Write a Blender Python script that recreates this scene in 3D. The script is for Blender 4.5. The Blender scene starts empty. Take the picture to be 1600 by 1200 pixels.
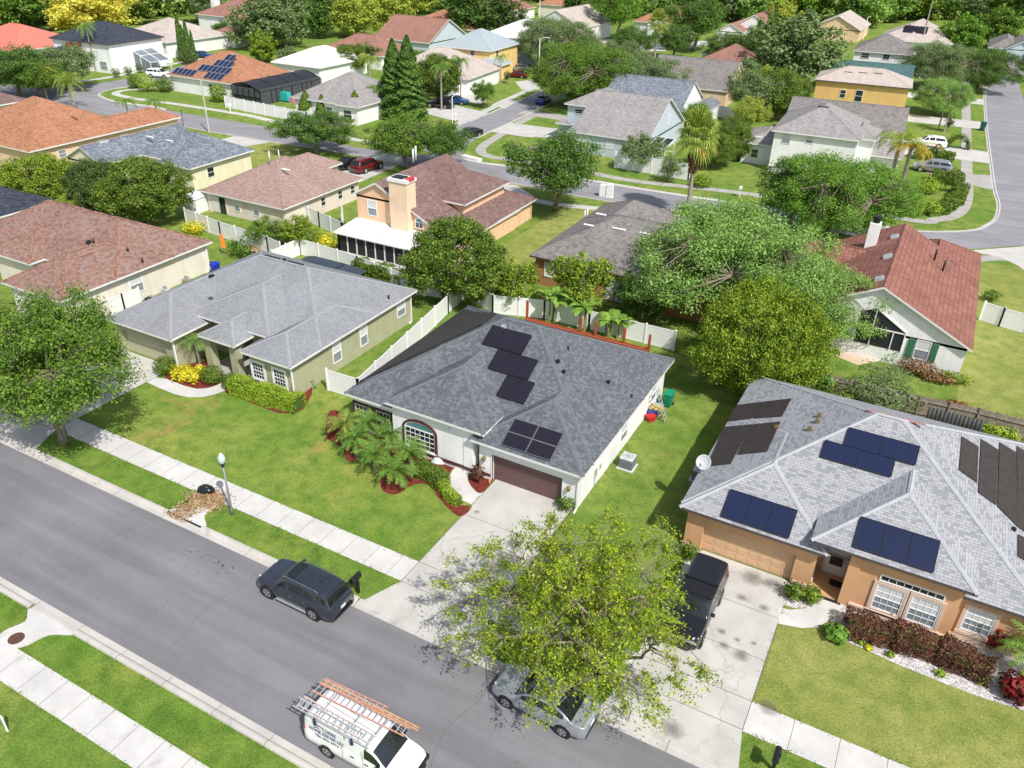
import bpy, math, random
import numpy as np
from mathutils import Vector, Matrix
S = bpy.context.scene
COL = S.collection
rad = math.radians

# ---------------------------------------------------------------- camera
CH = 30.0                                       # drone height in metres
VPX = (-1944.0, -213.0); VPY = (1578.6, -114.0)  # where the street and the cross street vanish in the 1600x1200 photo
F = math.sqrt(-(VPX[0]-800)*(VPY[0]-800)-(VPX[1]-600)*(VPY[1]-600))
def camray(px, py): return Vector((px-800, -(py-600), -F)).normalized()
E1 = -camray(*VPX); E2 = camray(*VPY); E2 = (E2-E1*E1.dot(E2)).normalized(); E3 = E1.cross(E2)
ROT = Matrix((E1, E2, E3))
cam = bpy.data.cameras.new('camera'); camo = bpy.data.objects.new('camera', cam); COL.objects.link(camo)
cam.sensor_width = 36.0; cam.lens = F/1600*36.0; cam.clip_start = 0.5; cam.clip_end = 3000
camo.matrix_world = Matrix.Translation((0, 0, CH)) @ ROT.to_4x4()
S.camera = camo
CAMP = Vector((0, 0, CH))
def wray(px, py): return ROT @ camray(px, py)
def g(px, py, z=0.0):
    d = wray(px, py); t = (z-CH)/d.z; p = CAMP+d*t
    return (p.x, p.y)
def gy(px, py, y):
    d = wray(px, py); p = CAMP+d*(y/d.y); return (p.x, p.z)
def gxp(px, py, x):
    d = wray(px, py); p = CAMP+d*(x/d.x); return (p.y, p.z)
def gplane(px, py, P0, N):
    d = wray(px, py); return CAMP+d*((P0-CAMP).dot(N)/d.dot(N))

# ---------------------------------------------------------------- light
SUN = Vector((0.54, -0.33, 0.78)).normalized()     # direction towards the sun
w = bpy.data.worlds.new('World'); S.world = w; w.use_nodes = True
nt = w.node_tree; bg = nt.nodes['Background']
sky = nt.nodes.new('ShaderNodeTexSky'); sky.sky_type = 'NISHITA'; sky.sun_disc = False
sky.sun_elevation = math.asin(SUN.z); sky.sun_rotation = math.atan2(SUN.x, SUN.y)
sky.air_density = 1.0; sky.dust_density = 1.5
hs = nt.nodes.new('ShaderNodeHueSaturation'); hs.inputs['Saturation'].default_value = 0.6      # thin bright cloud
nt.links.new(sky.outputs[0], hs.inputs['Color']); nt.links.new(hs.outputs[0], bg.inputs[0]); bg.inputs[1].default_value = 0.13
sl = bpy.data.lights.new('sun', 'SUN'); sl.energy = 4.4; sl.angle = rad(0.9); sl.color = (1.0, 0.955, 0.89)
so = bpy.data.objects.new('sun', sl); COL.objects.link(so)
so.rotation_euler = (-SUN).to_track_quat('-Z', 'Y').to_euler(); so.location = (0, 0, 60)
S.view_settings.view_transform = 'Standard'; S.view_settings.look = 'None'
S.view_settings.exposure = 0.22; S.view_settings.gamma = 1.0
S.cycles.max_bounces = 6; S.cycles.transparent_max_bounces = 4
S.cycles.diffuse_bounces = 3; S.cycles.glossy_bounces = 2; S.cycles.transmission_bounces = 3

# ---------------------------------------------------------------- tagging
def tag(o, label=None, cat=None, group=None, kind=None):
    if label: o['label'] = label
    if cat: o['category'] = cat
    if group: o['group'] = group
    if kind: o['kind'] = kind
    return o
def emp(name, x, y, z=0.0, rz=0.0, label=None, cat=None, group=None, s=1.0):
    o = bpy.data.objects.new(name, None); COL.objects.link(o)
    o.empty_display_size = 0.3
    o.location = (x, y, z); o.rotation_euler = (0, 0, rz); o.scale = (s, s, s)
    return tag(o, label, cat, group)
KIDS = {}
def link(name, me, parent=None, loc=None):
    o = bpy.data.objects.new(name, me); COL.objects.link(o)
    if parent is not None:
        o.parent = parent; KIDS.setdefault(parent.name, []).append(o)
    if loc is not None: o.location = loc
    return o
def copy_tree(o, parent=None):
    c = o.copy(); COL.objects.link(c)
    if parent is not None:
        c.parent = parent; KIDS.setdefault(parent.name, []).append(c)
    for ch in list(KIDS.get(o.name, [])): copy_tree(ch, c)
    return c

# ---------------------------------------------------------------- mesh builder
class MB:
    def __init__(s): s.v = []; s.f = []; s.mi = []; s.uv = []
    def poly(s, pts, mi=0, uv=None):
        b = len(s.v); s.v += [tuple(p) for p in pts]; s.f.append(tuple(range(b, b+len(pts)))); s.mi.append(mi)
        s.uv.append(uv if uv else [(p[0], p[1]) for p in pts])
    def box(s, x0, y0, z0, x1, y1, z1, mi=0):
        if x1 < x0: x0, x1 = x1, x0
        if y1 < y0: y0, y1 = y1, y0
        s.hexa([(x0, y0, z0), (x1, y0, z0), (x1, y1, z0), (x0, y1, z0), (x0, y0, z1), (x1, y0, z1), (x1, y1, z1), (x0, y1, z1)], mi)
    def hexa(s, p, mi=0):
        b = len(s.v); s.v += [tuple(q) for q in p]
        for q in ((0, 3, 2, 1), (4, 5, 6, 7), (0, 1, 5, 4), (1, 2, 6, 5), (2, 3, 7, 6), (3, 0, 4, 7)):
            s.f.append(tuple(b+i for i in q)); s.mi.append(mi); s.uv.append([(p[i][0], p[i][2]) for i in q])
    def bar(s, a, c, w, h, mi=0, up=(0, 0, 1)):
        a = Vector(a); c = Vector(c); d = (c-a).normalized(); u = Vector(up)
        x = d.cross(u)
        if x.length < 1e-4: x = d.cross(Vector((1, 0, 0)))
        x.normalize(); y = x.cross(d).normalized(); x = x*w/2; y = y*h/2
        s.hexa([a-x-y, a+x-y, c+x-y, c-x-y, a-x+y, a+x+y, c+x+y, c-x+y], mi)
    def tube(s, pts, rs, n=7, mi=0, cap=True):
        pts = [Vector(p) for p in pts]
        if not hasattr(rs, '__len__'): rs = [rs]*len(pts)
        rings = []; px = None
        for i, p in enumerate(pts):
            d = (pts[min(i+1, len(pts)-1)]-pts[max(i-1, 0)]).normalized()
            x = (px - d*px.dot(d)) if px is not None else d.cross(Vector((0.31, 0.2, 0.93)))
            if x.length < 1e-4: x = d.cross(Vector((1, 0, 0)))
            x.normalize(); px = x; y = d.cross(x)
            b = len(s.v)
            for k in range(n):
                t = 2*math.pi*k/n; s.v.append(tuple(p+(x*math.cos(t)+y*math.sin(t))*rs[i]))
            rings.append(b)
        for a, c in zip(rings, rings[1:]):
            for k in range(n):
                s.f.append((a+k, a+(k+1) % n, c+(k+1) % n, c+k)); s.mi.append(mi); s.uv.append([(0, 0), (1, 0), (1, 1), (0, 1)])
        if cap:
            for b, rev in ((rings[0], True), (rings[-1], False)):
                q = [b+k for k in range(n)]; s.f.append(tuple(q[::-1] if rev else q)); s.mi.append(mi); s.uv.append([(0, 0)]*n)
    def lathe(s, prof, n=16, c=(0, 0, 0), mi=0):
        b = len(s.v); m = len(prof)
        for r, z in prof:
            for k in range(n):
                t = 2*math.pi*k/n; s.v.append((c[0]+r*math.cos(t), c[1]+r*math.sin(t), c[2]+z))
        for i in range(m-1):
            for k in range(n):
                s.f.append((b+i*n+k, b+i*n+(k+1) % n, b+(i+1)*n+(k+1) % n, b+(i+1)*n+k)); s.mi.append(mi); s.uv.append([(0, 0)]*4)
    def prism(s, pts, z0, z1, mi=0, mside=None):
        # pts counter-clockwise in plan
        n = len(pts); ms = mi if mside is None else mside
        s.poly([(p[0], p[1], z1) for p in pts], mi)
        s.poly([(p[0], p[1], z0) for p in pts[::-1]], ms)
        for i in range(n):
            a = pts[i]; c = pts[(i+1) % n]
            s.poly([(a[0], a[1], z0), (c[0], c[1], z0), (c[0], c[1], z1), (a[0], a[1], z1)], ms)
    def build(s, name, mats, parent=None, loc=None, smooth=False, bevel=0, autos=None):
        me = bpy.data.meshes.new(name); me.from_pydata(s.v, [], s.f)
        if not isinstance(mats, (list, tuple)): mats = [mats]
        for m in mats: me.materials.append(m)
        me.polygons.foreach_set('material_index', s.mi)
        uvl = me.uv_layers.new(name='UVMap')
        flat = []
        for q in s.uv:
            for t in q: flat += [t[0], t[1]]
        uvl.data.foreach_set('uv', flat)
        if smooth: me.polygons.foreach_set('use_smooth', [True]*len(s.f))
        me.update(); me.validate()
        o = link(name, me, parent, loc)
        if bevel:
            md = o.modifiers.new('bevel', 'BEVEL'); md.width = bevel; md.segments = 2; md.limit_method = 'ANGLE'
        return o
def ccw(pts):
    a = sum(p[0]*q[1]-q[0]*p[1] for p, q in zip(pts, pts[1:]+pts[:1]))
    return pts if a > 0 else pts[::-1]
def smooth_line(pts, n=6, closed=False):
    # Catmull-Rom
    out = []; m = len(pts)
    rng = range(m if closed else m-1)
    for i in rng:
        if closed: p0, p1, p2, p3 = (pts[(i+k) % m] for k in (-1, 0, 1, 2))
        else: p0, p1, p2, p3 = pts[max(i-1, 0)], pts[i], pts[i+1], pts[min(i+2, m-1)]
        for k in range(n):
            t = k/n
            out.append(tuple(0.5*((2*b)+(-a+c)*t+(2*a-5*b+4*c-d)*t*t+(-a+3*b-3*c+d)*t**3) for a, b, c, d in zip(p0, p1, p2, p3)))
    if not closed: out.append(tuple(pts[-1]))
    return out
def sheet(name, pts, z, mat, label=None, kind='structure'):
    m = MB(); m.poly([(p[0], p[1], z) for p in ccw(list(pts))])
    o = m.build(name, mat); o['kind'] = kind
    return o
# ---------------------------------------------------------------- materials
class NT:
    def __init__(s, name):
        s.m = bpy.data.materials.new(name); s.m.use_nodes = True; s.t = s.m.node_tree
        s.b = s.t.nodes['Principled BSDF']; s.n = s.t.nodes; s.l = s.t.links
        s.pos = None
    def new(s, k, **kw):
        n = s.n.new(k)
        for a, b in kw.items(): setattr(n, a, b)
        return n
    def P(s):
        if s.pos is None: s.pos = s.new('ShaderNodeNewGeometry').outputs['Position']
        return s.pos
    def scaled(s, v, sc):
        m = s.new('ShaderNodeVectorMath', operation='MULTIPLY'); s.l.new(v, m.inputs[0]); m.inputs[1].default_value = sc
        return m.outputs[0]
    def noise(s, scale, detail=3, rough=0.55, vec=None, dist=0.0):
        n = s.new('ShaderNodeTexNoise'); n.inputs['Scale'].default_value = scale; n.inputs['Detail'].default_value = detail
        n.inputs['Roughness'].default_value = rough; n.inputs['Distortion'].default_value = dist
        s.l.new(vec if vec is not None else s.P(), n.inputs['Vector']); return n.outputs['Fac']
    def ramp(s, fac, stops):
        r = s.new('ShaderNodeValToRGB'); e = r.color_ramp.elements
        while len(e) < len(stops): e.new(0.5)
        for i, (p, c) in enumerate(stops):
            e[i].position = p; e[i].color = (c, c, c, 1) if not hasattr(c, '__len__') else (*c, 1)
        s.l.new(fac, r.inputs[0]); return r.outputs[0]
    def mix(s, fac, a, b, mode='MIX'):
        m = s.new('ShaderNodeMix', data_type='RGBA', blend_type=mode)
        for i, v in ((0, fac), (6, a), (7, b)):
            if hasattr(v, 'links'): s.l.new(v, m.inputs[i])
            elif hasattr(v, '__len__'): m.inputs[i].default_value = (*v, 1)
            else: m.inputs[i].default_value = v if i == 0 else (v, v, v, 1)
        return m.outputs[2]
    def math(s, op, a, b=0.5):
        m = s.new('ShaderNodeMath', operation=op)
        for i, v in ((0, a), (1, b)):
            if hasattr(v, 'links'): s.l.new(v, m.inputs[i])
            else: m.inputs[i].default_value = v
        return m.outputs[0]
    def col(s, c):
        if hasattr(c, 'links'): s.l.new(c, s.b.inputs['Base Color'])
        else: s.b.inputs['Base Color'].default_value = (*c, 1)
        return s
    def set(s, rough=0.6, metal=0.0, spec=0.4):
        s.b.inputs['Roughness'].default_value = rough; s.b.inputs['Metallic'].default_value = metal
        s.b.inputs['Specular IOR Level'].default_value = spec; return s
    def bump(s, h, strength=0.3, dist=0.02):
        b = s.new('ShaderNodeBump'); b.inputs['Strength'].default_value = strength; b.inputs['Distance'].default_value = dist
        s.l.new(h, b.inputs['Height']); s.l.new(b.outputs[0], s.b.inputs['Normal']); return s
def plain(name, c, rough=0.6, metal=0.0, spec=0.4, var=0.12, vs=2.5):
    n = NT(name); k = n.ramp(n.noise(vs, 4), [(0.3, 1-var), (0.7, 1+var*0.6)])
    return n.col(n.mix(1.0, c, k, 'MULTIPLY')).set(rough, metal, spec).m
def stucco(name, c):
    n = NT(name)
    k = n.ramp(n.noise(0.7, 5, 0.6), [(0.3, 0.90), (0.7, 1.03)])
    st = n.ramp(n.noise(1.0, 4, 0.6, n.scaled(n.P(), (1.6, 1.6, 0.25))), [(0.25, 0.86), (0.5, 1.0)])
    cc = n.mix(1.0, n.mix(1.0, c, k, 'MULTIPLY'), st, 'MULTIPLY')
    return n.col(cc).set(0.85, 0, 0.2).bump(n.noise(45, 3), 0.25, 0.01).m
def shingle(name, c1, c2, c3=None, bw=0.28, rh=0.14, contrast=1.0, streak=0.10):
    n = NT(name); uv = n.new('ShaderNodeTexCoord').outputs['UV']
    b = n.new('ShaderNodeTexBrick'); b.offset = 0.5; b.squash = 1.0
    for k, v in (('Scale', 1.0), ('Mortar Size', 0.012), ('Mortar Smooth', 0.3), ('Bias', 0.0), ('Brick Width', bw), ('Row Height', rh)):
        b.inputs[k].default_value = v
    b.inputs['Color1'].default_value = (*c1, 1); b.inputs['Color2'].default_value = (*c2, 1)
    dk = tuple(x*0.55 for x in c1); b.inputs['Mortar'].default_value = (*dk, 1)
    n.l.new(uv, b.inputs['Vector'])
    c = b.outputs['Color']
    if c3:
        v = n.new('ShaderNodeTexWhiteNoise', noise_dimensions='2D')
        sn = n.new('ShaderNodeVectorMath', operation='SNAP'); n.l.new(uv, sn.inputs[0]); sn.inputs[1].default_value = (bw*0.75, rh, 1)
        n.l.new(sn.outputs[0], v.inputs['Vector'])
        c = n.mix(n.ramp(v.outputs['Value'], [(0.70, 0), (0.74, 0.8)]), c, c3)
    k = n.ramp(n.noise(0.35, 4, 0.6), [(0.3, 1-streak), (0.7, 1+streak*0.6)])
    st = n.ramp(n.noise(1.0, 3, 0.6, n.scaled(uv, (1.4, 0.10, 1))), [(0.35, 1-streak*0.9), (0.6, 1.0)])
    gr = n.ramp(n.noise(38, 2), [(0.3, 0.88), (0.7, 1.10)])
    c = n.mix(1.0, n.mix(1.0, n.mix(1.0, c, k, 'MULTIPLY'), st, 'MULTIPLY'), gr, 'MULTIPLY')
    n.col(c).set(0.9, 0, 0.25)
    return n.bump(b.outputs['Fac'], 0.35, -0.02).m
def tile_roof(name, c1, c2):
    n = NT(name); uv = n.new('ShaderNodeTexCoord').outputs['UV']
    wv = n.new('ShaderNodeTexWave', wave_type='BANDS', bands_direction='X'); wv.inputs['Scale'].default_value = 1.0
    n.l.new(n.scaled(uv, (0.9, 1, 1)), wv.inputs['Vector'])
    b = n.new('ShaderNodeTexBrick'); b.offset = 0.0
    for k, v in (('Scale', 1.0), ('Mortar Size', 0.018), ('Brick Width', 0.36), ('Row Height', 0.42)): b.inputs[k].default_value = v
    b.inputs['Color1'].default_value = (*c1, 1); b.inputs['Color2'].default_value = (*c2, 1); b.inputs['Mortar'].default_value = (*[x*0.5 for x in c1], 1)
    n.l.new(uv, b.inputs['Vector'])
    k = n.ramp(n.noise(0.5, 4), [(0.3, 0.85), (0.7, 1.08)])
    n.col(n.mix(1.0, b.outputs['Color'], k, 'MULTIPLY')).set(0.75, 0, 0.3)
    return n.bump(n.math('ADD', wv.outputs['Fac'], n.math('MULTIPLY', b.outputs['Fac'], -0.7)), 0.7, 0.05).m
def fol(name, c1, c2, c3=None, trans=0.28, ns=0.9):
    n = NT(name)
    geo = n.new('ShaderNodeNewGeometry'); ri = geo.outputs['Random Per Island']
    tc = n.new('ShaderNodeTexCoord').outputs['Object']
    a = n.ramp(n.math('ADD', n.math('MULTIPLY', ri, 0.55), n.math('MULTIPLY', n.noise(ns, 2, 0.5, tc), 0.5)), [(0.3, c1), (0.72, c2)])
    if c3: a = n.mix(n.ramp(ri, [(0.86, 0), (0.9, 1)]), a, c3)
    n.col(a).set(0.55, 0, 0.3)
    tr = n.new('ShaderNodeBsdfTranslucent'); n.l.new(n.mix(1.0, a, (1.15, 1.1, 0.6), 'MULTIPLY'), tr.inputs[0])
    mx = n.new('ShaderNodeMixShader'); mx.inputs[0].default_value = trans
    n.l.new(n.b.outputs[0], mx.inputs[1]); n.l.new(tr.outputs[0], mx.inputs[2])
    n.l.new(mx.outputs[0], n.n['Material Output'].inputs[0]); return n.m
def grass(name, base, dry, dark, patch=(0.20, 0.13, 0.04), pamt=0.5):
    n = NT(name)
    big = n.noise(0.16, 4, 0.6); mid = n.noise(0.9, 4, 0.65); fine = n.noise(9.0, 4, 0.7); vf = n.noise(24.0, 3, 0.75)
    c = n.mix(n.ramp(big, [(0.36, 0), (0.64, 1)]), base, dry)
    c = n.mix(n.ramp(mid, [(0.40, 0.0), (0.68, 0.8)]), c, dark)
    c = n.mix(n.ramp(n.noise(2.6, 4, 0.7, None, 0.8), [(0.55, 0.0), (0.75, 0.45)]), c, dry)
    pm = n.math('MULTIPLY', n.ramp(n.noise(0.21, 3, 0.6, None, 0.6), [(0.60, 0), (0.70, 1)]), n.ramp(n.noise(2.4, 4, 0.7), [(0.4, 0.1), (0.6, 1)]))
    c = n.mix(n.math('MULTIPLY', pm, pamt), c, patch)
    c = n.mix(1.0, c, n.ramp(fine, [(0.25, 0.55), (0.5, 1.0), (0.78, 1.42)]), 'MULTIPLY')
    c = n.mix(1.0, c, n.ramp(vf, [(0.28, 0.58), (0.72, 1.38)]), 'MULTIPLY')
    n.col(c).set(0.9, 0, 0.12)
    return n.bump(n.math('ADD', n.math('MULTIPLY', vf, 0.6), fine), 0.9, 0.06).m
def asphalt(name, c):
    n = NT(name)
    k = n.ramp(n.noise(0.22, 5, 0.6), [(0.3, 0.86), (0.7, 1.10)])
    st = n.ramp(n.noise(1.0, 4, 0.6, n.scaled(n.P(), (0.06, 1.1, 1))), [(0.35, 0.85), (0.65, 1.08)])
    fine = n.ramp(n.noise(26, 3, 0.7), [(0.3, 0.84), (0.72, 1.14)])
    cc = n.mix(1.0, n.mix(1.0, n.mix(1.0, c, k, 'MULTIPLY'), st, 'MULTIPLY'), fine, 'MULTIPLY')
    oil = n.ramp(n.noise(1.7, 3, 0.5, None, 0.4), [(0.72, 0), (0.78, 0.35)])
    cc = n.mix(oil, cc, tuple(x*0.55 for x in c))
    return n.col(cc).set(0.88, 0, 0.3).bump(n.noise(60, 2), 0.3, 0.01).m
def concrete(name, c, stain=0.5, crack=0.0):
    n = NT(name)
    k = n.ramp(n.noise(0.5, 5, 0.65), [(0.28, 0.80), (0.7, 1.06)])
    fine = n.ramp(n.noise(14, 4, 0.7), [(0.3, 0.93), (0.7, 1.04)])
    cc = n.mix(1.0, n.mix(1.0, c, k, 'MULTIPLY'), fine, 'MULTIPLY')
    sp = n.math('MULTIPLY', n.ramp(n.noise(0.9, 4, 0.6, None, 0.5), [(0.6, 0), (0.74, 1)]), stain)
    cc = n.mix(sp, cc, tuple(x*0.48 for x in c))
    if crack:
        v = n.new('ShaderNodeTexVoronoi', feature='DISTANCE_TO_EDGE'); v.inputs['Scale'].default_value = 0.17
        nv = n.new('ShaderNodeTexNoise'); nv.inputs['Scale'].default_value = 1.2; n.l.new(n.P(), nv.inputs['Vector'])
        ad = n.new('ShaderNodeVectorMath', operation='ADD'); n.l.new(n.P(), ad.inputs[0]); n.l.new(nv.outputs['Color'], ad.inputs[1])
        n.l.new(ad.outputs[0], v.inputs['Vector'])
        cr = n.math('MULTIPLY', n.ramp(v.outputs['Distance'], [(0.0, 1), (0.008, 0)]), crack)
        cc = n.mix(cr, cc, tuple(x*0.4 for x in c))
    return n.col(cc).set(0.85, 0, 0.25).m
def glass(name, c=(0.02, 0.025, 0.03), rough=0.06): return NT(name).col(c).set(rough, 0, 0.9).m
def mulch(name, c1, c2):
    n = NT(name); v = n.new('ShaderNodeTexVoronoi'); v.inputs['Scale'].default_value = 16; n.l.new(n.P(), v.inputs['Vector'])
    cc = n.mix(v.outputs['Color'], c1, c2)
    cc = n.mix(1.0, cc, n.ramp(n.noise(3, 3), [(0.3, 0.7), (0.7, 1.15)]), 'MULTIPLY')
    return n.col(cc).set(0.95, 0, 0.15).bump(v.outputs['Distance'], 0.8, 0.05).m
M = {}
M['grass'] = grass('lawn_grass', (0.140, 0.235, 0.036), (0.245, 0.295, 0.066), (0.072, 0.150, 0.022), (0.30, 0.22, 0.09), 0.55)
M['grass_yel'] = grass('dry_lawn_grass', (0.235, 0.270, 0.062), (0.33, 0.335, 0.105), (0.135, 0.200, 0.038), (0.32, 0.25, 0.11), 0.4)
M['grass_front'] = grass('front_lawn_grass', (0.145, 0.245, 0.035), (0.275, 0.315, 0.068), (0.075, 0.165, 0.022), (0.36, 0.24, 0.09), 0.85)
M['grass_deep'] = grass('verge_grass', (0.115, 0.225, 0.028), (0.215, 0.280, 0.052), (0.058, 0.135, 0.018), (0.30, 0.22, 0.08), 0.4)
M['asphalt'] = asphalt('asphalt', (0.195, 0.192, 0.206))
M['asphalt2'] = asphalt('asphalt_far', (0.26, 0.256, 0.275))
M['conc'] = concrete('sidewalk_concrete', (0.58, 0.57, 0.555), 0.35)
M['conc_dr'] = concrete('driveway_concrete', (0.50, 0.485, 0.455), 0.4, 0.35)
M['conc_far'] = concrete('far_concrete', (0.52, 0.505, 0.48), 0.25)
M['conc_old'] = concrete('weathered_concrete', (0.40, 0.385, 0.36), 0.4)
M['kerb'] = concrete('kerb_concrete', (0.50, 0.48, 0.45), 0.6)
M['joint'] = plain('joint', (0.13, 0.12, 0.11), 0.95)
M['mulch'] = mulch('red_mulch', (0.10, 0.022, 0.018), (0.27, 0.055, 0.04))
M['pebble'] = mulch('white_pebbles', (0.32, 0.29, 0.29), (0.82, 0.79, 0.78))
M['white'] = plain('white_vinyl', (0.80, 0.80, 0.80), 0.45, var=0.05)
M['trim'] = plain('white_trim', (0.74, 0.74, 0.73), 0.5, var=0.06)
M['fascia_dk'] = plain('dark_fascia', (0.09, 0.07, 0.07), 0.6)
M['soffit'] = plain('soffit', (0.6, 0.6, 0.58), 0.8)
M['glass'] = glass('window_glass'); M['glass_blue'] = glass('tinted_glass', (0.10, 0.22, 0.24), 0.08)
M['blind'] = plain('white_blind', (0.62, 0.64, 0.64), 0.35, 0, 0.5, 0.04)
M['pane_grey'] = plain('grey_pane', (0.24, 0.27, 0.30), 0.25, 0, 0.6, 0.06)  # lower panes' grey reflection put into the base colour; also plain grey parts
M['black'] = plain('black_plastic', (0.012, 0.012, 0.013), 0.45)
M['rubber'] = plain('tyre_rubber', (0.018, 0.018, 0.018), 0.85)
M['screen'] = plain('dark_screen', (0.022, 0.024, 0.030), 0.55, var=0.2)
M['steel'] = plain('steel', (0.45, 0.46, 0.48), 0.35, 0.85)
M['alu'] = plain('aluminium', (0.62, 0.63, 0.65), 0.35, 0.6)
M['bark'] = NT('bark').m
n_ = NT('bark_grey'); n_.col(n_.mix(n_.ramp(n_.noise(1.0, 4, 0.6, n_.scaled(n_.P(), (9, 9, 2.0))), [(0.35, 0), (0.65, 1)]), (0.12, 0.095, 0.07), (0.33, 0.28, 0.23))).set(0.95, 0, 0.1); M['bark'] = n_.m
M['bark_dk'] = plain('bark_dark', (0.10, 0.075, 0.055), 0.95, var=0.3, vs=8)
M['palm_trunk'] = plain('palm_trunk', (0.33, 0.29, 0.25), 0.95, var=0.3, vs=6)
M['wood_grey'] = plain('weathered_wood', (0.30, 0.25, 0.20), 0.9, var=0.35, vs=5)
M['redwood'] = plain('red_stained_wood', (0.38, 0.085, 0.035), 0.7, var=0.2)
# foliage
M['f_chart'] = fol('leaves_chartreuse', (0.13, 0.23, 0.014), (0.42, 0.55, 0.03), (0.56, 0.60, 0.05), 0.40)
M['f_green'] = fol('leaves_green', (0.06, 0.14, 0.018), (0.21, 0.345, 0.042), None, 0.32)
M['f_dense'] = fol('leaves_dense', (0.05, 0.115, 0.014), (0.185, 0.29, 0.03), (0.28, 0.31, 0.05), 0.28)
M['f_olive'] = fol('leaves_olive', (0.075, 0.16, 0.012), (0.29, 0.42, 0.03), (0.48, 0.47, 0.06), 0.32)
M['f_pale'] = fol('leaves_pale', (0.13, 0.27, 0.05), (0.34, 0.54, 0.13), (0.46, 0.62, 0.25), 0.38)
M['f_oak'] = fol('leaves_oak', (0.045, 0.115, 0.02), (0.165, 0.29, 0.05), None, 0.32)
M['f_grey'] = fol('leaves_greygreen', (0.10, 0.165, 0.06), (0.26, 0.36, 0.14), None, 0.32)
M['f_bright'] = fol('leaves_bright', (0.075, 0.19, 0.02), (0.24, 0.43, 0.055), None, 0.34)
M['f_dark'] = fol('leaves_dark', (0.035, 0.075, 0.016), (0.12, 0.19, 0.04), None, 0.24)
M['f_wood'] = fol('leaves_woods', (0.17, 0.31, 0.07), (0.38, 0.58, 0.17), None, 0.5, 0.25)
M['f_wood2'] = fol('leaves_woods_yellow', (0.18, 0.27, 0.05), (0.42, 0.54, 0.13), None, 0.38, 0.25)
M['f_yellow'] = fol('leaves_yellow_blossom', (0.60, 0.56, 0.08), (0.90, 0.84, 0.18), (0.40, 0.42, 0.06), 0.38)
M['f_yelgr'] = fol('leaves_yellowgreen', (0.22, 0.30, 0.03), (0.50, 0.57, 0.10), None, 0.34)
M['f_lime'] = fol('leaves_lime', (0.15, 0.27, 0.018), (0.42, 0.55, 0.05), None, 0.3)
M['f_gold'] = fol('leaves_gold', (0.55, 0.50, 0.02), (0.85, 0.78, 0.05), (0.30, 0.36, 0.03), 0.3)
M['f_palm'] = fol('palm_fronds', (0.075, 0.20, 0.03), (0.25, 0.42, 0.075), (0.36, 0.42, 0.09), 0.35)
M['f_palmy'] = fol('palm_fronds_yellow', (0.15, 0.25, 0.035), (0.40, 0.50, 0.09), (0.50, 0.46, 0.12), 0.35)
M['f_palmg'] = fol('palm_fronds_gold', (0.30, 0.22, 0.02), (0.50, 0.38, 0.04), None, 0.3)
M['f_brown'] = fol('dead_fronds', (0.14, 0.07, 0.03), (0.32, 0.18, 0.08), None, 0.15)
M['f_maroon'] = fol('leaves_maroon', (0.055, 0.018, 0.016), (0.20, 0.075, 0.05), (0.20, 0.16, 0.06), 0.2)
M['f_red'] = fol('leaves_red', (0.13, 0.012, 0.014), (0.36, 0.03, 0.03), (0.12, 0.09, 0.03), 0.25)
M['f_straw'] = fol('dry_leaves', (0.28, 0.18, 0.09), (0.60, 0.45, 0.27), (0.20, 0.10, 0.05), 0.1)
M['f_flower'] = fol('orange_flowers', (0.7, 0.13, 0.02), (0.9, 0.30, 0.04), None, 0.2)
M['f_banana'] = fol('banana_leaves', (0.12, 0.26, 0.03), (0.30, 0.46, 0.09), None, 0.35)
M['orangefl'] = plain('orange_bloom', (0.62, 0.27, 0.03), 0.8)
# ---------------------------------------------------------------- ground, roads, pavements
def gp(L): return [g(*p) for p in L]
def zo(L, ox, oy, s): return [g(ox+x/s, oy+y/s) for x, y in L]     # points read in an enlarged crop of the photograph
m = MB(); m.poly([(-1500, -300, 0), (900, -300, 0), (900, 1800, 0), (-1500, 1800, 0)]); o = m.build('ground', M['grass']); o['kind'] = 'structure'
sheet('front_lawn', [(-46.4, 26.05), (-18.9, 26.05), (-18.9, 38), (-34, 38), (-46.4, 38)], 0.004, M['grass_front'])
sheet('side_lawn', [(-1.1, 26.0), (60, 26.0), (60, 34.8), (-1.1, 34.8)], 0.004, M['grass_yel'])
sheet('verge', [(-80, 22.3), (40, 22.3), (40, 24.4), (-80, 24.4)], 0.004, M['grass_deep'])
sheet('near_verge', [(-80, 12.0), (40, 12.0), (40, 13.9), (-80, 13.9)], 0.004, M['grass_deep'])
sheet('near_lawn', [(-80, -40), (40, -40), (40, 10.5), (-80, 10.5)], 0.004, M['grass'])
sheet('back_lawn', [(5.6, 53), (70, 53), (70, 96), (5.6, 92)], 0.004, M['grass_yel'])
sheet('side_yard', [(-38, 56.5), (-31.3, 56.5), (-31.3, 86), (-38, 85.5)], 0.004, M['grass_yel'])
sheet('dry_yard', gp([(395, 205), (470, 200), (470, 232), (395, 262), (345, 232)]), 0.004, M['grass_yel'])
Y0, Y1 = 14.45, 21.77                      # asphalt edges of the front street
sheet('street', [(-300, Y0), (150, Y0), (150, Y1), (-300, Y1)], 0.008, M['asphalt'])
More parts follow.
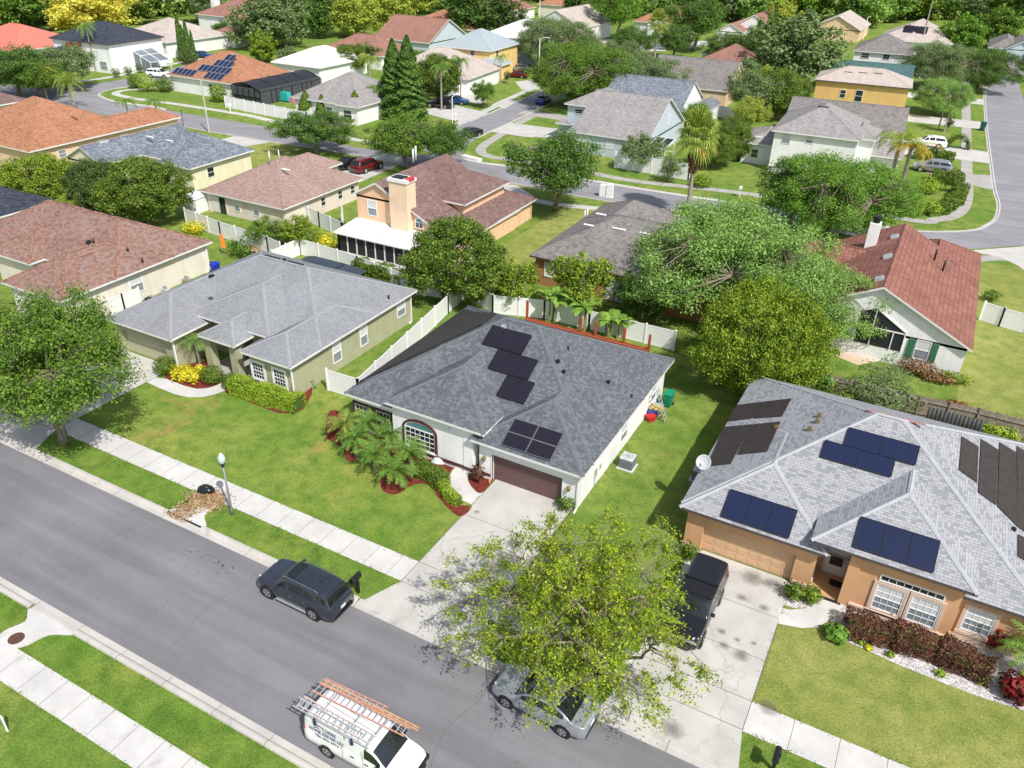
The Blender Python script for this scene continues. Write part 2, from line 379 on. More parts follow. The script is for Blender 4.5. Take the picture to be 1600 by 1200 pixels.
# thin old seams and tar marks across the asphalt
mm = MB()
random.seed(3)
for xs in (-34.5, -26.0, -12.0):
    pts = [(xs+random.uniform(-.05, .05)+0.25*math.sin(k*0.8), Y0+(Y1-Y0)*k/12) for k in range(13)]
    for a, b in zip(pts, pts[1:]): mm.poly([(a[0], a[1], .0125), (a[0]+.022, a[1], .0125), (b[0]+.022, b[1], .0125), (b[0], b[1], .0125)])
for k in range(70):
    if k < 42: x, y = -27.0-random.random()*3.4, 20.9-abs(random.gauss(0, .32))
    else: x, y = random.uniform(-45, -5), random.uniform(14.5, 20)
    r = random.uniform(.02, .06 if k < 42 else .05); n = 5
    mm.poly([(x+r*math.cos(t)*1.6, y+r*math.sin(t), .0125) for t in [i*6.283/n for i in range(n)]])
o = mm.build('road_marks', M['joint']); o['kind'] = 'structure'

def kerb_run(name, x0, x1, y, sgn, prof, seg=3.0):
    m = MB(); n = max(1, int(abs(x1-x0)/seg)); gap = 0.012
    for i in range(n):
        a = x0+(x1-x0)*i/n+gap; b = x0+(x1-x0)*(i+1)/n-gap
        for (d0, z0), (d1, z1) in zip(prof, prof[1:]):
            q = [(a, y+sgn*d0, z0), (b, y+sgn*d0, z0), (b, y+sgn*d1, z1), (a, y+sgn*d1, z1)]
            m.poly(q if sgn > 0 else q[::-1])
    o = m.build(name, M['kerb']); o['kind'] = 'structure'; return o
KP = [(0, 0.0), (0, .016), (.30, .02), (.40, .10), (.50, .115), (.62, .10), (.66, 0.0)]
KL = [(0, 0.0), (0, .016), (.30, .018), (.36, .035), (.62, .04), (.66, .0)]
# the kerb drops at each driveway and at the storm drains
runs = [(-150, -54.0, KP), (-54.0, -45.5, KL), (-45.5, -33.6, KP), (-33.6, -30.9, KL), (-30.9, -20.0, KP), (-20.0, -12.6, KL), (-12.6, -7.0, KP), (-7.0, -0.4, KL), (-0.4, 60, KP)]
for a, b, p in runs: kerb_run('kerb', a, b, Y1, 1, p)
for a, b, p in [(-150, -33.6, KP), (-33.6, -30.4, KL), (-30.4, 60, KP)]: kerb_run('kerb', a, b, Y0, -1, p)

def walk(name, x0, x1, y0, y1, z, step=1.53, mat='conc'):
    m = MB(); m.poly([(x0, y0, z), (x1, y0, z), (x1, y1, z), (x0, y1, z)])
    x = x0
    while x < x1:
        m.poly([(x, y0, z+.003), (x+.022, y0, z+.003), (x+.022, y1, z+.003), (x, y1, z+.003)], 1); x += step
    o = m.build(name, [M[mat], M['joint']]); o['kind'] = 'structure'
walk('sidewalk', -150, -18.9, 24.42, 26.06, .012)
walk('sidewalk', -13.9, -6.5, 24.42, 26.06, .012)
walk('sidewalk', -1.15, 60, 24.35, 26.06, .012, 1.9)
walk('sidewalk', -120, 40, 10.50, 12.0, .012)

def driveway(name, x0, x1, ytop, fl, joints, mat='conc_dr'):
    m = MB(); z = .016
    m.poly([(p[0], p[1], z) for p in ccw([(x0, ytop), (x1, ytop), (x1, 24.4), (x1+fl[1], 22.4), (x0-fl[0], 22.4), (x0, 24.4)])])
    for y in joints: m.poly([(x0, y, z+.003), (x1, y, z+.003), (x1, y+.03, z+.003), (x0, y+.03, z+.003)], 1)
    for x in (x0, x1): m.poly([(x-.012, 24.4, z+.003), (x+.02, 24.4, z+.003), (x+.02, ytop, z+.003), (x-.012, ytop, z+.003)], 1)
    o = m.build(name, [M[mat], M['joint']]); o['kind'] = 'structure'
driveway('driveway', -18.95, -13.7, 34.6, (0.85, .85), (26.04, 24.4, 30.6))
driveway('driveway', -6.55, -1.14, 34.6, (0.4, 0.35), (26.04, 24.4, 28.6, 31.6))
driveway('driveway', -52.6, -46.55, 34.2, (.9, .9), (26.04, 24.4, 30.0))
# oil stains on the driveways
st = NT('oil_stain'); st.col((0.16, 0.14, 0.12)).set(0.8)
tr_ = st.new('ShaderNodeBsdfTransparent'); mx_ = st.new('ShaderNodeMixShader')
uvn = st.new('ShaderNodeTexCoord').outputs['UV']; ln = st.new('ShaderNodeVectorMath', operation='LENGTH'); st.l.new(uvn, ln.inputs[0])
fa = st.math('MULTIPLY', st.ramp(st.math('ADD', ln.outputs['Value'], st.math('MULTIPLY', st.noise(3.0, 4), 0.6)), [(0.40, 0.5), (1.0, 0)]), 1.0)
st.l.new(fa, mx_.inputs[0]); st.l.new(tr_.outputs[0], mx_.inputs[1]); st.l.new(st.b.outputs[0], mx_.inputs[2]); st.l.new(mx_.outputs[0], st.n['Material Output'].inputs[0])
M['stain'] = st.m
sm = MB()
for px, py, r in [(1159, 934, .45), (1194, 950, .42), (1128, 987, .32), (1131, 1009, .42), (1158, 1024, .62), (1175, 903, 1.0), (1205, 912, .7), (1178, 1006, .22), (1152, 1000, .25), (780, 885, .9), (760, 905, .8), (735, 940, 1.0), (745, 800, .3), (1200, 1105, 0.7), (1050, 1140, .8)]:
    x, y = g(px, py); n = 14
    sm.poly([(x+r*math.cos(i*6.2832/n)*1.15, y+r*math.sin(i*6.2832/n), .0225) for i in range(n)], 0, [(math.cos(i*6.2832/n), math.sin(i*6.2832/n)) for i in range(n)])
o = sm.build('driveway_stain', M['stain']); o['kind'] = 'structure'

# garden walks and beds
WALK2 = zo([(0, 690), (130, 750), (280, 810), (420, 840), (560, 835), (680, 810), (800, 765), (760, 640), (735, 690), (640, 733), (500, 755), (360, 720), (200, 655), (80, 640)], 230, 490, 6.4)
sheet('garden_walk', WALK2, .020, M['conc'])
WALK1 = zo([(225, 560), (180, 660), (130, 750), (140, 850), (230, 960), (345, 1015), (450, 900), (350, 850), (305, 790), (315, 720), (390, 650), (395, 460), (250, 480)], 680, 620, 6)
sheet('garden_walk', WALK1, .021, M['conc'])
WALK3 = zo([(-60, 560), (-60, 670), (100, 700), (200, 692), (280, 650), (330, 600), (390, 540), (430, 480), (250, 380), (230, 470), (130, 565), (20, 575)], 1230, 820, 4.324)
sheet('garden_walk', WALK3, .020, M['conc'])
BED2A = zo([(190, 600), (250, 540), (640, 480), (740, 600), (740, 690), (620, 742), (480, 750), (330, 705), (190, 650)], 230, 490, 6.4)
BED2B = zo([(780, 775), (830, 600), (960, 560), (1600, 700), (1600, 900), (1500, 990), (1400, 1000), (1300, 990), (1100, 920), (900, 835)], 230, 490, 6.4)
BED1 = zo([(60, 560), (170, 650), (235, 720), (250, 790), (320, 805), (400, 745), (480, 800), (570, 960), (590, 1070), (640, 1110), (700, 1125), (770, 1110), (850, 1055), (950, 1022), (1040, 1035), (1100, 1090), (1140, 1160)], 500, 590, 6.154) + zo([(1190, 852), (1265, 792), (1180, 780), (1130, 690), (1130, 600), (1185, 545), (1100, 480), (560, 260), (430, 240)], 400, 580, 3.75)
BED1B = zo([(308, 770), (340, 845), (430, 905), (545, 785), (540, 740), (400, 660), (330, 710)], 680, 620, 6)
for b in (BED2A, BED2B, BED1, BED1B):
    sheet('mulch_bed', smooth_line(ccw(b), 4, True), .026, M['mulch'])
sheet('pebble_bed', gp([(1291, 985), (1298, 997), (1318, 1001), (1350, 1014), (1400, 1037), (1480, 1070), (1540, 1092), (1604, 1112), (1604, 1000), (1500, 975), (1420, 950), (1345, 930), (1312, 945)]), .014, M['pebble'])
sheet('pebble_bed', zo([(160, 250), (175, 180), (330, 200), (310, 260), (240, 265)], 1180, 880, 3.75), .024, M['pebble'])
# far streets
NEAR = [(-190, 66)] + gp([(0, 175), (72, 166), (110, 172), (265, 194), (367, 212.6), (560, 243), (620, 257), (740, 275), (940, 313), (1170, 345), (1400, 376), (1497, 391), (1602, 383)]) + [(40, 104)]
FARL = gp([(260, 172), (238, 167), (180, 159), (158, 151), (156, 146), (177, 139), (204, 136), (262, 124), (330, 108)])
TOPL = gp([(300, 98), (238.5, 117), (132, 133.5), (60, 138)])
back = NEAR + [(40, 124)] + gp([(1418, 361), (1173, 321.3), (1021, 298.8), (923.6, 282.5), (803, 261.7), (753, 255), (726, 248.3)]) + gp([(706, 243), (640, 240), (560, 231), (417, 198)])
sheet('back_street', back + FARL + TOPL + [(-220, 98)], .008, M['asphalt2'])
RIGHT = gp([(1418, 361), (1480, 362), (1524, 359), (1543, 351), (1555.5, 341), (1560, 321), (1553, 294), (1546.5, 244.5), (1541, 199.5), (1538, 150), (1538, 128), (1545, 112), (1500, 104)]) + gp([(1600, 98), (1640, 112), (1590, 118.5), (1594, 139), (1602, 163)]) + [(16, 168), (40, 124), (40, 104), (12, 100)]
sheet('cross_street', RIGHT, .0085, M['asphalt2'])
MID = gp([(690, 214), (706.7, 201.7), (733, 189), (763, 178), (783, 169), (811.7, 157.5), (850, 140), (900, 120)]) + gp([(930, 128), (870, 158), (838, 171.7), (823, 180), (798, 191.7), (768, 205), (743, 216.7), (730, 228), (722, 240), (726, 249), (690, 245), (660, 235)])
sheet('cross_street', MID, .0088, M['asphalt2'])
def path(name, pts, wd, z, mat, joints=0):
    pts = smooth_line([Vector(p) for p in pts], 4) if len(pts) > 2 else [Vector(p) for p in pts]
    pts = [Vector((p[0], p[1])) for p in pts]; L = []; R = []
    for i, p in enumerate(pts):
        d = (pts[min(i+1, len(pts)-1)]-pts[max(i-1, 0)]).normalized(); nn = Vector((-d.y, d.x))*wd/2
        L.append(p+nn); R.append(p-nn)
    m = MB()
    for i in range(len(pts)-1):
        m.poly([(R[i].x, R[i].y, z), (R[i+1].x, R[i+1].y, z), (L[i+1].x, L[i+1].y, z), (L[i].x, L[i].y, z)])
    if joints:
        acc = 0
        for i in range(len(pts)-1):
            acc += (pts[i+1]-pts[i]).length
            if acc > joints:
                acc = 0; d = (pts[i+1]-pts[i]).normalized()*.05
                m.poly([(R[i].x, R[i].y, z+.004), (R[i].x+d.x, R[i].y+d.y, z+.004), (L[i].x+d.x, L[i].y+d.y, z+.004), (L[i].x, L[i].y, z+.004)], 1)
    o = m.build(name, [M[mat], M['joint']]); o['kind'] = 'structure'; return o
path('sidewalk', gp([(1509.5, 120), (1509.5, 163.5), (1510.5, 240), (1510.5, 276), (1510.5, 307.5), (1502.6, 327.8), (1486, 339), (1459, 343.5), (1420.5, 343.5), (1170, 303), (1000, 284), (920, 270), (806.7, 251), (766.7, 245), (751.7, 237), (756.7, 226.7), (778, 213), (800, 198), (835, 180)]), 1.5, .014, 'conc_old', 1.4)
path('sidewalk', gp([(330, 122), (240, 137), (205, 140), (186, 143), (181, 147), (200, 152), (238, 158), (281, 163.5), (380, 179), (417, 187), (560, 219), (640, 229), (676, 223), (700, 204), (730, 186), (770, 168), (800, 152), (840, 135)]), 1.4, .014, 'conc_far')
path('sidewalk', gp([(90, 132), (150, 124), (190, 117), (280, 98), (320, 92)]), 1.5, .014, 'conc_far')
path('sidewalk', gp([(805, 306), (860, 318), (935, 326)]), 1.4, .014, 'conc_far')
path('sidewalk', gp([(1500, 407), (1560, 403), (1600, 408)]), 1.5, .014, 'conc_old')
# kerbs of the far streets
def kerb_line(pts, wd=.45, h=.12):
    pts = [Vector((p[0], p[1])) for p in smooth_line([Vector(p) for p in pts], 4)]
    m = MB()
    L = []
    for i, p in enumerate(pts):
        d = (pts[min(i+1, len(pts)-1)]-pts[max(i-1, 0)]).normalized(); nn = Vector((-d.y, d.x)); L.append((p, nn))
    prof = [(-wd/2, 0.0), (-wd/2, .02), (-.02, .03), (.05, h), (wd/2, h), (wd/2, 0)]
    for (p, n), (q, k) in zip(L, L[1:]):
        for (a, za), (b, zb) in zip(prof, prof[1:]):
            m.poly([(p.x+n.x*a, p.y+n.y*a, za), (q.x+k.x*a, q.y+k.y*a, za), (q.x+k.x*b, q.y+k.y*b, zb), (p.x+n.x*b, p.y+n.y*b, zb)])
    o = m.build('kerb', M['conc_far']); o['kind'] = 'structure'
kerb_line(RIGHT[0:8][::-1]); kerb_line(RIGHT[8:12][::-1] if False else RIGHT[7:11][::-1])
kerb_line(gp([(726, 249), (753, 255), (803, 261.7), (923.6, 282.5), (1021, 298.8), (1173, 321.3), (1300, 341), (1418, 361)]))
kerb_line(FARL[::-1][2:]); kerb_line(MID[:7][::-1]); kerb_line(MID[9:15]); kerb_line(NEAR[4:13][::-1])
for nm, pts, mt in [
    ('driveway', [(768, 206), (797, 192), (884, 203), (884, 216), (820, 214)], 'conc_far'),
    ('driveway', [(808, 178), (825, 170), (890, 182), (890, 190)], 'conc_old'),
    ('driveway', [(660, 173), (705, 163), (765, 177), (736, 190), (700, 187), (668, 178)], 'conc_far'),
    ('driveway', [(712, 150), (735, 144), (765, 158), (745, 163)], 'conc_far'),
    ('driveway', [(768, 164), (785, 155), (812, 157), (788, 170)], 'conc_far'),
    ('driveway', [(805, 128), (835, 124), (845, 140), (815, 140)], 'conc_far'),
    ('driveway', [(757, 303), (773, 286), (808, 290), (835, 307), (805, 321)], 'conc_far'),
    ('driveway', [(515, 262), (600, 240), (640, 251), (555, 288)], 'conc_far'),
    ('driveway', [(318, 225), (365, 213), (425, 222), (345, 236)], 'conc_far'),
    ('driveway', [(1395, 216), (1500, 231), (1546, 238), (1547, 256), (1505, 250), (1395, 240)], 'conc_far'),
    ('driveway', [(1518, 272), (1549, 274), (1551, 297), (1520, 290)], 'conc_old'),
    ('driveway', [(1400, 177), (1540, 191), (1541, 203), (1400, 188)], 'conc_far'),
    ('driveway', [(1400, 142), (1536, 155), (1537, 164), (1400, 150)], 'conc_far'),
    ('driveway', [(1430, 112), (1480, 118), (1480, 126), (1430, 121)], 'conc_far'),
    ('driveway', [(1567, 88), (1600, 92), (1600, 98), (1565, 106)], 'conc_far'),
    ('driveway', [(1497, 393), (1602, 385), (1602, 424), (1590, 415), (1567, 404), (1545, 398)], 'conc_far'),
    ('driveway', [(300, 95), (330, 88), (350, 96), (318, 108)], 'conc_far'),
    ('driveway', [(255, 130), (262, 120), (330, 108), (300, 130)], 'conc_far'),
    ('driveway', [(935, 62), (985, 60), (985, 66), (935, 68)], 'conc_far'),
    ('driveway', [(1070, 66), (1125, 62), (1125, 68), (1070, 76)], 'conc_far'),
    ('driveway', [(1000, 66), (1040, 66), (1040, 80), (1000, 80)], 'conc_far')]:
    sheet(nm, gp(pts), .0185, M[mt])
sheet('paved_drive', gp([(1436, 262), (1500, 267), (1503, 277), (1455, 274)]), .019, plain('pink_pavers', (0.55, 0.30, 0.26), 0.85))
sheet('patio', zo([(330, 980), (600, 1090), (760, 1060), (640, 960)], 1180, 280, 3.75), .014, plain('patio_tan', (0.55, 0.43, 0.32), 0.85))
sheet('patio', gp([(527, 400), (640, 440), (650, 425), (540, 385)]), .014, plain('patio_grey', (0.42, 0.38, 0.34), 0.85))
# pond behind the left houses
pm = NT('pond_water').col((0.02, 0.025, 0.015)).set(0.08, 0, 0.6).m
sheet('pond', gp([(30, 56), (110, 46), (200, 40), (300, 36), (420, 33), (420, 26), (300, 30), (200, 33), (110, 38), (0, 48)]), .01, pm)
# storm drain throats
def inlet(pts, hole, label):
    t = emp('storm_drain', hole[0], hole[1], 0, 0, label, 'storm drain', None)
    m = MB(); P = [(p[0]-hole[0], p[1]-hole[1]) for p in smooth_line(ccw(pts), 4, True)]
    m.prism(P, -.05, .062); m.build('apron', M['conc'], t)
    return t
d1 = inlet([(-33.5, 13.85), (-30.4, 13.85), (-31.3, 13.2), (-31.75, 12.1), (-32.9, 11.65), (-33.3, 12.3), (-33.0, 13.2)], (-32.2, 12.9), 'concrete storm drain with a rusty round cover beside the near sidewalk')
hx, hy = g(26, 999)
m = MB(); m.lathe([(0.0, .085), (.30, .085), (.36, .075), (.36, .0)], 28, (hx+32.2, hy-12.9, 0)); m.build('cover', plain('rusty_iron', (0.14, 0.065, 0.05), 0.7, 0.3, var=.3, vs=8), d1)
d2 = inlet([(-33.6, 22.40), (-30.9, 22.40), (-31.6, 23.1), (-31.8, 24.2), (-33.0, 24.2), (-33.0, 23.1)], (-32.3, 22.9), 'concrete storm drain under the pile of dry leaves by the lamp post')
m = MB(); m.box(-1.3, -.70, .02, 1.3, -.60, .066); m.build('throat', M['black'], d2)
# ---------------------------------------------------------------- house builder
def roof_block(mb, b, caps=True):
    x0, y0, x1, y1, ze, p = b['r'] + (b['z'], b['p']); kind = b.get('k', 'hip'); th = .17
    W = x1-x0; D = y1-y0; T = (lambda x, y, z: (x, y, z))
    def slope(pts, o, u):
        o = Vector(o); u = Vector(u).normalized(); P = [Vector(q) for q in pts]
        nrm = (P[1]-P[0]).cross(P[2]-P[0]).normalized(); v = nrm.cross(u).normalized()
        mb.poly(pts, 0, [((q-o).dot(u), (q-o).dot(v)) for q in P])
    A, B, C, Dd = (x0, y0, ze), (x1, y0, ze), (x1, y1, ze), (x0, y1, ze)
    if kind == 'hip':
        if W >= D: h = p*D/2; R0 = (x0+D/2, (y0+y1)/2, ze+h); R1 = (x1-D/2, (y0+y1)/2, ze+h)
        else: h = p*W/2; R0 = ((x0+x1)/2, y0+W/2, ze+h); R1 = ((x0+x1)/2, y1-W/2, ze+h)
        if W >= D:
            slope([A, B, R1, R0], A, (1, 0, 0)); slope([C, Dd, R0, R1], C, (-1, 0, 0))
            slope([Dd, A, R0], Dd, (0, -1, 0)); slope([B, C, R1], B, (0, 1, 0))
            edges = [(A, R0), (Dd, R0), (B, R1), (C, R1), (R0, R1)]
        else:
            slope([Dd, A, R0, R1], Dd, (0, -1, 0)); slope([B, C, R1, R0], B, (0, 1, 0))
            slope([A, B, R0], A, (1, 0, 0)); slope([C, Dd, R1], C, (-1, 0, 0))
            edges = [(A, R0), (B, R0), (C, R1), (Dd, R1), (R0, R1)]
        ring = [A, B, C, Dd]
        for i in range(4):
            a, c = ring[i], ring[(i+1) % 4]
            mb.poly([(a[0], a[1], ze-th), (c[0], c[1], ze-th), c, a], 1)
        mb.poly([(x0, y1, ze-th), (x1, y1, ze-th), (x1, y0, ze-th), (x0, y0, ze-th)], 2)
    elif kind == 'shed':      # one slope falling towards +x
        h = p*W; R0 = (x0, y0, ze+h); R1 = (x0, y1, ze+h); lo = lambda t: (t[0], t[1], t[2]-th)
        slope([B, C, R1, R0], B, (0, 1, 0)); mb.poly([lo(R0), lo(R1), lo(C), lo(B)], 2)
        for a, c in ((R0, B), (B, C), (C, R1), (R1, R0)): mb.poly([lo(a), lo(c), c, a], 1)
        edges = []
    else:
        if kind == 'gx': h = p*D/2; R0 = (x0, (y0+y1)/2, ze+h); R1 = (x1, (y0+y1)/2, ze+h); q = [A, B, R1, R0], [C, Dd, R0, R1]; ends = [(Dd, A, R0), (B, C, R1)]; us = (1, 0, 0), (-1, 0, 0)
        else: h = p*W/2; R0 = ((x0+x1)/2, y0, ze+h); R1 = ((x0+x1)/2, y1, ze+h); q = [Dd, A, R0, R1], [B, C, R1, R0]; ends = [(A, B, R0), (C, Dd, R1)]; us = (0, -1, 0), (0, 1, 0)
        lo = lambda t: (t[0], t[1], t[2]-th)
        for s_, u in zip(q, us):
            slope(s_, s_[0], u); mb.poly([lo(t) for t in s_[::-1]], 2); mb.poly([lo(s_[0]), lo(s_[1]), s_[1], s_[0]], 1)
        for a, c, r in ends:
            mb.poly([lo(a), lo(r), r, a], 1); mb.poly([lo(r), lo(c), c, r], 1)
        edges = [(R0, R1)]
    if caps:
        for a, c in edges:
            a = Vector(a); c = Vector(c); d = c-a
            if d.length < .1: continue
            s_ = Vector((-d.y, d.x, 0)).normalized()*.13; up = Vector((0, 0, .045)); lw = Vector((0, 0, -.02))
            mb.poly([a-s_+lw, c-s_+lw, c+up, a+up], 3); mb.poly([a+up, c+up, c+s_+lw, a+s_+lw], 3)
    return h
def wall_block(mb, b, i):
    x0, y0, x1, y1 = b['r']; oh = b.get('oh', .45); e = .004*i
    x0 += oh+e; x1 -= oh+e; y0 += oh+e; y1 -= oh+e
    if 'w' in b: x0, y0, x1, y1 = b['w']
    zt = b['z']-.10; zb = b.get('zb', -.05)
    if b.get('k') == 'shed':
        h = b['p']*(x1-x0); mb.hexa([(x0, y0, zb), (x1, y0, zb), (x1, y1, zb), (x0, y1, zb), (x0, y0, zt+h), (x1, y0, zt), (x1, y1, zt), (x0, y1, zt+h)])
        return (x0, y0, x1, y1)
    mb.box(x0, y0, zb, x1, y1, zt)
    k = b.get('k', 'hip')
    X0, Y0_, X1, Y1_ = b['r']
    if k == 'gy':
        m = (X0+X1)/2; zf = lambda x: b['z']-.14+b['p']*min(x-X0, X1-x)
        for y, fl in ((y0, 0), (y1, 1)):
            P = [(x0, y, zt-.2), (x1, y, zt-.2), (x1, y, zf(x1)), (m, y, zf(m)), (x0, y, zf(x0))]; mb.poly(P[::-1] if fl else P)
    if k == 'gx':
        m = (Y0_+Y1_)/2; zf = lambda y: b['z']-.14+b['p']*min(y-Y0_, Y1_-y)
        for x, fl in ((x0, 1), (x1, 0)):
            P = [(x, y0, zt-.2), (x, y1, zt-.2), (x, y1, zf(y1)), (x, m, zf(m)), (x, y0, zf(y0))]; mb.poly(P[::-1] if fl else P)
    return (x0, y0, x1, y1)
def house(name, label, ox, oy, rot, blocks, wall, roof, cap=None, fascia='trim', extra=None, cat='house'):
    """blocks are eave rectangles in the house's own frame; overlapping hips and gables form the valleys"""
    root = emp(name, ox, oy, 0, rot, label, cat)
    rb = MB(); wb = MB(); ins = []
    for i, b in enumerate(blocks):
        b['z'] -= .0065*i
        roof_block(rb, b, b.get('cap', True))
        if b.get('wall', True): ins.append(wall_block(wb, b, i))
        else: ins.append(None)
    if extra:
        for e in extra: wb.box(*e)
    wo = wb.build('wall', wall, root)
    ro = rb.build('roof', [roof, M[fascia], M['soffit'], cap or roof], root)
    root['_b'] = 0; del root['_b']
    return dict(root=root, blocks=blocks, ins=ins, roof=ro, wall=wo, mw=Matrix.Translation((ox, oy, 0)) @ Matrix.Rotation(rot, 4, 'Z'))
def fmap(face, wall):
    if face == 'S': return lambda s, d, z: (s, wall-d, z)
    if face == 'N': return lambda s, d, z: (s, wall+d, z)
    if face == 'E': return lambda s, d, z: (wall+d, s, z)
    return lambda s, d, z: (wall-d, s, z)
def fbox(mb, f, s0, s1, z0, z1, d0, d1, mi=0):
    a = f(s0, d0, z0); c = f(s1, d1, z1); mb.box(*a, *c, mi)
def window(H, face, wall, s, z, w, h, grid=(1, 2), blind='half', trim=None, fw=.06, arch=0, name='window', fm='white'):
    """s, z: lower left corner on the wall; the pane is a sub-part of the frame"""
    f = fmap(face, wall); m = MB()
    for a in ((s-fw, s, z-fw, z+h+fw), (s+w, s+w+fw, z-fw, z+h+fw), (s, s+w, z-fw, z), (s, s+w, z+h, z+h+fw)): fbox(m, f, *a, -.02, .055)
    nx, nz = grid
    for i in range(1, nx): fbox(m, f, s+w*i/nx-.013, s+w*i/nx+.013, z, z+h, .0, .038)
    for j in range(1, nz): fbox(m, f, s, s+w, z+h*j/nz-.016, z+h*j/nz+.016, .0, .042)
    if nz > 1: fbox(m, f, s, s+w, z+h*.5-.025, z+h*.5+.025, .0, .05)
    mats = [M[fm]]
    if trim:
        t = .16
        for a in ((s-fw-t, s-fw, z-fw-t, z+h+fw+t), (s+w+fw, s+w+fw+t, z-fw-t, z+h+fw+t), (s-fw, s+w+fw, z-fw-t, z-fw), (s-fw, s+w+fw, z+h+fw, z+h+fw+t)): fbox(m, f, *a, -.02, .075, 1)
        mats.append(trim)
    if arch:
        n = 10; a = f(0, 0, 0)
        for i in range(n):
            t0, t1 = math.pi*i/n, math.pi*(i+1)/n
            for r0, r1, d, k in ((0, 1, .02, 2), (1, 1.0+.12/(w/2), .06, 0)):
                cx = s+w/2; P = [f(cx-math.cos(t0)*w/2*r0, d, z+h+math.sin(t0)*arch*r0), f(cx-math.cos(t1)*w/2*r0, d, z+h+math.sin(t1)*arch*r0), f(cx-math.cos(t1)*w/2*r1, d, z+h+math.sin(t1)*arch*r1), f(cx-math.cos(t0)*w/2*r1, d, z+h+math.sin(t0)*arch*r1)]
                m.poly(P[::-1] if face in 'SE' else P, 0 if k == 0 else len(mats))
        mats.append(M['glass_blue'])
    fr = m.build(name, mats, H['root'])
    p = MB()
    if blind == 'half': fbox(p, f, s, s+w, z+h*.5, z+h, -.015, .022, 1); fbox(p, f, s, s+w, z, z+h*.5, -.015, .018, 2)  # upper half blind, lower half glass with its grey reflection painted in
    elif blind == 'full': fbox(p, f, s, s+w, z, z+h, -.015, .02, 1)
    elif blind == 'grey': fbox(p, f, s, s+w, z, z+h, -.015, .02, 2)
    else: fbox(p, f, s, s+w, z, z+h, -.015, .02, 0)
    p.build('pane', [M['glass'], M['blind'], M['pane_grey']], fr)
    return fr
def garage(H, x0, x1, h, wall, mat, face='S', rows=4, cols=8, raised=True):
    f = fmap(face, wall); m = MB(); fbox(m, f, x0, x1, 0.02, h, -.02, .03)
    for r in range(rows):
        z0 = .02+(h-.02)*r/rows; z1 = .02+(h-.02)*(r+1)/rows
        if raised:
            for c in range(cols):
                a = x0+(x1-x0)*c/cols; b = x0+(x1-x0)*(c+1)/cols
                fbox(m, f, a+.09, b-.09, z0+.09, z1-.09, .03, .045)
        else: fbox(m, f, x0, x1, z0+.012, z1-.012, .03, .045)
    return m.build('garage_door', mat, H['root'])
def plane_of(H, bi, side):
    x0, y0, x1, y1 = H['blocks'][bi]['r']; z = H['blocks'][bi]['z']; p = H['blocks'][bi]['p']
    o, u, v = {'S': ((x0, y0, z), (1, 0, 0), (0, 1, p)), 'N': ((x1, y1, z), (-1, 0, 0), (0, -1, p)), 'E': ((x1, y0, z), (0, 1, 0), (-1, 0, p)), 'W': ((x0, y1, z), (0, -1, 0), (1, 0, p))}[side]
    o = Vector(o); u = Vector(u); v = Vector(v).normalized(); return o, u, v, u.cross(v).normalized()
def on_roof(H, bi, side, pix):
    """pixels of the photograph onto a roof slope -> (u, v) metres along and up the slope"""
    o, u, v, n = plane_of(H, bi, side); mw = H['mw']; R3 = mw.to_3x3(); O = mw @ o; U = R3 @ u; V = R3 @ v; N = R3 @ n
    out = []
    for px, py in pix:
        q = gplane(px, py, O+N*.1, N)-O; out.append((q.dot(U), q.dot(V)))
    return out
def slab(H, bi, side, quad, d0, d1, name, mats, frame=None, cells=None):
    o, u, v, n = plane_of(H, bi, side); m = MB()
    P = lambda a, d: o+u*a[0]+v*a[1]+n*d
    m.hexa([P(q, d0) for q in quad]+[P(q, d1) for q in quad], 0)
    if frame:
        c = len(quad)
        for i in range(4):
            a, b = quad[i], quad[(i+1) % 4]; m.bar(P(a, d1), P(b, d1), .04, .03, 1, n)
    if cells:
        # thin cell lines on the glass
        q = quad
        L = lambda s, t: tuple((q[0][k]*(1-s)+q[1][k]*s)*(1-t)+(q[3][k]*(1-s)+q[2][k]*s)*t for k in (0, 1))
        for i in range(1, cells[0]): m.bar(P(L(i/cells[0], 0.01), d1+.002), P(L(i/cells[0], .99), d1+.002), .012, .004, 1, n)
        for i in range(1, cells[1]): m.bar(P(L(.01, i/cells[1]), d1+.002), P(L(.99, i/cells[1]), d1+.002), .012, .004, 1, n)
    return m.build(name, mats, H['root'])
M['pv'] = NT('solar_cells').col((0.016, 0.014, 0.024)).set(0.30, 0, 0.45).m
M['pv_blue'] = NT('solar_cells_blue').col((0.010, 0.018, 0.060)).set(0.25, 0, 0.5).m
M['pv_frame'] = plain('panel_frame', (0.03, 0.03, 0.035), 0.4, 0.5)
M['pv_line'] = plain('panel_edge', (0.17, 0.17, 0.20), 0.4, .3); M['vent_red'] = plain('red_vent', (0.42, 0.20, 0.18), .8)
M['mat_brown'] = plain('pool_heater', (0.040, 0.032, 0.030), 0.7, var=.25)
def panels(H, bi, side, pix, nu, nv, mat='pv', cells=None, gap=.02, fr='pv_frame'):
    q = on_roof(H, bi, side, pix)
    us = sorted(a[0] for a in q); vs = sorted(a[1] for a in q)
    u0, u1 = (us[0]+us[1])/2, (us[2]+us[3])/2; v0, v1 = (vs[0]+vs[1])/2, (vs[2]+vs[3])/2
    for i in range(nu):
        for j in range(nv):
            a, b = u0+(u1-u0)*i/nu+gap/2, u0+(u1-u0)*(i+1)/nu-gap/2; c, d = v0+(v1-v0)*j/nv+gap/2, v0+(v1-v0)*(j+1)/nv-gap/2
            slab(H, bi, side, [(a, c), (b, c), (b, d), (a, d)], .07, .115, 'solar_panel', [M[mat], M[fr]], True, cells)
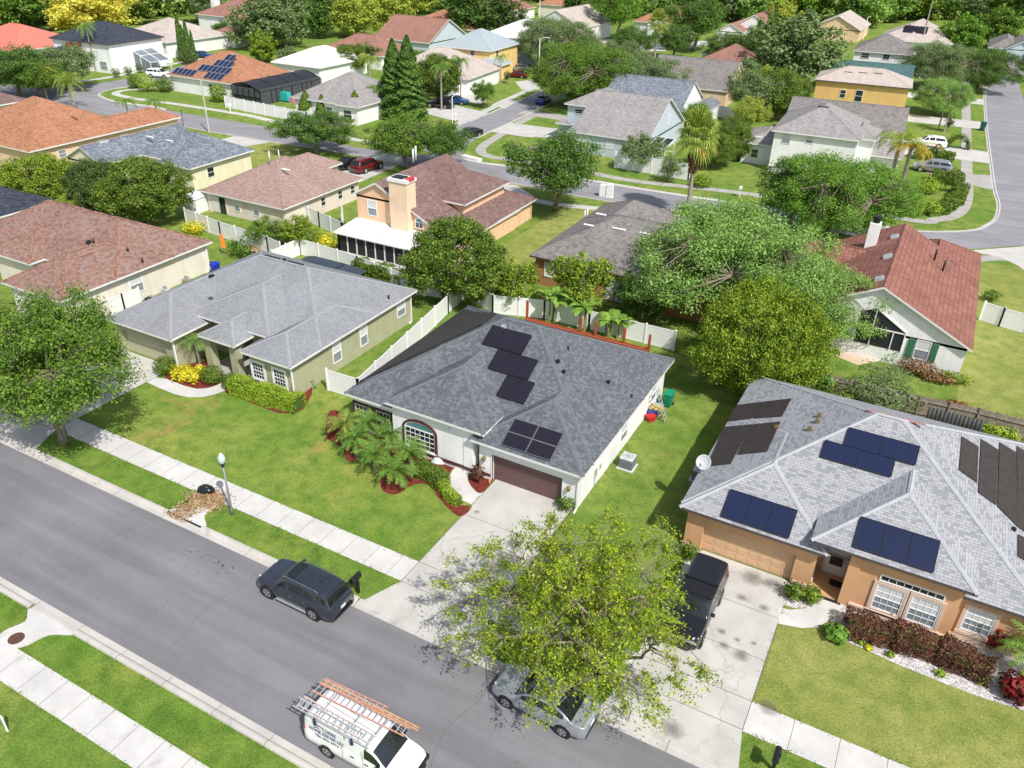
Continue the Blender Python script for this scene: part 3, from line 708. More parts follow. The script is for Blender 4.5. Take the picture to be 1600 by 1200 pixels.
def vents(H, bi, side, pix, name='roof_vent', size=.28, h=.16, mat='black', shape='box'):
    if side == 'N':           # seen edge-on: place them just behind the ridge, at the x the photo shows
        x0, y0, x1, y1 = H['blocks'][bi]['r']; p_ = H['blocks'][bi]['p']; zr = H['blocks'][bi]['z']+p_*(y1-y0)/2; hl = (y1-y0)/2*math.sqrt(1+p_*p_)
        uv = [(x1-(H['mw'].inverted() @ Vector((*g(px, py, zr), zr))).x, hl-.35) for px, py in pix]
    else: uv = on_roof(H, bi, side, pix)
    for (u, v) in uv:
        o, U, V, n = plane_of(H, bi, side); c = o+U*u+V*v; m = MB()
        if shape == 'pipe':
            m.tube([c-Vector((0, 0, .1)), c+Vector((0, 0, h))], size/2, 8); m.build(name, M[mat], H['root'], None, True)
        elif shape == 'long':
            a = [(u-size/2, v-.12), (u+size/2, v-.12), (u+size/2, v+.12), (u-size/2, v+.12)]
            P = lambda q, d: o+U*q[0]+V*q[1]+n*d
            m.hexa([P(q, -.02) for q in a]+[P((a[0][0], a[0][1]), h), P((a[1][0], a[1][1]), h), P(a[2], .03), P(a[3], .03)], 0); m.build(name, M[mat], H['root'])
        else:
            m.hexa([c+U*a*size/2+V*b*size/2+n*d for d, k in ((-.02, 1), (h, .8)) for a, b in ((-k, -k), (k, -k), (k, k), (-k, k))]); m.build(name, M[mat], H['root'])
def ground_px(H, px, py): return H['mw'].inverted() @ Vector((*g(px, py), 0))
# ---------------------------------------------------------------- shingle and wall colours
M['r_slate'] = shingle('shingle_slate', (0.098, 0.108, 0.126), (0.142, 0.153, 0.174), (0.165, 0.176, 0.197), .28, .14)
M['r_slate_cap'] = plain('shingle_slate_cap', (0.128, 0.139, 0.158), 0.9)
M['r_ltgrey'] = shingle('shingle_light_grey', (0.255, 0.265, 0.288), (0.30, 0.31, 0.335), (0.22, 0.23, 0.252))
M['r_ltgrey_cap'] = plain('shingle_light_cap', (0.275, 0.285, 0.308), 0.9)
M['r_pale'] = shingle('shingle_pale_grey', (0.325, 0.333, 0.357), (0.375, 0.384, 0.408), (0.225, 0.234, 0.26), .34, .16, streak=.05)
M['r_pale_cap'] = plain('shingle_pale_cap', (0.375, 0.39, 0.412), 0.85)
M['r_brown'] = shingle('shingle_brown', (0.20, 0.115, 0.095), (0.34, 0.20, 0.155), (0.27, 0.20, 0.185), .34, .17)
M['r_brown_cap'] = shingle('shingle_brown_cap', (0.20, 0.10, 0.08), (0.40, 0.22, 0.15))
M['r_pink'] = shingle('shingle_pinkbrown', (0.27, 0.185, 0.16), (0.41, 0.29, 0.25), (0.34, 0.24, 0.21), .3, .16)
M['r_plum'] = shingle('shingle_plum', (0.15, 0.095, 0.09), (0.26, 0.17, 0.16), (0.20, 0.12, 0.11), .5, .2)
M['r_gbrown'] = shingle('shingle_greybrown', (0.16, 0.145, 0.14), (0.28, 0.26, 0.255), (0.23, 0.21, 0.20), .4, .2)
M['r_orange'] = shingle('shingle_orange', (0.30, 0.135, 0.075), (0.47, 0.225, 0.13), (0.40, 0.20, 0.12), .4, .2)
M['r_bluegrey'] = shingle('shingle_bluegrey', (0.13, 0.15, 0.185), (0.20, 0.225, 0.265), (0.25, 0.275, 0.32), .4, .2)
M['r_navy'] = shingle('shingle_navy', (0.030, 0.036, 0.055), (0.065, 0.075, 0.10), None, .4, .2)
M['r_red'] = tile_roof('red_tile', (0.235, 0.095, 0.072), (0.315, 0.14, 0.108))
M['r_redflat'] = plain('red_roof', (0.58, 0.17, 0.13), 0.7, var=.1)
M['r_white'] = plain('white_roof', (0.82, 0.82, 0.82), 0.5, var=.05)
M['r_metal'] = plain('pale_metal_roof', (0.50, 0.57, 0.60), 0.35, .35, var=.15)
M['r_teal'] = shingle('shingle_teal', (0.05, 0.115, 0.115), (0.095, 0.18, 0.18), None, .5, .22)
M['r_beige'] = shingle('shingle_beige', (0.45, 0.385, 0.35), (0.56, 0.49, 0.45), None, .4, .2)
M['r_mid'] = shingle('shingle_midgrey', (0.24, 0.225, 0.225), (0.36, 0.34, 0.34), (0.31, 0.29, 0.29), .4, .2)
M['r_rust'] = shingle('shingle_rust', (0.27, 0.135, 0.105), (0.36, 0.195, 0.155), None, .4, .2)
M['w_white'] = stucco('wall_white', (0.84, 0.84, 0.84)); M['w_sage'] = stucco('wall_sage', (0.40, 0.405, 0.26)); M['w_orange'] = stucco('wall_tan_orange', (0.62, 0.36, 0.195))
M['w_cream'] = stucco('wall_cream', (0.75, 0.70, 0.60)); M['w_pale'] = stucco('wall_pale_pink', (0.74, 0.64, 0.57)); M['w_peach'] = stucco('wall_peach', (0.80, 0.53, 0.34))
M['w_brown'] = stucco('wall_brown', (0.40, 0.20, 0.09)); M['w_yellow'] = stucco('wall_yellow', (0.80, 0.58, 0.24)); M['w_gold'] = stucco('wall_gold', (0.72, 0.47, 0.18)); M['w_blue'] = stucco('wall_pale_blue', (0.52, 0.60, 0.66))
M['w_lemon'] = stucco('wall_lemon', (0.78, 0.73, 0.53)); M['w_apric'] = stucco('wall_apricot', (0.76, 0.55, 0.36))
M['sill'] = stucco('sill_beige', (0.66, 0.50, 0.40)); M['maroon'] = plain('maroon_trim', (0.085, 0.030, 0.030), 0.7)
M['gd_brown'] = plain('garage_brown', (0.135, 0.075, 0.070), 0.55, var=.08); M['gd_tan'] = plain('garage_tan', (0.60, 0.385, 0.225), 0.6, var=.05); M['gd_sage'] = plain('garage_sage', (0.42, 0.42, 0.27), 0.6, var=.05)
M['door_wh'] = plain('door_white', (0.70, 0.69, 0.66), 0.5)
M['brass'] = plain('lantern_brass', (0.30, 0.22, 0.10), 0.4, .6)
PEAK = .52
def B(x0, y0, x1, y1, z=2.9, p=PEAK, k='hip', **kw): return dict(r=(x0, y0, x1, y1), z=z, p=p, k=k, **kw)
def piers(H, x0, x1, gx0, gx1, h, yo, yi, top, mat):
    """the wall in front of a recessed garage door"""
    m = MB(); m.box(x0, yo, -.05, gx0, yi, top); m.box(gx1, yo, -.05, x1, yi, top); m.box(gx0, yo+.001, h, gx1, yi, top)
    return m.build('garage_wall', mat, H['root'])
def lantern(H, x, y, z):
    m = MB(); m.box(x-.06, y-.03, z-.12, x+.06, y, z+.12); m.lathe([(.02, -.20), (.10, -.14), (.12, .10), (.05, .2), (0, .26)], 8, (x, y-.16, z)); m.bar((x, y, z+.1), (x, y-.16, z+.22), .03, .03)
    m.build('wall_lantern', M['brass'], H['root'])
def gutter_pipe(H, x, y, zt):
    m = MB(); m.box(x-.05, y-.05, .1, x+.05, y+.05, zt); m.bar((x, y, .12), (x, y-.35, .05), .1, .08); m.build('downspout', M['white'], H['root'])

# ---- the white house in the middle
H1 = house('white_house', 'white bungalow under a slate grey roof with stepped solar arrays, behind the pygmy palms', 0, 0, 0,
    [B(-30.2, 35.0, -13.0, 49.75, w=(-29.75, 37.2, -13.45, 49.3)), B(-30.195, 34.15, -22.0, 45, w=(-29.75, 34.6, -26.2, 45)), B(-20.5, 33.75, -13.01, 43.5, w=(-20.0, 34.6, -13.455, 43)), B(-26.7, 33.75, -19.45, 45, 3.55, w=(-26.35, 34.12, -21.05, 41))],
    M['w_white'], M['r_slate'], M['r_slate_cap'])
root = H1['root']
# the roof block over the garage has its own front wall; the porch stays open between the two wings
garage(H1, -19.1, -14.42, 1.98, 34.45, M['gd_brown'], rows=4, cols=1, raised=False)
piers(H1, -20.0, -13.44, -19.1, -14.42, 1.98, 34.18, 34.5, 2.72, M['w_white'])
m = MB(); m.box(-19.16, 34.15, 0, -19.1, 34.3, 2.02); m.box(-14.42, 34.15, 0, -14.36, 34.3, 2.02); m.box(-19.1, 34.15, 1.98, -14.42, 34.3, 2.04); m.build('garage_trim', M['white'], root)
m = MB(); m.box(-20.03, 34.14, .28, -19.2, 34.2, .46); m.box(-26.4, 34.06, .26, -20.9, 34.14, .46); m.box(-21.1, 34.02, .26, -20.35, 34.9, .46); m.build('base_band', M['maroon'], root)
# porch column next to the entry
m = MB(); m.box(-21.05, 34.08, -.05, -20.4, 34.75, 3.3); m.build('porch_column', M['w_white'], root)
m = MB(); m.box(-20.4, 34.9, -.03, -19.95, 36.6, .05); m.build('porch_floor', M['conc'], root)
for (x0, x1, z0, z1) in ((-29.65, -28.45, .55, 2.0), (-27.95, -26.95, .55, 2.0)):
    window(H1, 'S', 34.6, x0, z0, x1-x0, z1-z0, (4, 4), 'none', M['maroon'])
# the big arched window
wf = window(H1, 'S', 34.12, -25.35, .62, 2.15, 1.35, (6, 4), 'none', None, .07, .52, fm='white')
mm = MB(); n = 14
for i in range(n):
    t0, t1 = math.pi*i/n, math.pi*(i+1)/n
    P = [(-24.275-math.cos(t)*(1.145+dr), d, 1.97+math.sin(t)*(.59+dr)) for d in (34.12, 34.03) for t, dr in ((t0, 0), (t1, 0), (t1, .15), (t0, .15))]
    mm.hexa([P[0], P[1], P[5], P[4], P[3], P[2], P[6], P[7]])
for x in (-25.57, -23.13): mm.box(x, 34.03, .5, x+.15, 34.13, 1.97)
mm.box(-25.6, 34.02, .36, -22.95, 34.13, .5); mm.build('window_surround', M['maroon'], root)
m = MB(); m.box(-25.55, 34.0, .5, -23.0, 34.12, .60); m.build('window_sill', M['white'], root)
m = MB(); m.box(-20.95, 37.08, 0, -20.1, 37.19, 2.1); m.build('front_door', M['black'], root)
window(H1, 'E', -13.45, 40.9, .75, 1.1, 1.15, (1, 2), 'half'); window(H1, 'E', -13.45, 46.6, .75, .9, 1.15, (1, 2), 'half')
lantern(H1, -19.6, 34.18, 1.55); lantern(H1, -13.95, 34.18, 1.5)
m = MB(); m.box(-13.46, 36.6, .8, -13.36, 36.95, 1.4); m.box(-13.46, 37.4, .9, -13.38, 37.6, 1.3); m.tube([(-13.4, 36.8, .8), (-13.4, 36.8, .1)], .025, 6); m.build('meter_box', M['alu'], root)
gutter_pipe(H1, -13.42, 34.15, 2.7)
# solar arrays
panels(H1, 0, 'S', [(771, 508.5), (831, 524.6), (816, 553), (751.5, 537.7)], 3, 1)
panels(H1, 0, 'S', [(778.5, 546.5), (841.5, 562.5), (826, 592), (760.5, 577)], 3, 1)
panels(H1, 0, 'S', [(792.5, 586.5), (836.5, 598), (818.5, 631.5), (775.5, 618)], 2, 1)
panels(H1, 2, 'S', [(805.5, 654), (881.5, 677.5), (859, 721), (782, 694)], 2, 2, gap=.03, fr='pv_line')
# black pool-heater mats on the left slope: five strips with pointed ends
o_, u_, v_, n_v = plane_of(H1, 0, 'W')
hw = (49.75-35.0)
for k, (y0, y1) in enumerate(((35.6, 48.7), (37.0, 47.6), (38.3, 46.7), (39.6, 45.9), (40.9, 45.1))):
    a, b = .35+k*1.25, .35+(k+1)*1.25-.05
    U = lambda y: 49.75-y
    slab(H1, 0, 'W', [(U(y0)+.55, a), (U(y0), b) if False else (U(y0+1.15), b), (U(y1-1.0), b), (U(y1), a)][::1], .03, .06, 'pool_heater_mat', [M['mat_brown']])
m = MB()
pts = [o_+u_*(49.75-y)+v_*(.35+k*1.25)+n_v*.09 for k, y in enumerate((35.5, 36.9, 38.2, 39.5, 40.8, 42.0))]
m.tube(pts, .05, 6); m.build('header_pipe', M['black'], root)
vents(H1, 0, 'E', [(872, 564), (881, 580), (951, 596)]); vents(H1, 0, 'E', [(889, 544), (988, 619)], size=.14, h=.2, shape='pipe')
vents(H1, 0, 'S', [(787, 511), (823, 656)], 'roof_vent', .3, .25, 'alu')
vents(H1, 0, 'N', [(803, 502), (832, 510)], 'ridge_vent', 1.3, .12, 'r_slate_cap', 'long')

# ---- the sage green house
H2 = house('sage_green_house', 'sage green bungalow with a light grey shingle roof and white window trim', 0, 0, 0,
    [B(-52.5, 38.0, -35.38, 50.2, p=.46), B(-52.495, 33.55, -45.46, 46, p=.46, w=(-52.05, 34.5, -45.92, 44)), B(-40.13, 34.88, -35.39, 45, p=.46), B(-47.2, 36.9, -39.2, 47.5, 3.35, .46, w=(-46.8, 37.9, -40, 45)), B(-44.3, 35.0, -40.75, 44, 3.05, wall=False)],
    M['w_sage'], M['r_ltgrey'], M['r_ltgrey_cap'])
root = H2['root']
garage(H2, -51.6, -46.8, 2.0, 34.4, M['gd_sage'], rows=4, cols=1, raised=False)
piers(H2, -52.05, -45.92, -51.6, -46.8, 2.0, 34.02, 34.5, 2.7, M['w_sage'])
for x in (-43.9, -41.35):
    m = MB(); m.box(x-.32, 35.35, 0, x+.32, 35.95, 2.85); m.build('porch_column', M['w_sage'], root)
m = MB(); m.box(-44.3, 35.2, -.02, -40.2, 38, .08); m.build('porch_floor', M['conc_old'], root)
m = MB(); m.box(-42.9, 37.86, .05, -41.9, 37.96, 2.1); m.build('front_door', M['gd_brown'], root)
window(H2, 'S', 37.95, -44.2, .9, .9, 1.1, (2, 2), 'none'); 
for x in (-39.45, -37.45): window(H2, 'S', 35.34, x, .78, .95, 1.2, (4, 4), 'none', M['white'], .05, .16)
for y, w_, z0, z1 in ((39.75, .85, .8, 2.3), (43.0, .8, .75, 2.3), (47.9, 1.0, 1.2, 2.4)): window(H2, 'E', -35.83, y, z0, w_, z1-z0, (1, 2), 'half', None, .07)
gutter_pipe(H2, -35.75, 35.28, 2.7); gutter_pipe(H2, -35.75, 49.7, 2.7); gutter_pipe(H2, -45.85, 34.0, 2.7)
vents(H2, 0, 'N', [(413, 405), (450, 414)], 'ridge_vent', 1.6, .14, 'black', 'long')
vents(H2, 0, 'W', [(330, 431)], size=.35, h=.2); vents(H2, 0, 'E', [(608, 465)], size=.16, h=.3, shape='pipe'); vents(H2, 0, 'N', [(439, 407)], size=.25, h=.2)

# ---- the orange stucco house on the right
H3 = house('orange_stucco_house', 'tan orange stucco bungalow under a pale grey roof with blue solar panels', 0, 0, 0,
    [B(-7.5, 34.36, 9.95, 50.5, p=.48, w=(-7.05, 36.6, 9.5, 50)), B(-7.495, 33.98, .19, 45, p=.48, w=(-7.05, 34.8, -.26, 42)), B(-.78, 33.85, 6.68, 46, 3.65, .5, w=(1.75, 34.3, 6.25, 42))],
    M['w_orange'], M['r_pale'], M['r_pale_cap'], 'fascia_dk', [(4.0, 34.78, -.05, 9.5, 37, 2.75)])
root = H3['root']
garage(H3, -6.1, -1.25, 1.95, 34.72, M['gd_tan'], rows=4, cols=8)
piers(H3, -7.06, -.26, -6.1, -1.25, 1.95, 34.42, 34.8, 2.72, M['w_orange'])
m = MB(); m.box(-7.1, 34.36, -.02, -6.2, 34.46, .32); m.box(-1.15, 34.36, -.02, -.22, 34.46, .32); m.box(-.3, 34.4, -.02, -.2, 36, .32); m.build('base_band', M['sill'], root)
m = MB(); m.box(1.2, 34.22, 0, 1.75, 34.8, 3.4); m.build('porch_column', M['w_orange'], root)
m = MB(); m.box(-.3, 34.3, -.02, 1.8, 37.0, .06); m.build('porch_floor', plain('porch_tile', (0.55, 0.33, 0.17), .7), root)
m = MB(); m.box(.15, 36.2, .06, 1.15, 36.3, 2.25); m.box(.0, 36.22, .06, 1.3, 36.35, 2.4, 1); m.box(.32, 36.17, .7, .98, 36.21, 2.0, 2); m.box(1.05, 36.12, 1.0, 1.1, 36.2, 1.35, 3); m.build('front_door', [M['door_wh'], M['sill'], M['glass'], M['brass']], root)
m = MB(); m.box(-.26, 36.35, -.05, 1.75, 36.6, 3.2); m.build('porch_wall', M['w_orange'], root)
m = MB(); m.box(1.7, 34.18, -.02, 6.32, 34.3, .30); m.box(6.25, 34.68, -.02, 9.6, 34.8, .30); m.build('base_band', M['sill'], root)
for x in (2.75, 4.35): window(H3, 'S', 34.3, x, .52, 1.18, 1.45, (4, 4), 'half', M['sill'], .07)
m = MB(); m.box(2.45, 34.18, .20, 5.85, 34.3, .34); m.build('window_sill', M['sill'], root)
window(H3, 'S', 34.3, 2.75, 2.32, 2.78, .27, (8, 1), 'none', None, .07, name='transom_window')
window(H3, 'S', 34.78, 6.75, .72, 1.1, 1.3, (4, 4), 'half', M['sill'], .07)
m = MB(); m.box(6.5, 34.66, .38, 8.1, 34.8, .56); m.build('window_sill', M['sill'], root)
panels(H3, 1, 'S', [(1141, 764.5), (1246.5, 797), (1232, 842.5), (1127, 806)], 3, 1, 'pv_blue', (6, 10))
panels(H3, 0, 'S', [(1326, 668.5), (1438.5, 697), (1430, 726), (1318, 697)], 2, 1, 'pv_blue', (10, 6))
panels(H3, 0, 'S', [(1290, 687.5), (1399, 718), (1392.5, 745.5), (1281, 714)], 2, 1, 'pv_blue', (10, 6))
panels(H3, 2, 'S', [(1345, 807), (1469, 845), (1459, 895), (1332.5, 855)], 3, 1, 'pv_blue', (6, 10))
def mats_on(H, bi, side, quads, name='pool_heater_mat', mat='mat_brown', lines=True):
    for q in quads:
        P = on_roof(H, bi, side, q); slab(H, bi, side, P, .03, .065, name, [M[mat], M['pv_frame']], False)
mats_on(H3, 0, 'W', [[(1136, 657), (1177, 652), (1192, 626.5), (1151, 632)], [(1178.5, 652), (1221.5, 649), (1236, 621.5), (1193.5, 626.5)],
    [(1104, 728), (1141, 725), (1150, 708), (1174, 662), (1130, 666)], [(1152, 708.5), (1198, 704), (1219, 657.5), (1175.5, 662)]][:2])
mats_on(H3, 0, 'W', [[(1105, 727), (1141, 723), (1174, 662), (1131, 666)], [(1152, 708.5), (1198, 704), (1219, 657.5), (1175.5, 662)]])
mats_on(H3, 0, 'E', [[(1504, 681), (1530, 697), (1528, 753), (1500, 733)], [(1534, 685), (1561, 702), (1558, 788), (1530, 768)], [(1563, 690), (1589, 706), (1592, 822), (1560, 790)], [(1590, 696), (1616, 712), (1620, 842), (1592, 822)], [(1592, 834), (1625, 850), (1630, 890), (1592, 868)]])
vents(H3, 0, 'W', [(1213, 667), (1277, 658), (1265, 670), (1280, 649)], 'roof_vent', .26, .2, 'brass'); vents(H3, 0, 'E', [(1585, 826)], size=.2)
vents(H3, 0, 'N', [(1376, 643.5), (1427, 657)], 'ridge_vent', 1.3, .07, 'vent_red', 'long')

# ---- brown roofed cream house at the left edge
H0 = house('cream_house', 'cream bungalow under a mottled brown shingle roof, leftmost in the front row', 0, 0, 0,
    [B(-78.2, 38.7, -57.9, 49.5), B(-65.4, 33.7, -57.885, 45), B(-73.0, 37.2, -66.8, 45, 2.95)], M['w_cream'], M['r_brown'], M['r_brown_cap'])
garage(H0, -64.6, -59.6, 2.0, 34.12, M['trim'], rows=4, cols=8)
window(H0, 'E', -58.35, 40.35, .9, 1.2, 1.45, (1, 2), 'half', None, .08); gutter_pipe(H0, -58.25, 48.8, 2.7)
vents(H0, 0, 'E', [(147, 378), (200, 391), (223, 408)], size=.2, h=.3, shape='pipe'); vents(H0, 0, 'E', [(136, 396)], 'roof_vent', 1.2, .12, 'r_brown_cap', 'long'); vents(H0, 0, 'S', [(138, 378)], size=.45, h=.15); vents(H0, 0, 'N', [(132, 328), (163, 336)], 'ridge_vent', 1.0, .12, 'black', 'long')

# ---- the row behind, backs towards the camera
H8 = house('navy_roof_house', 'white house under a dark navy roof, cut by the left edge', 0, 0, 0, [B(-96, 36.5, -80.4, 49.6)], M['w_white'], M['r_navy'])
window(H8, 'E', -80.85, 44.4, 1.0, .95, 1.3, (1, 2), 'half'); window(H8, 'E', -80.85, 47.3, 1.0, .95, 1.3, (1, 2), 'full')
H5 = house('pale_pink_house', 'pale pink bungalow with a pinkish brown roof and two white skylights', 0, 0, 0,
    [B(-72.1, 61.1, -59.9, 74.8, 2.4, .5), B(-72.09, 63, -66.2, 78.8, 2.4, .5)], M['w_pale'], M['r_pink'])
for x, w_, z in ((-67.6, .8, .75), (-64.8, .85, .75)): window(H5, 'S', 61.55, x, z, w_, 1.2, (1, 2), 'half')
m = MB(); m.box(-70.9, 61.48, .1, -68.8, 61.57, 1.95); m.box(-69.8, 61.46, .1, -68.9, 61.5, 1.9, 1); m.build('sliding_door', [M['blind'], M['glass']], H5['root'])
for y in (67.5, 70.5, 72.8): window(H5, 'E', -60.35, y, .9, .7, .9, (1, 2), 'none')
vents(H5, 0, 'W', [(420, 257)], 'skylight', 1.1, .2, 'white'); vents(H5, 0, 'S', [(446, 264)], 'skylight', 1.1, .12, 'white', 'long'); vents(H5, 0, 'W', [(421, 250), (436, 248)], size=.12, h=1.1, mat='white', shape='pipe')
H6 = house('peach_house', 'peach two storey house with a plum roof, tall chimney and white roofed sunroom', 0, 0, 0,
    [B(-51.3, 62.1, -45.5, 72.5, 5.3, .53, 'gy', oh=.3), B(-48.4, 62.15, -39.0, 75.3, 2.2, .5, 'shed', oh=.35), B(-51.3, 67, -41, 76.5, 4.6, .47), B(-45.5, 70, -39.02, 79.5, 2.3, .45)], M['w_peach'], M['r_plum'])
root = H6['root']; yw = 62.4
m = MB(); m.box(-46.4, 61.7, -.05, -44.3, 63.2, 7.45); m.box(-46.5, 61.6, 7.45, -44.2, 63.3, 7.75, 1); m.box(-44.6, 62.0, 7.6, -44.15, 62.9, 7.9, 2); m.box(-46.2, 61.9, 7.75, -44.9, 62.9, 7.85, 3); m.build('chimney', [stucco('chimney_cream', (.82, .62, .43)), M['white'], plain('red_cap', (.55, .06, .05), .7), M['black']], root)
x_, z_ = gy(576, 335, yw); window(H6, 'S', yw, x_, z_, 1.05, 1.5, (1, 2), 'half')
x_, z_ = gy(610, 349, yw); window(H6, 'S', yw, x_, z_, .55, .8, (1, 1), 'none', None, .05, .28); x_, z_ = gy(650, 355, yw); window(H6, 'S', yw, x_, z_, .85, .55, (2, 1), 'none', None, .05, .42)
m = MB()
m.hexa([(-51.2, 58.6, 2.2), (-41.6, 58.6, 2.2), (-41.6, 62.4, 2.6), (-51.2, 62.4, 2.6), (-51.2, 58.6, 2.32), (-41.6, 58.6, 2.32), (-41.6, 62.4, 2.72), (-51.2, 62.4, 2.72)]); sr = m.build('sunroom_roof', M['r_white'], root)
m = MB()
for i in range(9):
    x = -50.9+i*1.13; m.box(x-.05, 58.9, 0, x+.05, 59.02, 2.22)
m.box(-50.9, 58.91, 2.02, -41.85, 59.01, 2.2); m.box(-50.9, 58.91, 0, -41.85, 59.01, .35); m.box(-50.95, 58.9, 0, -50.85, 62.1, 2.2); m.build('sunroom_frame', M['white'], root)
for i in range(8): m = MB(); m.box(-50.8+i*1.13, 58.94, .35, -49.85+i*1.13, 58.98, 2.02); m.build('screen_panel', M['screen'], root)
vents(H6, 1, 'E', [(732, 276)], 'roof_vent', 1.1, .14, 'white', 'long'); vents(H6, 0, 'W', [(645, 250), (649, 246)], size=.14, h=1.0, mat='white', shape='pipe')
H7 = house('brown_walled_house', 'brown walled bungalow under a grey brown hip roof, half hidden by the pale oak', 0, 0, 0,
    [B(-31.1, 62.1, -12.5, 74.5), B(-31.08, 62.3, -20.8, 80), B(-21, 68, -12.6, 79, 2.9)], M['w_brown'], M['r_gbrown'], None, 'fascia_dk')
window(H7, 'S', 62.55, -29.65, 1.05, 1.05, 1.3, (1, 2), 'full'); 
m = MB(); m.box(-23.5, 62.46, .15, -21.8, 62.57, 2.15); m.box(-22.68, 62.44, .15, -22.62, 62.47, 2.15, 1); m.build('sliding_door', [M['blind'], M['black']], H7['root'])
vents(H7, 1, 'W', [(913, 339), (917, 337)], size=.14, h=.8, mat='white', shape='pipe'); vents(H7, 1, 'S', [(920, 351), (939, 334)], 'skylight', 1.0, .12, 'white', 'long'); vents(H7, 0, 'S', [(967, 357), (1008, 364)], 'skylight', 1.3, .14, 'white', 'long')
H4 = house('red_tile_house', 'white gabled house under a red tile roof with green window shutters', 0, 0, 0,
    [B(-8.4, 62.9, 5.8, 80, 2.7, .5, 'gy', oh=.35), B(-14.5, 68.5, 5.78, 79.5, 2.7, .45), B(-2, 76, 5.79, 86, 2.72, .5)], M['w_white'], M['r_red'], M['r_red'])
root = H4['root']
m = MB(); m.box(-4.05, 75, 2.5, -3.15, 76, 7.2); m.lathe([(.3, 0), (.3, .35), (.38, .4), (.38, .55), (0, .6)], 10, (-3.6, 75.5, 7.2), 1); m.build('chimney', [M['w_white'], M['black']], root)
m = MB(); y = 63.22
m.poly([(-2.4, y, 1.2), (1.09, y, 1.2), (1.09, y, 2.85), (-1.3, y, 4.3), (-2.4, y, 3.9)]); sc = m.build('screen_opening', M['screen'], root)
m = MB()
for a, b in (((-1.3, 1.2), (-1.3, 4.3)), ((-2.4, 2.7), (1.09, 2.7)), ((.25, 1.2), (.25, 2.7)), ((-1.3, 4.3), (1.09, 2.85)), ((1.09, 1.2), (1.09, 2.85))): m.bar((a[0], y-.03, a[1]), (b[0], y-.03, b[1]), .08, .08)
m.build('screen_frame', M['white'], sc)
window(H4, 'S', 63.25, 2.05, .95, .95, 1.5, (1, 2), 'half')
for x in (1.45, 3.12): 
    m = MB(); m.box(x, 63.15, .9, x+.45, 63.24, 2.5)
    for i in range(10): m.box(x+.06, 63.135, 1.0+i*.145, x+.39, 63.16, 1.09+i*.145)
    m.build('shutter', plain('green_shutter', (.05, .17, .10), .6), root)
vents(H4, 0, 'W', [(1398, 369), (1387, 400), (1374, 435)], 'roof_vent', .7, .22, 'alu'); vents(H4, 0, 'E', [(1461, 405), (1474, 422)], size=.16, h=1.0, mat='black', shape='pipe')
H9 = house('apricot_house', 'apricot bungalow under a broad orange brown hip roof, left of the slate blue roof', 0, 0, 0, [B(-118, 59.9, -100.3, 76.5), B(-106, 66, -100.31, 84, 2.92)], M['w_apric'], M['r_orange'])
for y in (64, 70, 73.5): window(H9, 'E', -100.75, y, 1.2, 1.0, .9, (1, 2), 'grey')
vents(H9, 0, 'N', [(45, 172), (68, 168)], 'roof_vent', 1.0, .2, 'alu', 'long')
H10 = house('lemon_house', 'pale lemon bungalow under a mottled slate blue roof with a gable end', 0, 0, 0, [B(-89.5, 66.6, -78.2, 76), B(-94.8, 60.8, -88, 76, 2.9, .5, 'gy', oh=.25), B(-84, 65.4, -78.21, 73)], M['w_lemon'], M['r_bluegrey'])
window(H10, 'S', 61.05, -92.6, .9, 1.2, 1.3, (2, 2), 'grey'); window(H10, 'E', -78.65, 68.2, 1.1, 1.0, 1.1, (1, 2), 'none'); window(H10, 'S', 65.85, -81.2, .6, .9, 1.5, (1, 2), 'full'); window(H10, 'E', -88.25, 62, 1.2, 1, .8, (1, 1), 'grey')
vents(H10, 0, 'S', [(264, 219), (233, 213)], 'skylight', 1.2, .14, 'white', 'long'); vents(H10, 1, 'E', [(163, 221)], 'skylight', 1.2, .14, 'white', 'long')
# ---------------------------------------------------------------- houses across the back street and beyond
def simple(name, label, blocks, wall, roof, rot=0.0, o=(0, 0), wins=(), fascia='trim', cap=None):
    """the house turns about the middle of its first block"""
    x0, y0, x1, y1 = blocks[0]['r']; cx, cy = (x0+x1)/2, (y0+y1)/2; c_, s_ = math.cos(rot), math.sin(rot)
    H = house(name, label, cx-(c_*cx-s_*cy), cy-(s_*cx+c_*cy), rot, blocks, M[wall], M[roof], cap, fascia)
    for wv in wins: window(H, *wv)
    return H
def wS(y, x, z, w_=1.0, h=1.2, b='none'): return ('S', y, x, z, w_, h, (1, 2), b)
def wE(x, y, z, w_=1.0, h=1.2, b='none'): return ('E', x, y, z, w_, h, (1, 2), b)
H11 = simple('orange_roof_house', 'white house under an orange roof packed with stepped solar panels, beside a pool cage', [B(-129.7, 106.8, -112.9, 122)], 'w_white', 'r_orange', wins=[wS(107.25, -119.5, 1.0)])
for v0, us in ((.35, [1.2+1.08*k for k in range(5)]+[9.2+1.08*k for k in range(4)]), (2.15, [6.2+1.08*k for k in range(7)]), (3.95, [8.6+1.08*k for k in range(4)]), (5.75, [9.8, 10.88])):
    for u0 in us: slab(H11, 0, 'S', [(u0, v0), (u0+1.03, v0), (u0+1.03, v0+1.72), (u0, v0+1.72)], .06, .11, 'solar_panel', [M['pv_blue'], M['alu']], True)
t = emp('pool_cage', -109.8, 114.5, 0, 0, 'dark screened pool cage with a curved roof beside the orange roofed house', 'pool cage')
m = MB(); n = 10
prof = [(-3.3+6.6*i/n, 2.3+1.15*math.sin(math.pi*(.15+.85*i/n))) for i in range(n+1)]
for (x0, z0), (x1, z1) in zip(prof, prof[1:]): m.hexa([(x0, -8, z0-.05), (x1, -8, z1-.05), (x1, 8, z1-.05), (x0, 8, z0-.05), (x0, -8, z0), (x1, -8, z1), (x1, 8, z1), (x0, 8, z0)])
m.build('screen_roof', M['screen'], t)
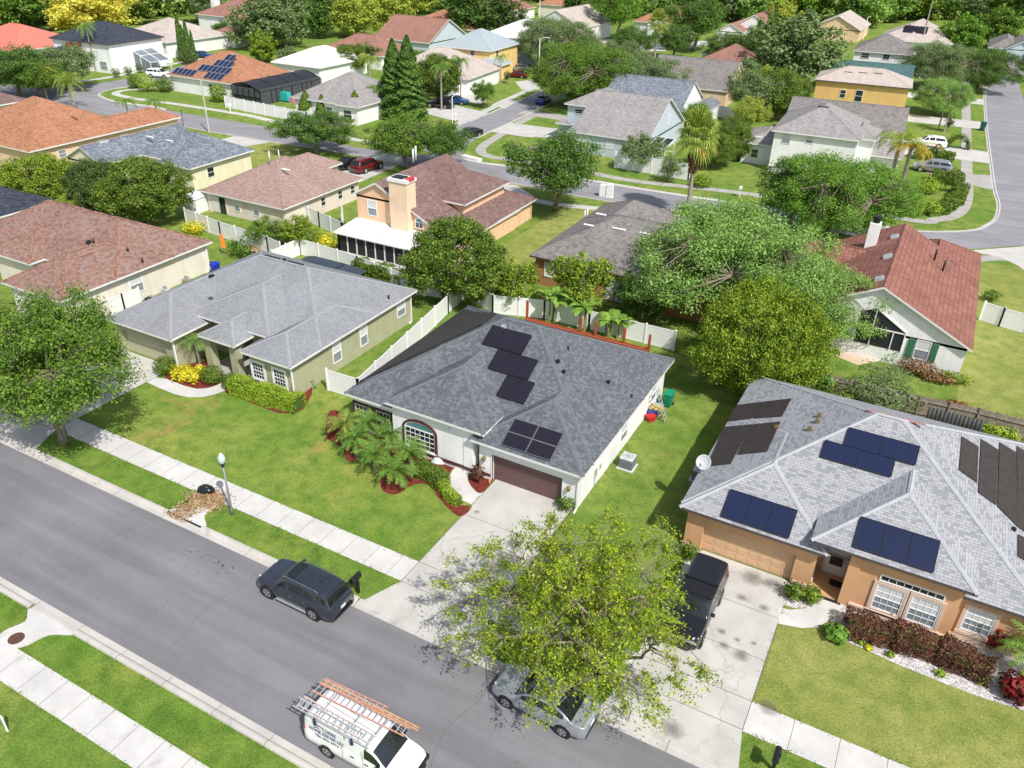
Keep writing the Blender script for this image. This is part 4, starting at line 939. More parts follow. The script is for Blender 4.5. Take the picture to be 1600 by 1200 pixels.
for y in (-8, -4, 0, 4, 8):
    m = MB()
    for (x0, z0), (x1, z1) in zip(prof, prof[1:]): m.bar((x0, y, z0+.03), (x1, y, z1+.03), .08, .08)
    for x, z in (prof[0], prof[-1]): m.box(x-.05, y-.05, 0, x+.05, y+.05, z+.05)
    m.build('frame_arch', M['black'], t)
for y in (-5.3, -2.7, 2.7, 5.3):
    m = MB(); m.box(3.25, y-.05, 0, 3.35, y+.05, prof[-1][1]); m.build('frame_post', M['black'], t)
for i in range(1, 5): x = -3.3+6.6*i/5; m = MB(); m.box(x-.05, -8.05, 0, x+.05, -7.95, 2.6); m.build('frame_post', M['black'], t)
m = MB(); m.box(-3.3, -8.06, 1.2, 3.3, -7.96, 1.3); m.build('frame_rail', M['black'], t)
m = MB(); m.box(-3.2, -7.9, .02, 3.2, -7.85, 2.7); m.box(3.2, -7.9, .02, 3.25, 7.9, 2.7); m.build('screen_wall', plain('cage_screen', (.07, .075, .085), .7), t)
simple('grey_roof_house', 'white house under a mid grey hip roof behind the clipped cone shrubs', [B(-97.5, 104.3, -83.3, 119), B(-88, 103.8, -83.31, 112, 2.9)], 'w_white', 'r_mid', wins=[wS(104.75, -90.5, 1.0, 1.2, 1.0), wS(104.2, -86.5, .9, 1.6, 1.2)])
H13 = simple('solar_beige_house', 'beige roofed house with a dark stepped solar mat, beside the yellow house', [B(-101, 134, -82.5, 150, 3.0, .5), B(-90, 131.5, -83.5, 142, 3.0, .5)], 'w_white', 'r_beige', .1, wins=[])
panels(H13, 0, 'S', [(668, 92), (680, 88), (716, 112), (706, 117)], 1, 4, 'pv'); panels(H13, 0, 'S', [(686, 93), (697, 90), (706, 98), (696, 100)], 2, 1, 'pv')
simple('yellow_house', 'tall yellow house under a pale metal hip roof', [B(-99.5, 151.8, -87, 166, 5.6, .5), B(-91, 149.5, -85, 158, 2.9, .5)], 'w_yellow', 'r_metal', .05, wins=[wS(152.25, -97.6, 4.0, 1.3, 1.2, 'grey'), wS(152.25, -92, 4.4, 1.0, .8), wE(-87.45, 155, 4.0)])
simple('rust_gable_house', 'grey gabled house under a rusty brown roof', [B(-130, 170, -113.6, 188, 3.0, .5, 'gx')], 'w_blue', 'r_rust')
simple('mauve_roof_house', 'low house under a mauve brown hip roof beside the yellow blossom trees', [B(-128, 147.7, -111, 160)], 'w_white', 'r_rust', wins=[wS(148.1, -120, 1.0)])
simple('white_roof_house', 'house under a bright white roof, half behind bushes', [B(-124, 128, -111.5, 144, 3.0, .42)], 'w_white', 'r_white')
simple('pale_blue_house', 'pale blue two storey house whose grey roof sweeps down to the ground floor', [B(-48.3, 108.7, -36.6, 125.5, 2.9, .55, 'gx', oh=.35), B(-52.0, 113.6, -45, 125, 5.6, .42), B(-53, 112.9, -50.5, 115, 2.8, .4)], 'w_blue', 'r_mid', wins=[wS(109.05, -46.6, .8, .9, 1.4, 'full'), wS(109.05, -42.9, 1.2, 1.0, .9, 'full'), wS(114.05, -50.3, 4.3, 1.2, .6), wE(-36.95, 118, 3.6, .7, 1.2, 'full')])
t = emp('pool_cage', -35.3, 110.8, 0, 0, 'small white framed pool cage at the end of the pale blue house', 'pool cage')
for x in (-1.3, 0, 1.3):
    m = MB(); m.box(x-.05, -2.05, 0, x+.05, -1.95, 2.4); m.bar((x, -2, 2.4), (x, 2, 2.9), .1, .08); m.box(x-.05, 1.95, 0, x+.05, 2.05, 2.9); m.build('rafter', M['white'], t)
for y, z in ((-2, 2.4), (2, 2.9)):
    for z_ in (z, 1.1): m = MB(); m.bar((-1.3, y, z_), (1.3, y, z_), .1, .08); m.build('rail', M['white'], t)
m = MB(); m.hexa([(-1.3, -2, 2.36), (1.3, -2, 2.36), (1.3, 2, 2.86), (-1.3, 2, 2.86), (-1.3, -2, 2.38), (1.3, -2, 2.38), (1.3, 2, 2.88), (-1.3, 2, 2.88)]); m.build('screen_roof', M['screen'], t)
simple('slate_gable_house', 'white gabled house under a blue slate roof behind the pale blue house', [B(-53, 129.5, -39, 144, 3.0, .52, 'gx', oh=.25), B(-38.8, 133, -35.5, 142, 2.9, .5, 'gy', oh=.2)], 'w_white', 'r_bluegrey', .03)
simple('grey_brown_roof_house', 'long tan house under a plain grey brown roof with three ridge vents', [B(-53.5, 152.3, -37.6, 168, 3.0, .52, 'gx', oh=.3)], 'w_apric', 'r_gbrown', .04, wins=[wS(152.65, -41.5, .8, 2.2, 1.3)])
simple('russet_roof_house', 'small house under a russet brown hip roof', [B(-53.2, 181, -38, 196)], 'w_cream', 'r_rust')
simple('dim_grey_roof_house', 'house under a dim grey roof in front of the white garage', [B(-56, 197, -42, 213)], 'w_white', 'r_gbrown')
simple('white_garage_house', 'white gabled garage house with a brown roof behind', [B(-65, 242, -57.5, 262, 3.0, .55, 'gy', oh=.3), B(-63, 248, -50, 268, 3.6, .55, 'gy', oh=.3)], 'w_white', 'r_rust', wins=[('S', 242.3, -63.8, .1, 5.0, 2.1, (1, 4), 'full')])
H24 = simple('white_two_storey_house', 'tall white two storey house under a warm grey hip roof', [B(-21.6, 114.3, -10.1, 128, 5.6, .5), B(-26, 117.2, -20, 127, 2.9, .4), B(-13, 118.5, -8.2, 126, 5.0, .5), B(-11, 121.5, -6.8, 127, 2.9, .5), B(-9.6, 119.2, -4.6, 126, 2.9, .5)], 'w_white', 'r_mid', .05, wins=[wS(114.75, -20.0, 4.0, 1.0, 1.2, 'half'), wS(114.75, -16.9, 4.4, .8, .8, 'half'), wS(117.65, -24.2, .9, .9, 1.1)])
vents(H24, 0, 'S', [(1287, 166)], 'ridge_vent', 1.4, .15, 'black', 'long'); vents(H24, 1, 'S', [(1186, 213)], 'skylight', 1.0, .1, 'white', 'long')
simple('grey_hall_house', 'long house under a plain grey roof between the white house and the golden house', [B(-23.5, 131.5, -6.2, 147, 2.6, .43, 'gx', oh=.3)], 'w_white', 'r_gbrown', .07)
H25 = simple('golden_house', 'golden yellow house under a pale beige hip roof', [B(-24.5, 161.6, -8.0, 172, 5.3, .40)], 'w_gold', 'r_beige', .07, wins=[wS(162.05, -19.6, 2.6, .9, 1.3), wS(162.05, -17.0, 2.2, 1.2, 1.9)], fascia='fascia_dk')
vents(H25, 0, 'S', [(1326, 112), (1349, 113), (1372, 114)], 'ridge_vent', 1.4, .15, 'fascia_dk', 'long')
simple('teal_roof_house', 'house under a dark teal shingle roof behind the golden house', [B(-25.5, 181, -9.5, 197, 2.6, .36, 'gx', oh=.3)], 'w_white', 'r_teal', .06)
H27 = simple('grey_hip_house', 'white two storey house under a grey hip roof behind the teal roof', [B(-24, 204, -11.5, 218, 5.6, .5)], 'w_white', 'r_gbrown', .05, wins=[wS(204.4, -22, 4.2, 1.6, .9), wS(204.4, -17.5, 4.3, 1.3, .9)])
H28 = simple('pinkish_solar_house', 'low pinkish roofed house with dark solar panels by the woods', [B(-24, 255, -5, 275, 3.0, .5), B(-19, 252, -12, 262, 3.2, .5), B(-11, 253, -7, 262, 3.0, .6, 'gy')], 'w_white', 'r_beige')
panels(H28, 0, 'S', [(1414, 40), (1451, 42), (1448, 53), (1410, 50)], 4, 1, 'pv')
simple('grey_gable_house', 'grey house with stacked gables at the end of the right street', [B(3, 255, 11, 275, 3.0, .55), B(7, 252, 14, 270, 3.4, .55, 'gy', oh=.3), B(12, 250, 24, 272, 3.2, .5, 'gy', oh=.3)], 'w_blue', 'r_gbrown', wins=[('S', 255.4, 3.6, .1, 5, 2.1, (1, 4), 'full')])
H34 = simple('tall_white_house', 'tall white house with a dusty pink roof and a chimney near the pond', [B(-178, 159, -160, 177, 5.8, .45), B(-166, 152, -158, 162, 2.9, .45)], 'w_white', 'r_rust', wins=[wS(159.5, -175, 3.8, 1.5, 1.3)])
m = MB(); m.box(-177.2, 164, 0, -175.6, 165.6, 10.5); m.build('chimney', M['w_white'], H34['root'])
simple('blush_roof_house', 'white house under a pale blush roof behind the thin cypress trees', [B(-178, 133.5, -159.5, 152, 3.0, .42), B(-163.5, 131.5, -158, 140, 3.4, .4)], 'w_white', 'r_beige', wins=[wS(132, -162, .8, 2, 1.3)])
H32 = simple('modern_white_house', 'modern white two storey house under a near black hip roof', [B(-168.5, 111.5, -151.5, 126, 5.6, .42), B(-169, 108, -160, 116, 2.8, .4)], 'w_white', 'r_navy', .05, fascia='fascia_dk', wins=[wS(111.95, -155.5, .6, 2.0, 1.5, 'grey')])
for x in (-162.6, -160.2): m = MB(); m.box(x-.5, 111.0, 0, x+.5, 111.95, 5.2); m.build('timber_pier', plain('red_timber', (.20, .06, .035), .7), H32['root'])
t = emp('pool_cage', -149.5, 122, 0, 0, 'white framed glazed pool cage beside the modern white house', 'pool cage')
for y in (-4, -1.5, 1):
    m = MB(); m.bar((-3, y, 3.9), (2.2, y, 1.9), .12, .1); m.box(2.1, y-.06, 0, 2.22, y+.06, 1.9); m.build('rafter', M['white'], t)
for x, z in ((-3, 3.9), (-.5, 2.95), (2.2, 1.9)): m = MB(); m.bar((x, -4, z), (x, 1, z), .12, .1); m.box(x-.06, -4.06, 0, x+.06, -3.94, z); m.build('frame_bar', M['white'], t)
m = MB(); m.hexa([(-3, -4, 3.84), (2.2, -4, 1.84), (2.2, 1, 1.84), (-3, 1, 3.84), (-3, -4, 3.86), (2.2, -4, 1.86), (2.2, 1, 1.86), (-3, 1, 3.86)]); m.hexa([(-3, -3.98, 0), (2.2, -3.98, 0), (2.2, -3.94, 0), (-3, -3.94, 0), (-3, -3.98, 3.8), (2.2, -3.98, 1.8), (2.2, -3.94, 1.8), (-3, -3.94, 3.8)]); m.build('screen', plain('pale_screen', (.16, .19, .22), .4), t)
simple('coral_roof_house', 'house under a bright coral red roof at the far left', [B(-195, 106, -173.5, 124, 3.0, .42)], 'w_white', 'r_redflat')
simple('peach_roof_house', 'white house with an arched entry under a peach roof by the woods', [B(-91, 244, -74, 262, 3.4, .5), B(-85.5, 241.5, -79, 250, 3.6, .5, 'gy', oh=.2)], 'w_white', 'r_orange', wins=[wS(241.7, -83, 1.0, 1.4, 2)])
simple('beige_gable_house', 'white gabled house under a beige roof left of the tall pale tree', [B(-109, 212, -93, 234, 4.0, .5, 'gy', oh=.3), B(-96, 205, -90.5, 214, 2.9, .5, 'gy', oh=.3)], 'w_white', 'r_beige', wins=[wE(-93.3, 216, 3.2, 1.5, 1)])
simple('pale_metal_house', 'tall pale blue house under a white roof behind the big street tree', [B(-101, 172.5, -87.5, 190, 5.6, .45)], 'w_blue', 'r_white', wins=[wS(172.9, -96.5, 1.2, 1.6, 1.2)])
simple('tan_hidden_house', 'beige house mostly hidden behind the big grey green tree at the upper right', [B(-44, 268, -30, 290, 3.2, .5, 'gy')], 'w_apric', 'r_beige')
simple('salmon_roof_house', 'house under a salmon orange roof behind the yellow house', [B(-139, 196, -117, 216, 3.2, .45)], 'w_cream', 'r_orange')
simple('hazel_roof_house', 'small house with a hazel brown roof, farthest behind the salmon roof', [B(-150, 245, -132, 262, 3.2, .5)], 'w_white', 'r_rust')
simple('terracotta_roof_house', 'house under a terracotta roof peeking over the beige gabled house', [B(-135, 268, -112, 288, 3.6, .5)], 'w_cream', 'r_orange')
simple('shadowed_brown_house', 'house under a dark brown roof at the left edge, behind the orange brown roof', [B(-160, 64, -128, 79, 3.0, .42)], 'w_cream', 'r_plum')
# ---------------------------------------------------------------- foliage
RNG = np.random.default_rng(7)
def leaf_mesh(name, pos, nrm, size, aspect=0.55, rng=RNG, droop=0.0):
    """one folded rhombus per leaf; pos (N,3), nrm (N,3), size (N,)"""
    N = len(pos)
    nrm = nrm/np.maximum(np.linalg.norm(nrm, axis=1, keepdims=True), 1e-6)
    t = rng.normal(size=(N, 3)); t[:, 2] -= droop
    t -= nrm*(t*nrm).sum(1, keepdims=True); t /= np.maximum(np.linalg.norm(t, axis=1, keepdims=True), 1e-6)
    b = np.cross(nrm, t); s = size[:, None]
    v = np.stack([pos-t*s*.5, pos+b*s*aspect*.5+nrm*s*.06, pos+t*s*.5, pos-b*s*aspect*.5+nrm*s*.06], 1).reshape(-1, 3)
    me = bpy.data.meshes.new(name)
    me.vertices.add(4*N); me.vertices.foreach_set('co', v.astype(np.float32).ravel())
    me.loops.add(4*N); me.loops.foreach_set('vertex_index', np.arange(4*N, dtype=np.int32))
    me.polygons.add(N); me.polygons.foreach_set('loop_start', np.arange(0, 4*N, 4, dtype=np.int32)); me.polygons.foreach_set('loop_total', np.full(N, 4, dtype=np.int32))
    me.materials.append(M['f_green']); me.update(calc_edges=True); return me
def clumps(C, r, k, ls, rng, up=.7, centre=None, flat=.75, shell=.45):
    """k leaves round each clump centre"""
    n = len(C); d = rng.normal(size=(n, k, 3)); d /= np.linalg.norm(d, axis=2, keepdims=True)
    rr = rng.random((n, k, 1))**shell
    r = np.broadcast_to(np.asarray(r, float).reshape(-1, 1, 1), (n, 1, 1))
    P = C[:, None, :]+d*rr*r*np.array([1, 1, flat])
    nr = d*.9+rng.normal(size=(n, k, 3))*.55; nr[..., 2] += up
    return P.reshape(-1, 3), nr.reshape(-1, 3), (ls*rng.uniform(.65, 1.35, n*k))
def poly_branch(m, a, b, r0, r1, bend, rng, n=5, sides=6):
    a = np.array(a, float); b = np.array(b, float); L = np.linalg.norm(b-a); off = rng.normal(size=3)*bend*L; off[2] = abs(off[2])*.6
    pts = [a+(b-a)*t+off*math.sin(math.pi*t)+rng.normal(size=3)*bend*.12*L*(0 < t < 1) for t in np.linspace(0, 1, n)]
    m.tube(pts, list(np.linspace(r0, r1, n)), sides, 0, True); return pts
def tree_proto(seed, H, R, base, nlimb, nclump, k, cr, ls, tr, shape='round', twig=True, flat=.75, top=1.0, squash=.8, hole=0.0, up=.7, multi=1, shell=.45, aspect=.55, droop=0.0, spray=0):
    rng = np.random.default_rng(seed); m = MB()
    zc = (base+H)/2; hz = (H-base)/2
    C = []
    while len(C) < nclump:
        d = rng.normal(size=3); d /= np.linalg.norm(d)
        q = (rng.random()**.42)
        if shape == 'shell': q = .72+.28*rng.random()**.6
        ang = math.atan2(d[1], d[0]); lob = 1+.16*math.sin(3*ang+seed)+.10*math.sin(5*ang+2.1*seed)+.08*math.sin(7*d[2]*2+seed)
        p = np.array([d[0]*R*q*lob, d[1]*R*q*lob, zc+d[2]*hz*q*(1.0 if d[2] > 0 else squash)])
        if shape == 'vase': p[2] += .25*hz*(np.hypot(p[0], p[1])/R)-.1*hz
        if hole and math.sin(p[0]*2.1/R*3+seed)*math.sin(p[1]*2.3/R*3+seed*2)*math.sin(p[2]*1.9/R*3) > hole: continue
        C.append(p)
    C = np.array(C)
    tips = []
    th = base+.12*(H-base)
    for q in range(multi):
        jit = np.array([rng.normal()*tr*2.2*(multi > 1), rng.normal()*tr*2.2*(multi > 1), 0])
        top_ = np.array([rng.normal()*.1*R, rng.normal()*.1*R, th])+jit*3
        poly_branch(m, jit, top_, tr*1.25, tr*.85, .04, rng, 5, 8); tips.append(top_)
    lim = []
    for i in range(nlimb):
        a = 2*math.pi*(i+rng.random()*.6)/nlimb; e = rng.uniform(.25, 1.2)
        end = np.array([math.cos(a)*math.cos(e)*R*.72, math.sin(a)*math.cos(e)*R*.72, th+(H-th)*(.25+.6*math.sin(e))])
        P = poly_branch(m, tips[i % multi], end, tr*.62, tr*.16, .10, rng, 7, 6); lim += [p for p in P[1:]]
    lim = np.array(lim)
    if twig:
        for c in C:
            j = np.argmin(((lim-c)**2).sum(1)); poly_branch(m, lim[j], c+(c-lim[j])*.18, tr*.17, tr*.04, .12, rng, 4, 4)
    if spray:         # leaves strung along thin sprigs that reach out and hang over at the tips
        P = []
        for c in C:
            for q in range(spray):
                d = c-np.array([0, 0, zc]); d = d/max(np.linalg.norm(d), .3)+rng.normal(size=3)*.75; d[2] += .1; d /= np.linalg.norm(d)
                L = rng.uniform(.5, 1.15)*cr*1.7; n = max(4, int(k/spray*rng.uniform(.6, 1.4))); t = rng.random(n)**.8
                st = c-d*L*.25; pts = st+d*(t*L)[:, None]; pts[:, 2] -= .35*L*t**2; P.append(pts+rng.normal(size=(n, 3))*(.05+.05*t)[:, None])
                e0, e1 = st+d*L*.55, st+d*L*.95; e0[2] -= .10*L; e1[2] -= .31*L
                if q % 2 == 0: m.tube([st, e0, e1], [tr*.07, tr*.05, tr*.02], 3, 0, False)
        P = np.concatenate(P); nr = rng.normal(size=(len(P), 3))*.7; nr[:, 2] += up; s = ls*rng.uniform(.65, 1.35, len(P))
    else: P, nr, s = clumps(C, cr*rng.uniform(.7, 1.3, len(C)), k, ls, rng, up, None, flat, shell)
    crown = leaf_mesh('crown', P, nr, s, aspect, rng, droop)
    me = bpy.data.meshes.new('trunk'); me.from_pydata(m.v, [], m.f); me.polygons.foreach_set('use_smooth', [True]*len(m.f)); me.materials.append(M['bark']); me.update()
    return me, crown, H
PRO = {}
PRO['front'] = tree_proto(11, 6.4, 5.0, .7, 22, 400, 110, .66, .12, .14, 'round', True, .8, squash=.75, hole=.12, multi=3, spray=7)
PRO['street'] = tree_proto(5, 7.2, 4.1, 1.9, 9, 300, 240, .78, .135, .20, 'round', True, .8, squash=.75, hole=.22, shell=.6)
PRO['ball'] = tree_proto(3, 6.2, 3.7, .8, 7, 240, 210, .70, .18, .2, 'shell', False, .8, squash=.9, shell=.7)
PRO['orb'] = tree_proto(8, 7.5, 4.8, .6, 9, 380, 240, .80, .165, .22, 'shell', False, .8, squash=.95, shell=.7, up=.5)
PRO['fluffy'] = tree_proto(21, 8.0, 6.6, 1.0, 11, 460, 230, 1.0, .17, .28, 'round', True, .7, squash=.85, hole=.25, shell=.5)
PRO['oak'] = tree_proto(31, 7.5, 5.2, 1.6, 9, 180, 150, .95, .23, .24, 'round', True, .7, squash=.7, hole=.3, shell=.6)
PRO['oak2'] = tree_proto(37, 8.0, 4.2, 1.8, 8, 150, 150, .95, .23, .22, 'vase', True, .8, squash=.7, hole=.3, shell=.6)
PRO['far'] = tree_proto(41, 11, 5.2, .3, 6, 150, 70, 1.25, .55, .28, 'round', False, .8, squash=.9, shell=.7)
PRO['far2'] = tree_proto(43, 13, 4.6, .3, 6, 150, 70, 1.25, .6, .28, 'round', False, 1.0, squash=.95, shell=.7)
PRO['small'] = tree_proto(47, 3.6, 1.7, .7, 6, 70, 60, .42, .17, .06, 'round', True, .8, squash=.8, multi=2)
PRO['airy'] = tree_proto(51, 4.2, 1.6, .6, 7, 70, 26, .42, .15, .05, 'round', True, .9, squash=.9, multi=4)
PRO['mid'] = tree_proto(53, 4.6, 2.4, .9, 7, 110, 75, .58, .21, .11, 'round', True, .8, squash=.9, hole=.3, shell=.6)
def cone_proto(seed, H, R, k, ls, pw=1.0, gap=0.0, tr=.1):
    rng = np.random.default_rng(seed); n = k
    t = rng.random(n)**.75; ang = rng.random(n)*2*math.pi
    rad_ = R*(1-t**1.25)**pw*np.sqrt(rng.uniform(.55, 1.0, n))
    if gap: rad_ *= .62+.38*np.abs(np.sin(t*H*1.9/gap+1.7*np.sin(2*ang+t*9)+ang*.5))
    P = np.stack([np.cos(ang)*rad_, np.sin(ang)*rad_, .15+t*(H-.15)], 1)
    nr = np.stack([np.cos(ang), np.sin(ang), np.full(n, .5)], 1)+rng.normal(size=(n, 3))*.5
    cr = leaf_mesh('crown', P, nr, ls*rng.uniform(.7, 1.3, n), .6, rng)
    m = MB(); m.tube([(0, 0, 0), (0, 0, H*.9)], [tr, tr*.2], 7)
    me = bpy.data.meshes.new('trunk'); me.from_pydata(m.v, [], m.f); me.materials.append(M['bark']); me.update()
    return me, cr, H
PRO['cone'] = cone_proto(61, 4.2, 1.45, 5200, .24, .8)
PRO['pine'] = cone_proto(62, 12.5, 2.2, 11000, .36, .75, .8, .18)
PRO['cypress'] = cone_proto(63, 8.5, .75, 3000, .32, .6)
def bush_mesh(seed, rx, ry, h, n, ls, box=0.0, lump=.12):
    """a clipped or loose shrub: leaves over a lumpy super-ellipsoid that starts at the ground"""
    rng = np.random.default_rng(seed); d = rng.normal(size=(n, 3)); d /= np.linalg.norm(d, axis=1, keepdims=True)
    if box: e = 1+2.5*box; d = d/(np.abs(d)**e).sum(1, keepdims=True)**(1/e)
    a = np.arctan2(d[:, 1], d[:, 0]); l = 1+lump*(np.sin(5*a+seed)*.5+np.sin(9*d[:, 2]+3*a)*.5)
    q = (rng.random(n)**.22*l)[:, None]
    P = d*q*np.array([rx, ry, h*.5]); P[:, 2] += h*.5
    nr = d/np.array([rx, ry, h*.5])+rng.normal(size=(n, 3))*.45/max(h, .3); nr[:, 2] += .3
    P[:, 2] = np.maximum(P[:, 2], .03)
    return leaf_mesh('foliage', P, nr, ls*rng.uniform(.65, 1.35, n), .6, rng)
def set_mat(o, m):
    o.material_slots[0].link = 'OBJECT'; o.material_slots[0].material = m
def tree(name, label, p, x, y, s=1.0, mat='f_green', group=None, rz=None, sx=1.0, z=0, bark='bark', cat='tree'):
    t = emp(name, x, y, z, RNG.uniform(0, 6.28) if rz is None else rz, label, cat, group)
    t.scale = (s*sx, s*sx, s)
    a, b, H = PRO[p]
    o = link('trunk', a, t); set_mat(o, M[bark]); o = link('crown', b, t); set_mat(o, M[mat]); return t
def tpx(name, label, p, px, py, H=None, mat='f_green', zc=None, sx=1.0, rz=None, group=None, bark='bark', cat='tree'):
    """tree whose trunk foot (zc None) or crown middle (height zc) shows at a pixel of the photograph"""
    x, y = g(px, py, zc or 0.0); s = (H/PRO[p][2]) if H else 1.0
    return tree(name, label, p, x, y, s, mat, group, rz, sx, 0, bark, cat)
BUSH = {}
def bush(name, label, x, y, rx, ry, h, mat='f_dense', n=900, ls=.13, box=0.0, lump=.12, rz=0, group=None, cat='shrub', z=0):
    key = (round(rx, 2), round(ry, 2), round(h, 2), n, box)
    if key not in BUSH: BUSH[key] = bush_mesh(len(BUSH)+70, rx, ry, h, n, ls, box, lump)
    t = emp(name, x, y, z, rz, label, cat, group)
    o = link('foliage', BUSH[key], t); set_mat(o, M[mat]); 
    m = MB(); m.tube([(0, 0, 0), (.05*rx, 0, h*.7)], [.05, .02], 5); st_ = m.build('stem', M['bark_dk'], t); return t
def bpx(name, label, px, py, rx, ry, h, mat='f_dense', n=900, ls=.13, box=0.0, **k):
    x, y = g(px, py, h*.45); return bush(name, label, x, y, rx, ry, h, mat, n, ls, box, **k)
# ---- palms
def frond_geo(P, N_, S_, base, az, L, e0, droop, nl, lw, rng, fan=False):
    """leaflets along an arching midrib, as leaf positions"""
    pts = []; e = e0; p = np.array(base, float); st = L/nl
    for i in range(nl):
        d = np.array([math.cos(az)*math.cos(e), math.sin(az)*math.cos(e), math.sin(e)]); p = p+d*st; e -= droop/nl
        pts.append((p.copy(), d))
    return pts
def strip_mesh(name, quads, mat):
    m = MB()
    for q in quads: m.poly(q)
    me = bpy.data.meshes.new(name); me.from_pydata(m.v, [], m.f); me.materials.append(mat); me.update(); return me
def palm_proto(seed, H, nf, L, e_rng, droop, leaf, lw, tr, nl=22, vdrop=.35):
    rng = np.random.default_rng(seed); Q = []
    for i in range(nf):
        az = 2*math.pi*i*.382+rng.normal()*.1; e0 = rng.uniform(*e_rng); Lf = L*rng.uniform(.85, 1.1)
        pts = frond_geo(None, None, None, (0, 0, H), az, Lf, e0, droop*rng.uniform(.8, 1.2), nl, lw, rng)
        for j, (p, d) in enumerate(pts):
            t = j/nl; side = np.cross(d, (0, 0, 1)); side /= max(np.linalg.norm(side), 1e-5)
            ll = leaf*math.sin(math.pi*(.12+.86*t))**.7
            for sg in (-1, 1):
                q = d*.55+side*sg*.85+np.array([0, 0, -vdrop])+rng.normal(size=3)*.12; q /= np.linalg.norm(q)
                w_ = np.cross(q, np.cross(d, side)); w_ = d*lw*.5
                Q.append([p-w_, p+w_, p+q*ll*.6+w_*.8, p+q*ll]) if True else 0
            if j: 
                a = pts[j-1][0]; Q.append([a-side*.02, p-side*.02, p+side*.02, a+side*.02])
    cr = strip_mesh('fronds', Q, M['f_palm'])
    m = MB(); pts = [(0, 0, 0)]; 
    n = 7
    m.tube([(0.02*math.sin(k*1.7+seed)*H*.15, 0.02*math.cos(k*2.3)*H*.15, H*k/n) for k in range(n+1)], [tr*(1.25-.35*k/n) for k in range(n+1)], 8)
    me = bpy.data.meshes.new('trunk'); me.from_pydata(m.v, [], m.f); me.materials.append(M['palm_trunk']); me.update()
    return me, cr, H
def fan_proto(seed, H, nf, R, tr):
    rng = np.random.default_rng(seed); Q = []
    for i in range(nf):
        az = 2*math.pi*i*.382+rng.normal()*.15; e0 = 1.35-2.0*(i/nf)+rng.normal()*.1; Ls = R*.45
        d = np.array([math.cos(az)*math.cos(e0), math.sin(az)*math.cos(e0), math.sin(e0)]); c = np.array([0, 0, H])+d*Ls
        side = np.cross(d, (0, 0, 1)); side /= max(np.linalg.norm(side), 1e-5); up = np.cross(side, d)
        Q.append([np.array([0, 0, H])-side*.03, c-side*.03, c+side*.03, np.array([0, 0, H])+side*.03])
        for k in range(17):
            a = -1.9+3.8*k/16; q = d*math.cos(a)+side*math.sin(a)+up*.1; q /= np.linalg.norm(q); l = R*.62*(.75+.25*math.cos(a)); w_ = np.cross(q, up); w_ /= max(np.linalg.norm(w_), 1e-5); w_ = w_*.07
            e = c+q*l*.65; tip = c+q*l-np.array([0, 0, l*.28]); Q.append([c-w_*.4, e-w_, tip, e+w_])
    cr = strip_mesh('fronds', Q, M['f_palmy'])
    m = MB(); m.tube([(0, 0, 0), (.03, .02, H*.3), (0, 0, H*.7), (0, 0, H)], [tr*1.15, tr, tr*.95, tr*1.1], 9)
    me = bpy.data.meshes.new('trunk'); me.from_pydata(m.v, [], m.f); me.materials.append(M['palm_trunk']); me.update()
    return me, cr, H
PRO['pygmy'] = palm_proto(81, 1.05, 30, 1.5, (.15, 1.4), 1.6, .36, .034, .075, 26, .2)
PRO['pygmy2'] = palm_proto(82, 1.3, 28, 1.5, (.1, 1.4), 1.5, .36, .034, .075, 26, .2)
PRO['queen'] = palm_proto(83, 5.5, 18, 2.6, (.1, 1.2), 2.0, .65, .06, .14, 22, .6)
PRO['sabal'] = fan_proto(84, 6.0, 44, 2.6, .24)
PRO['areca'] = palm_proto(85, 1.6, 26, 2.2, (.4, 1.4), 1.6, .5, .05, .10, 18, .4)
def palm(name, label, p, x, y, H=None, mat='f_palm', group=None, rz=None, sx=1.0, cat='palm'):
    s = (H/PRO[p][2]) if H else 1.0
    t = emp(name, x, y, 0, RNG.uniform(0, 6.28) if rz is None else rz, label, cat, group); t.scale = (sx, sx, s)
    a, b, _ = PRO[p]; link('trunk', a, t); o = link('fronds', b, t); set_mat(o, M[mat]); return t
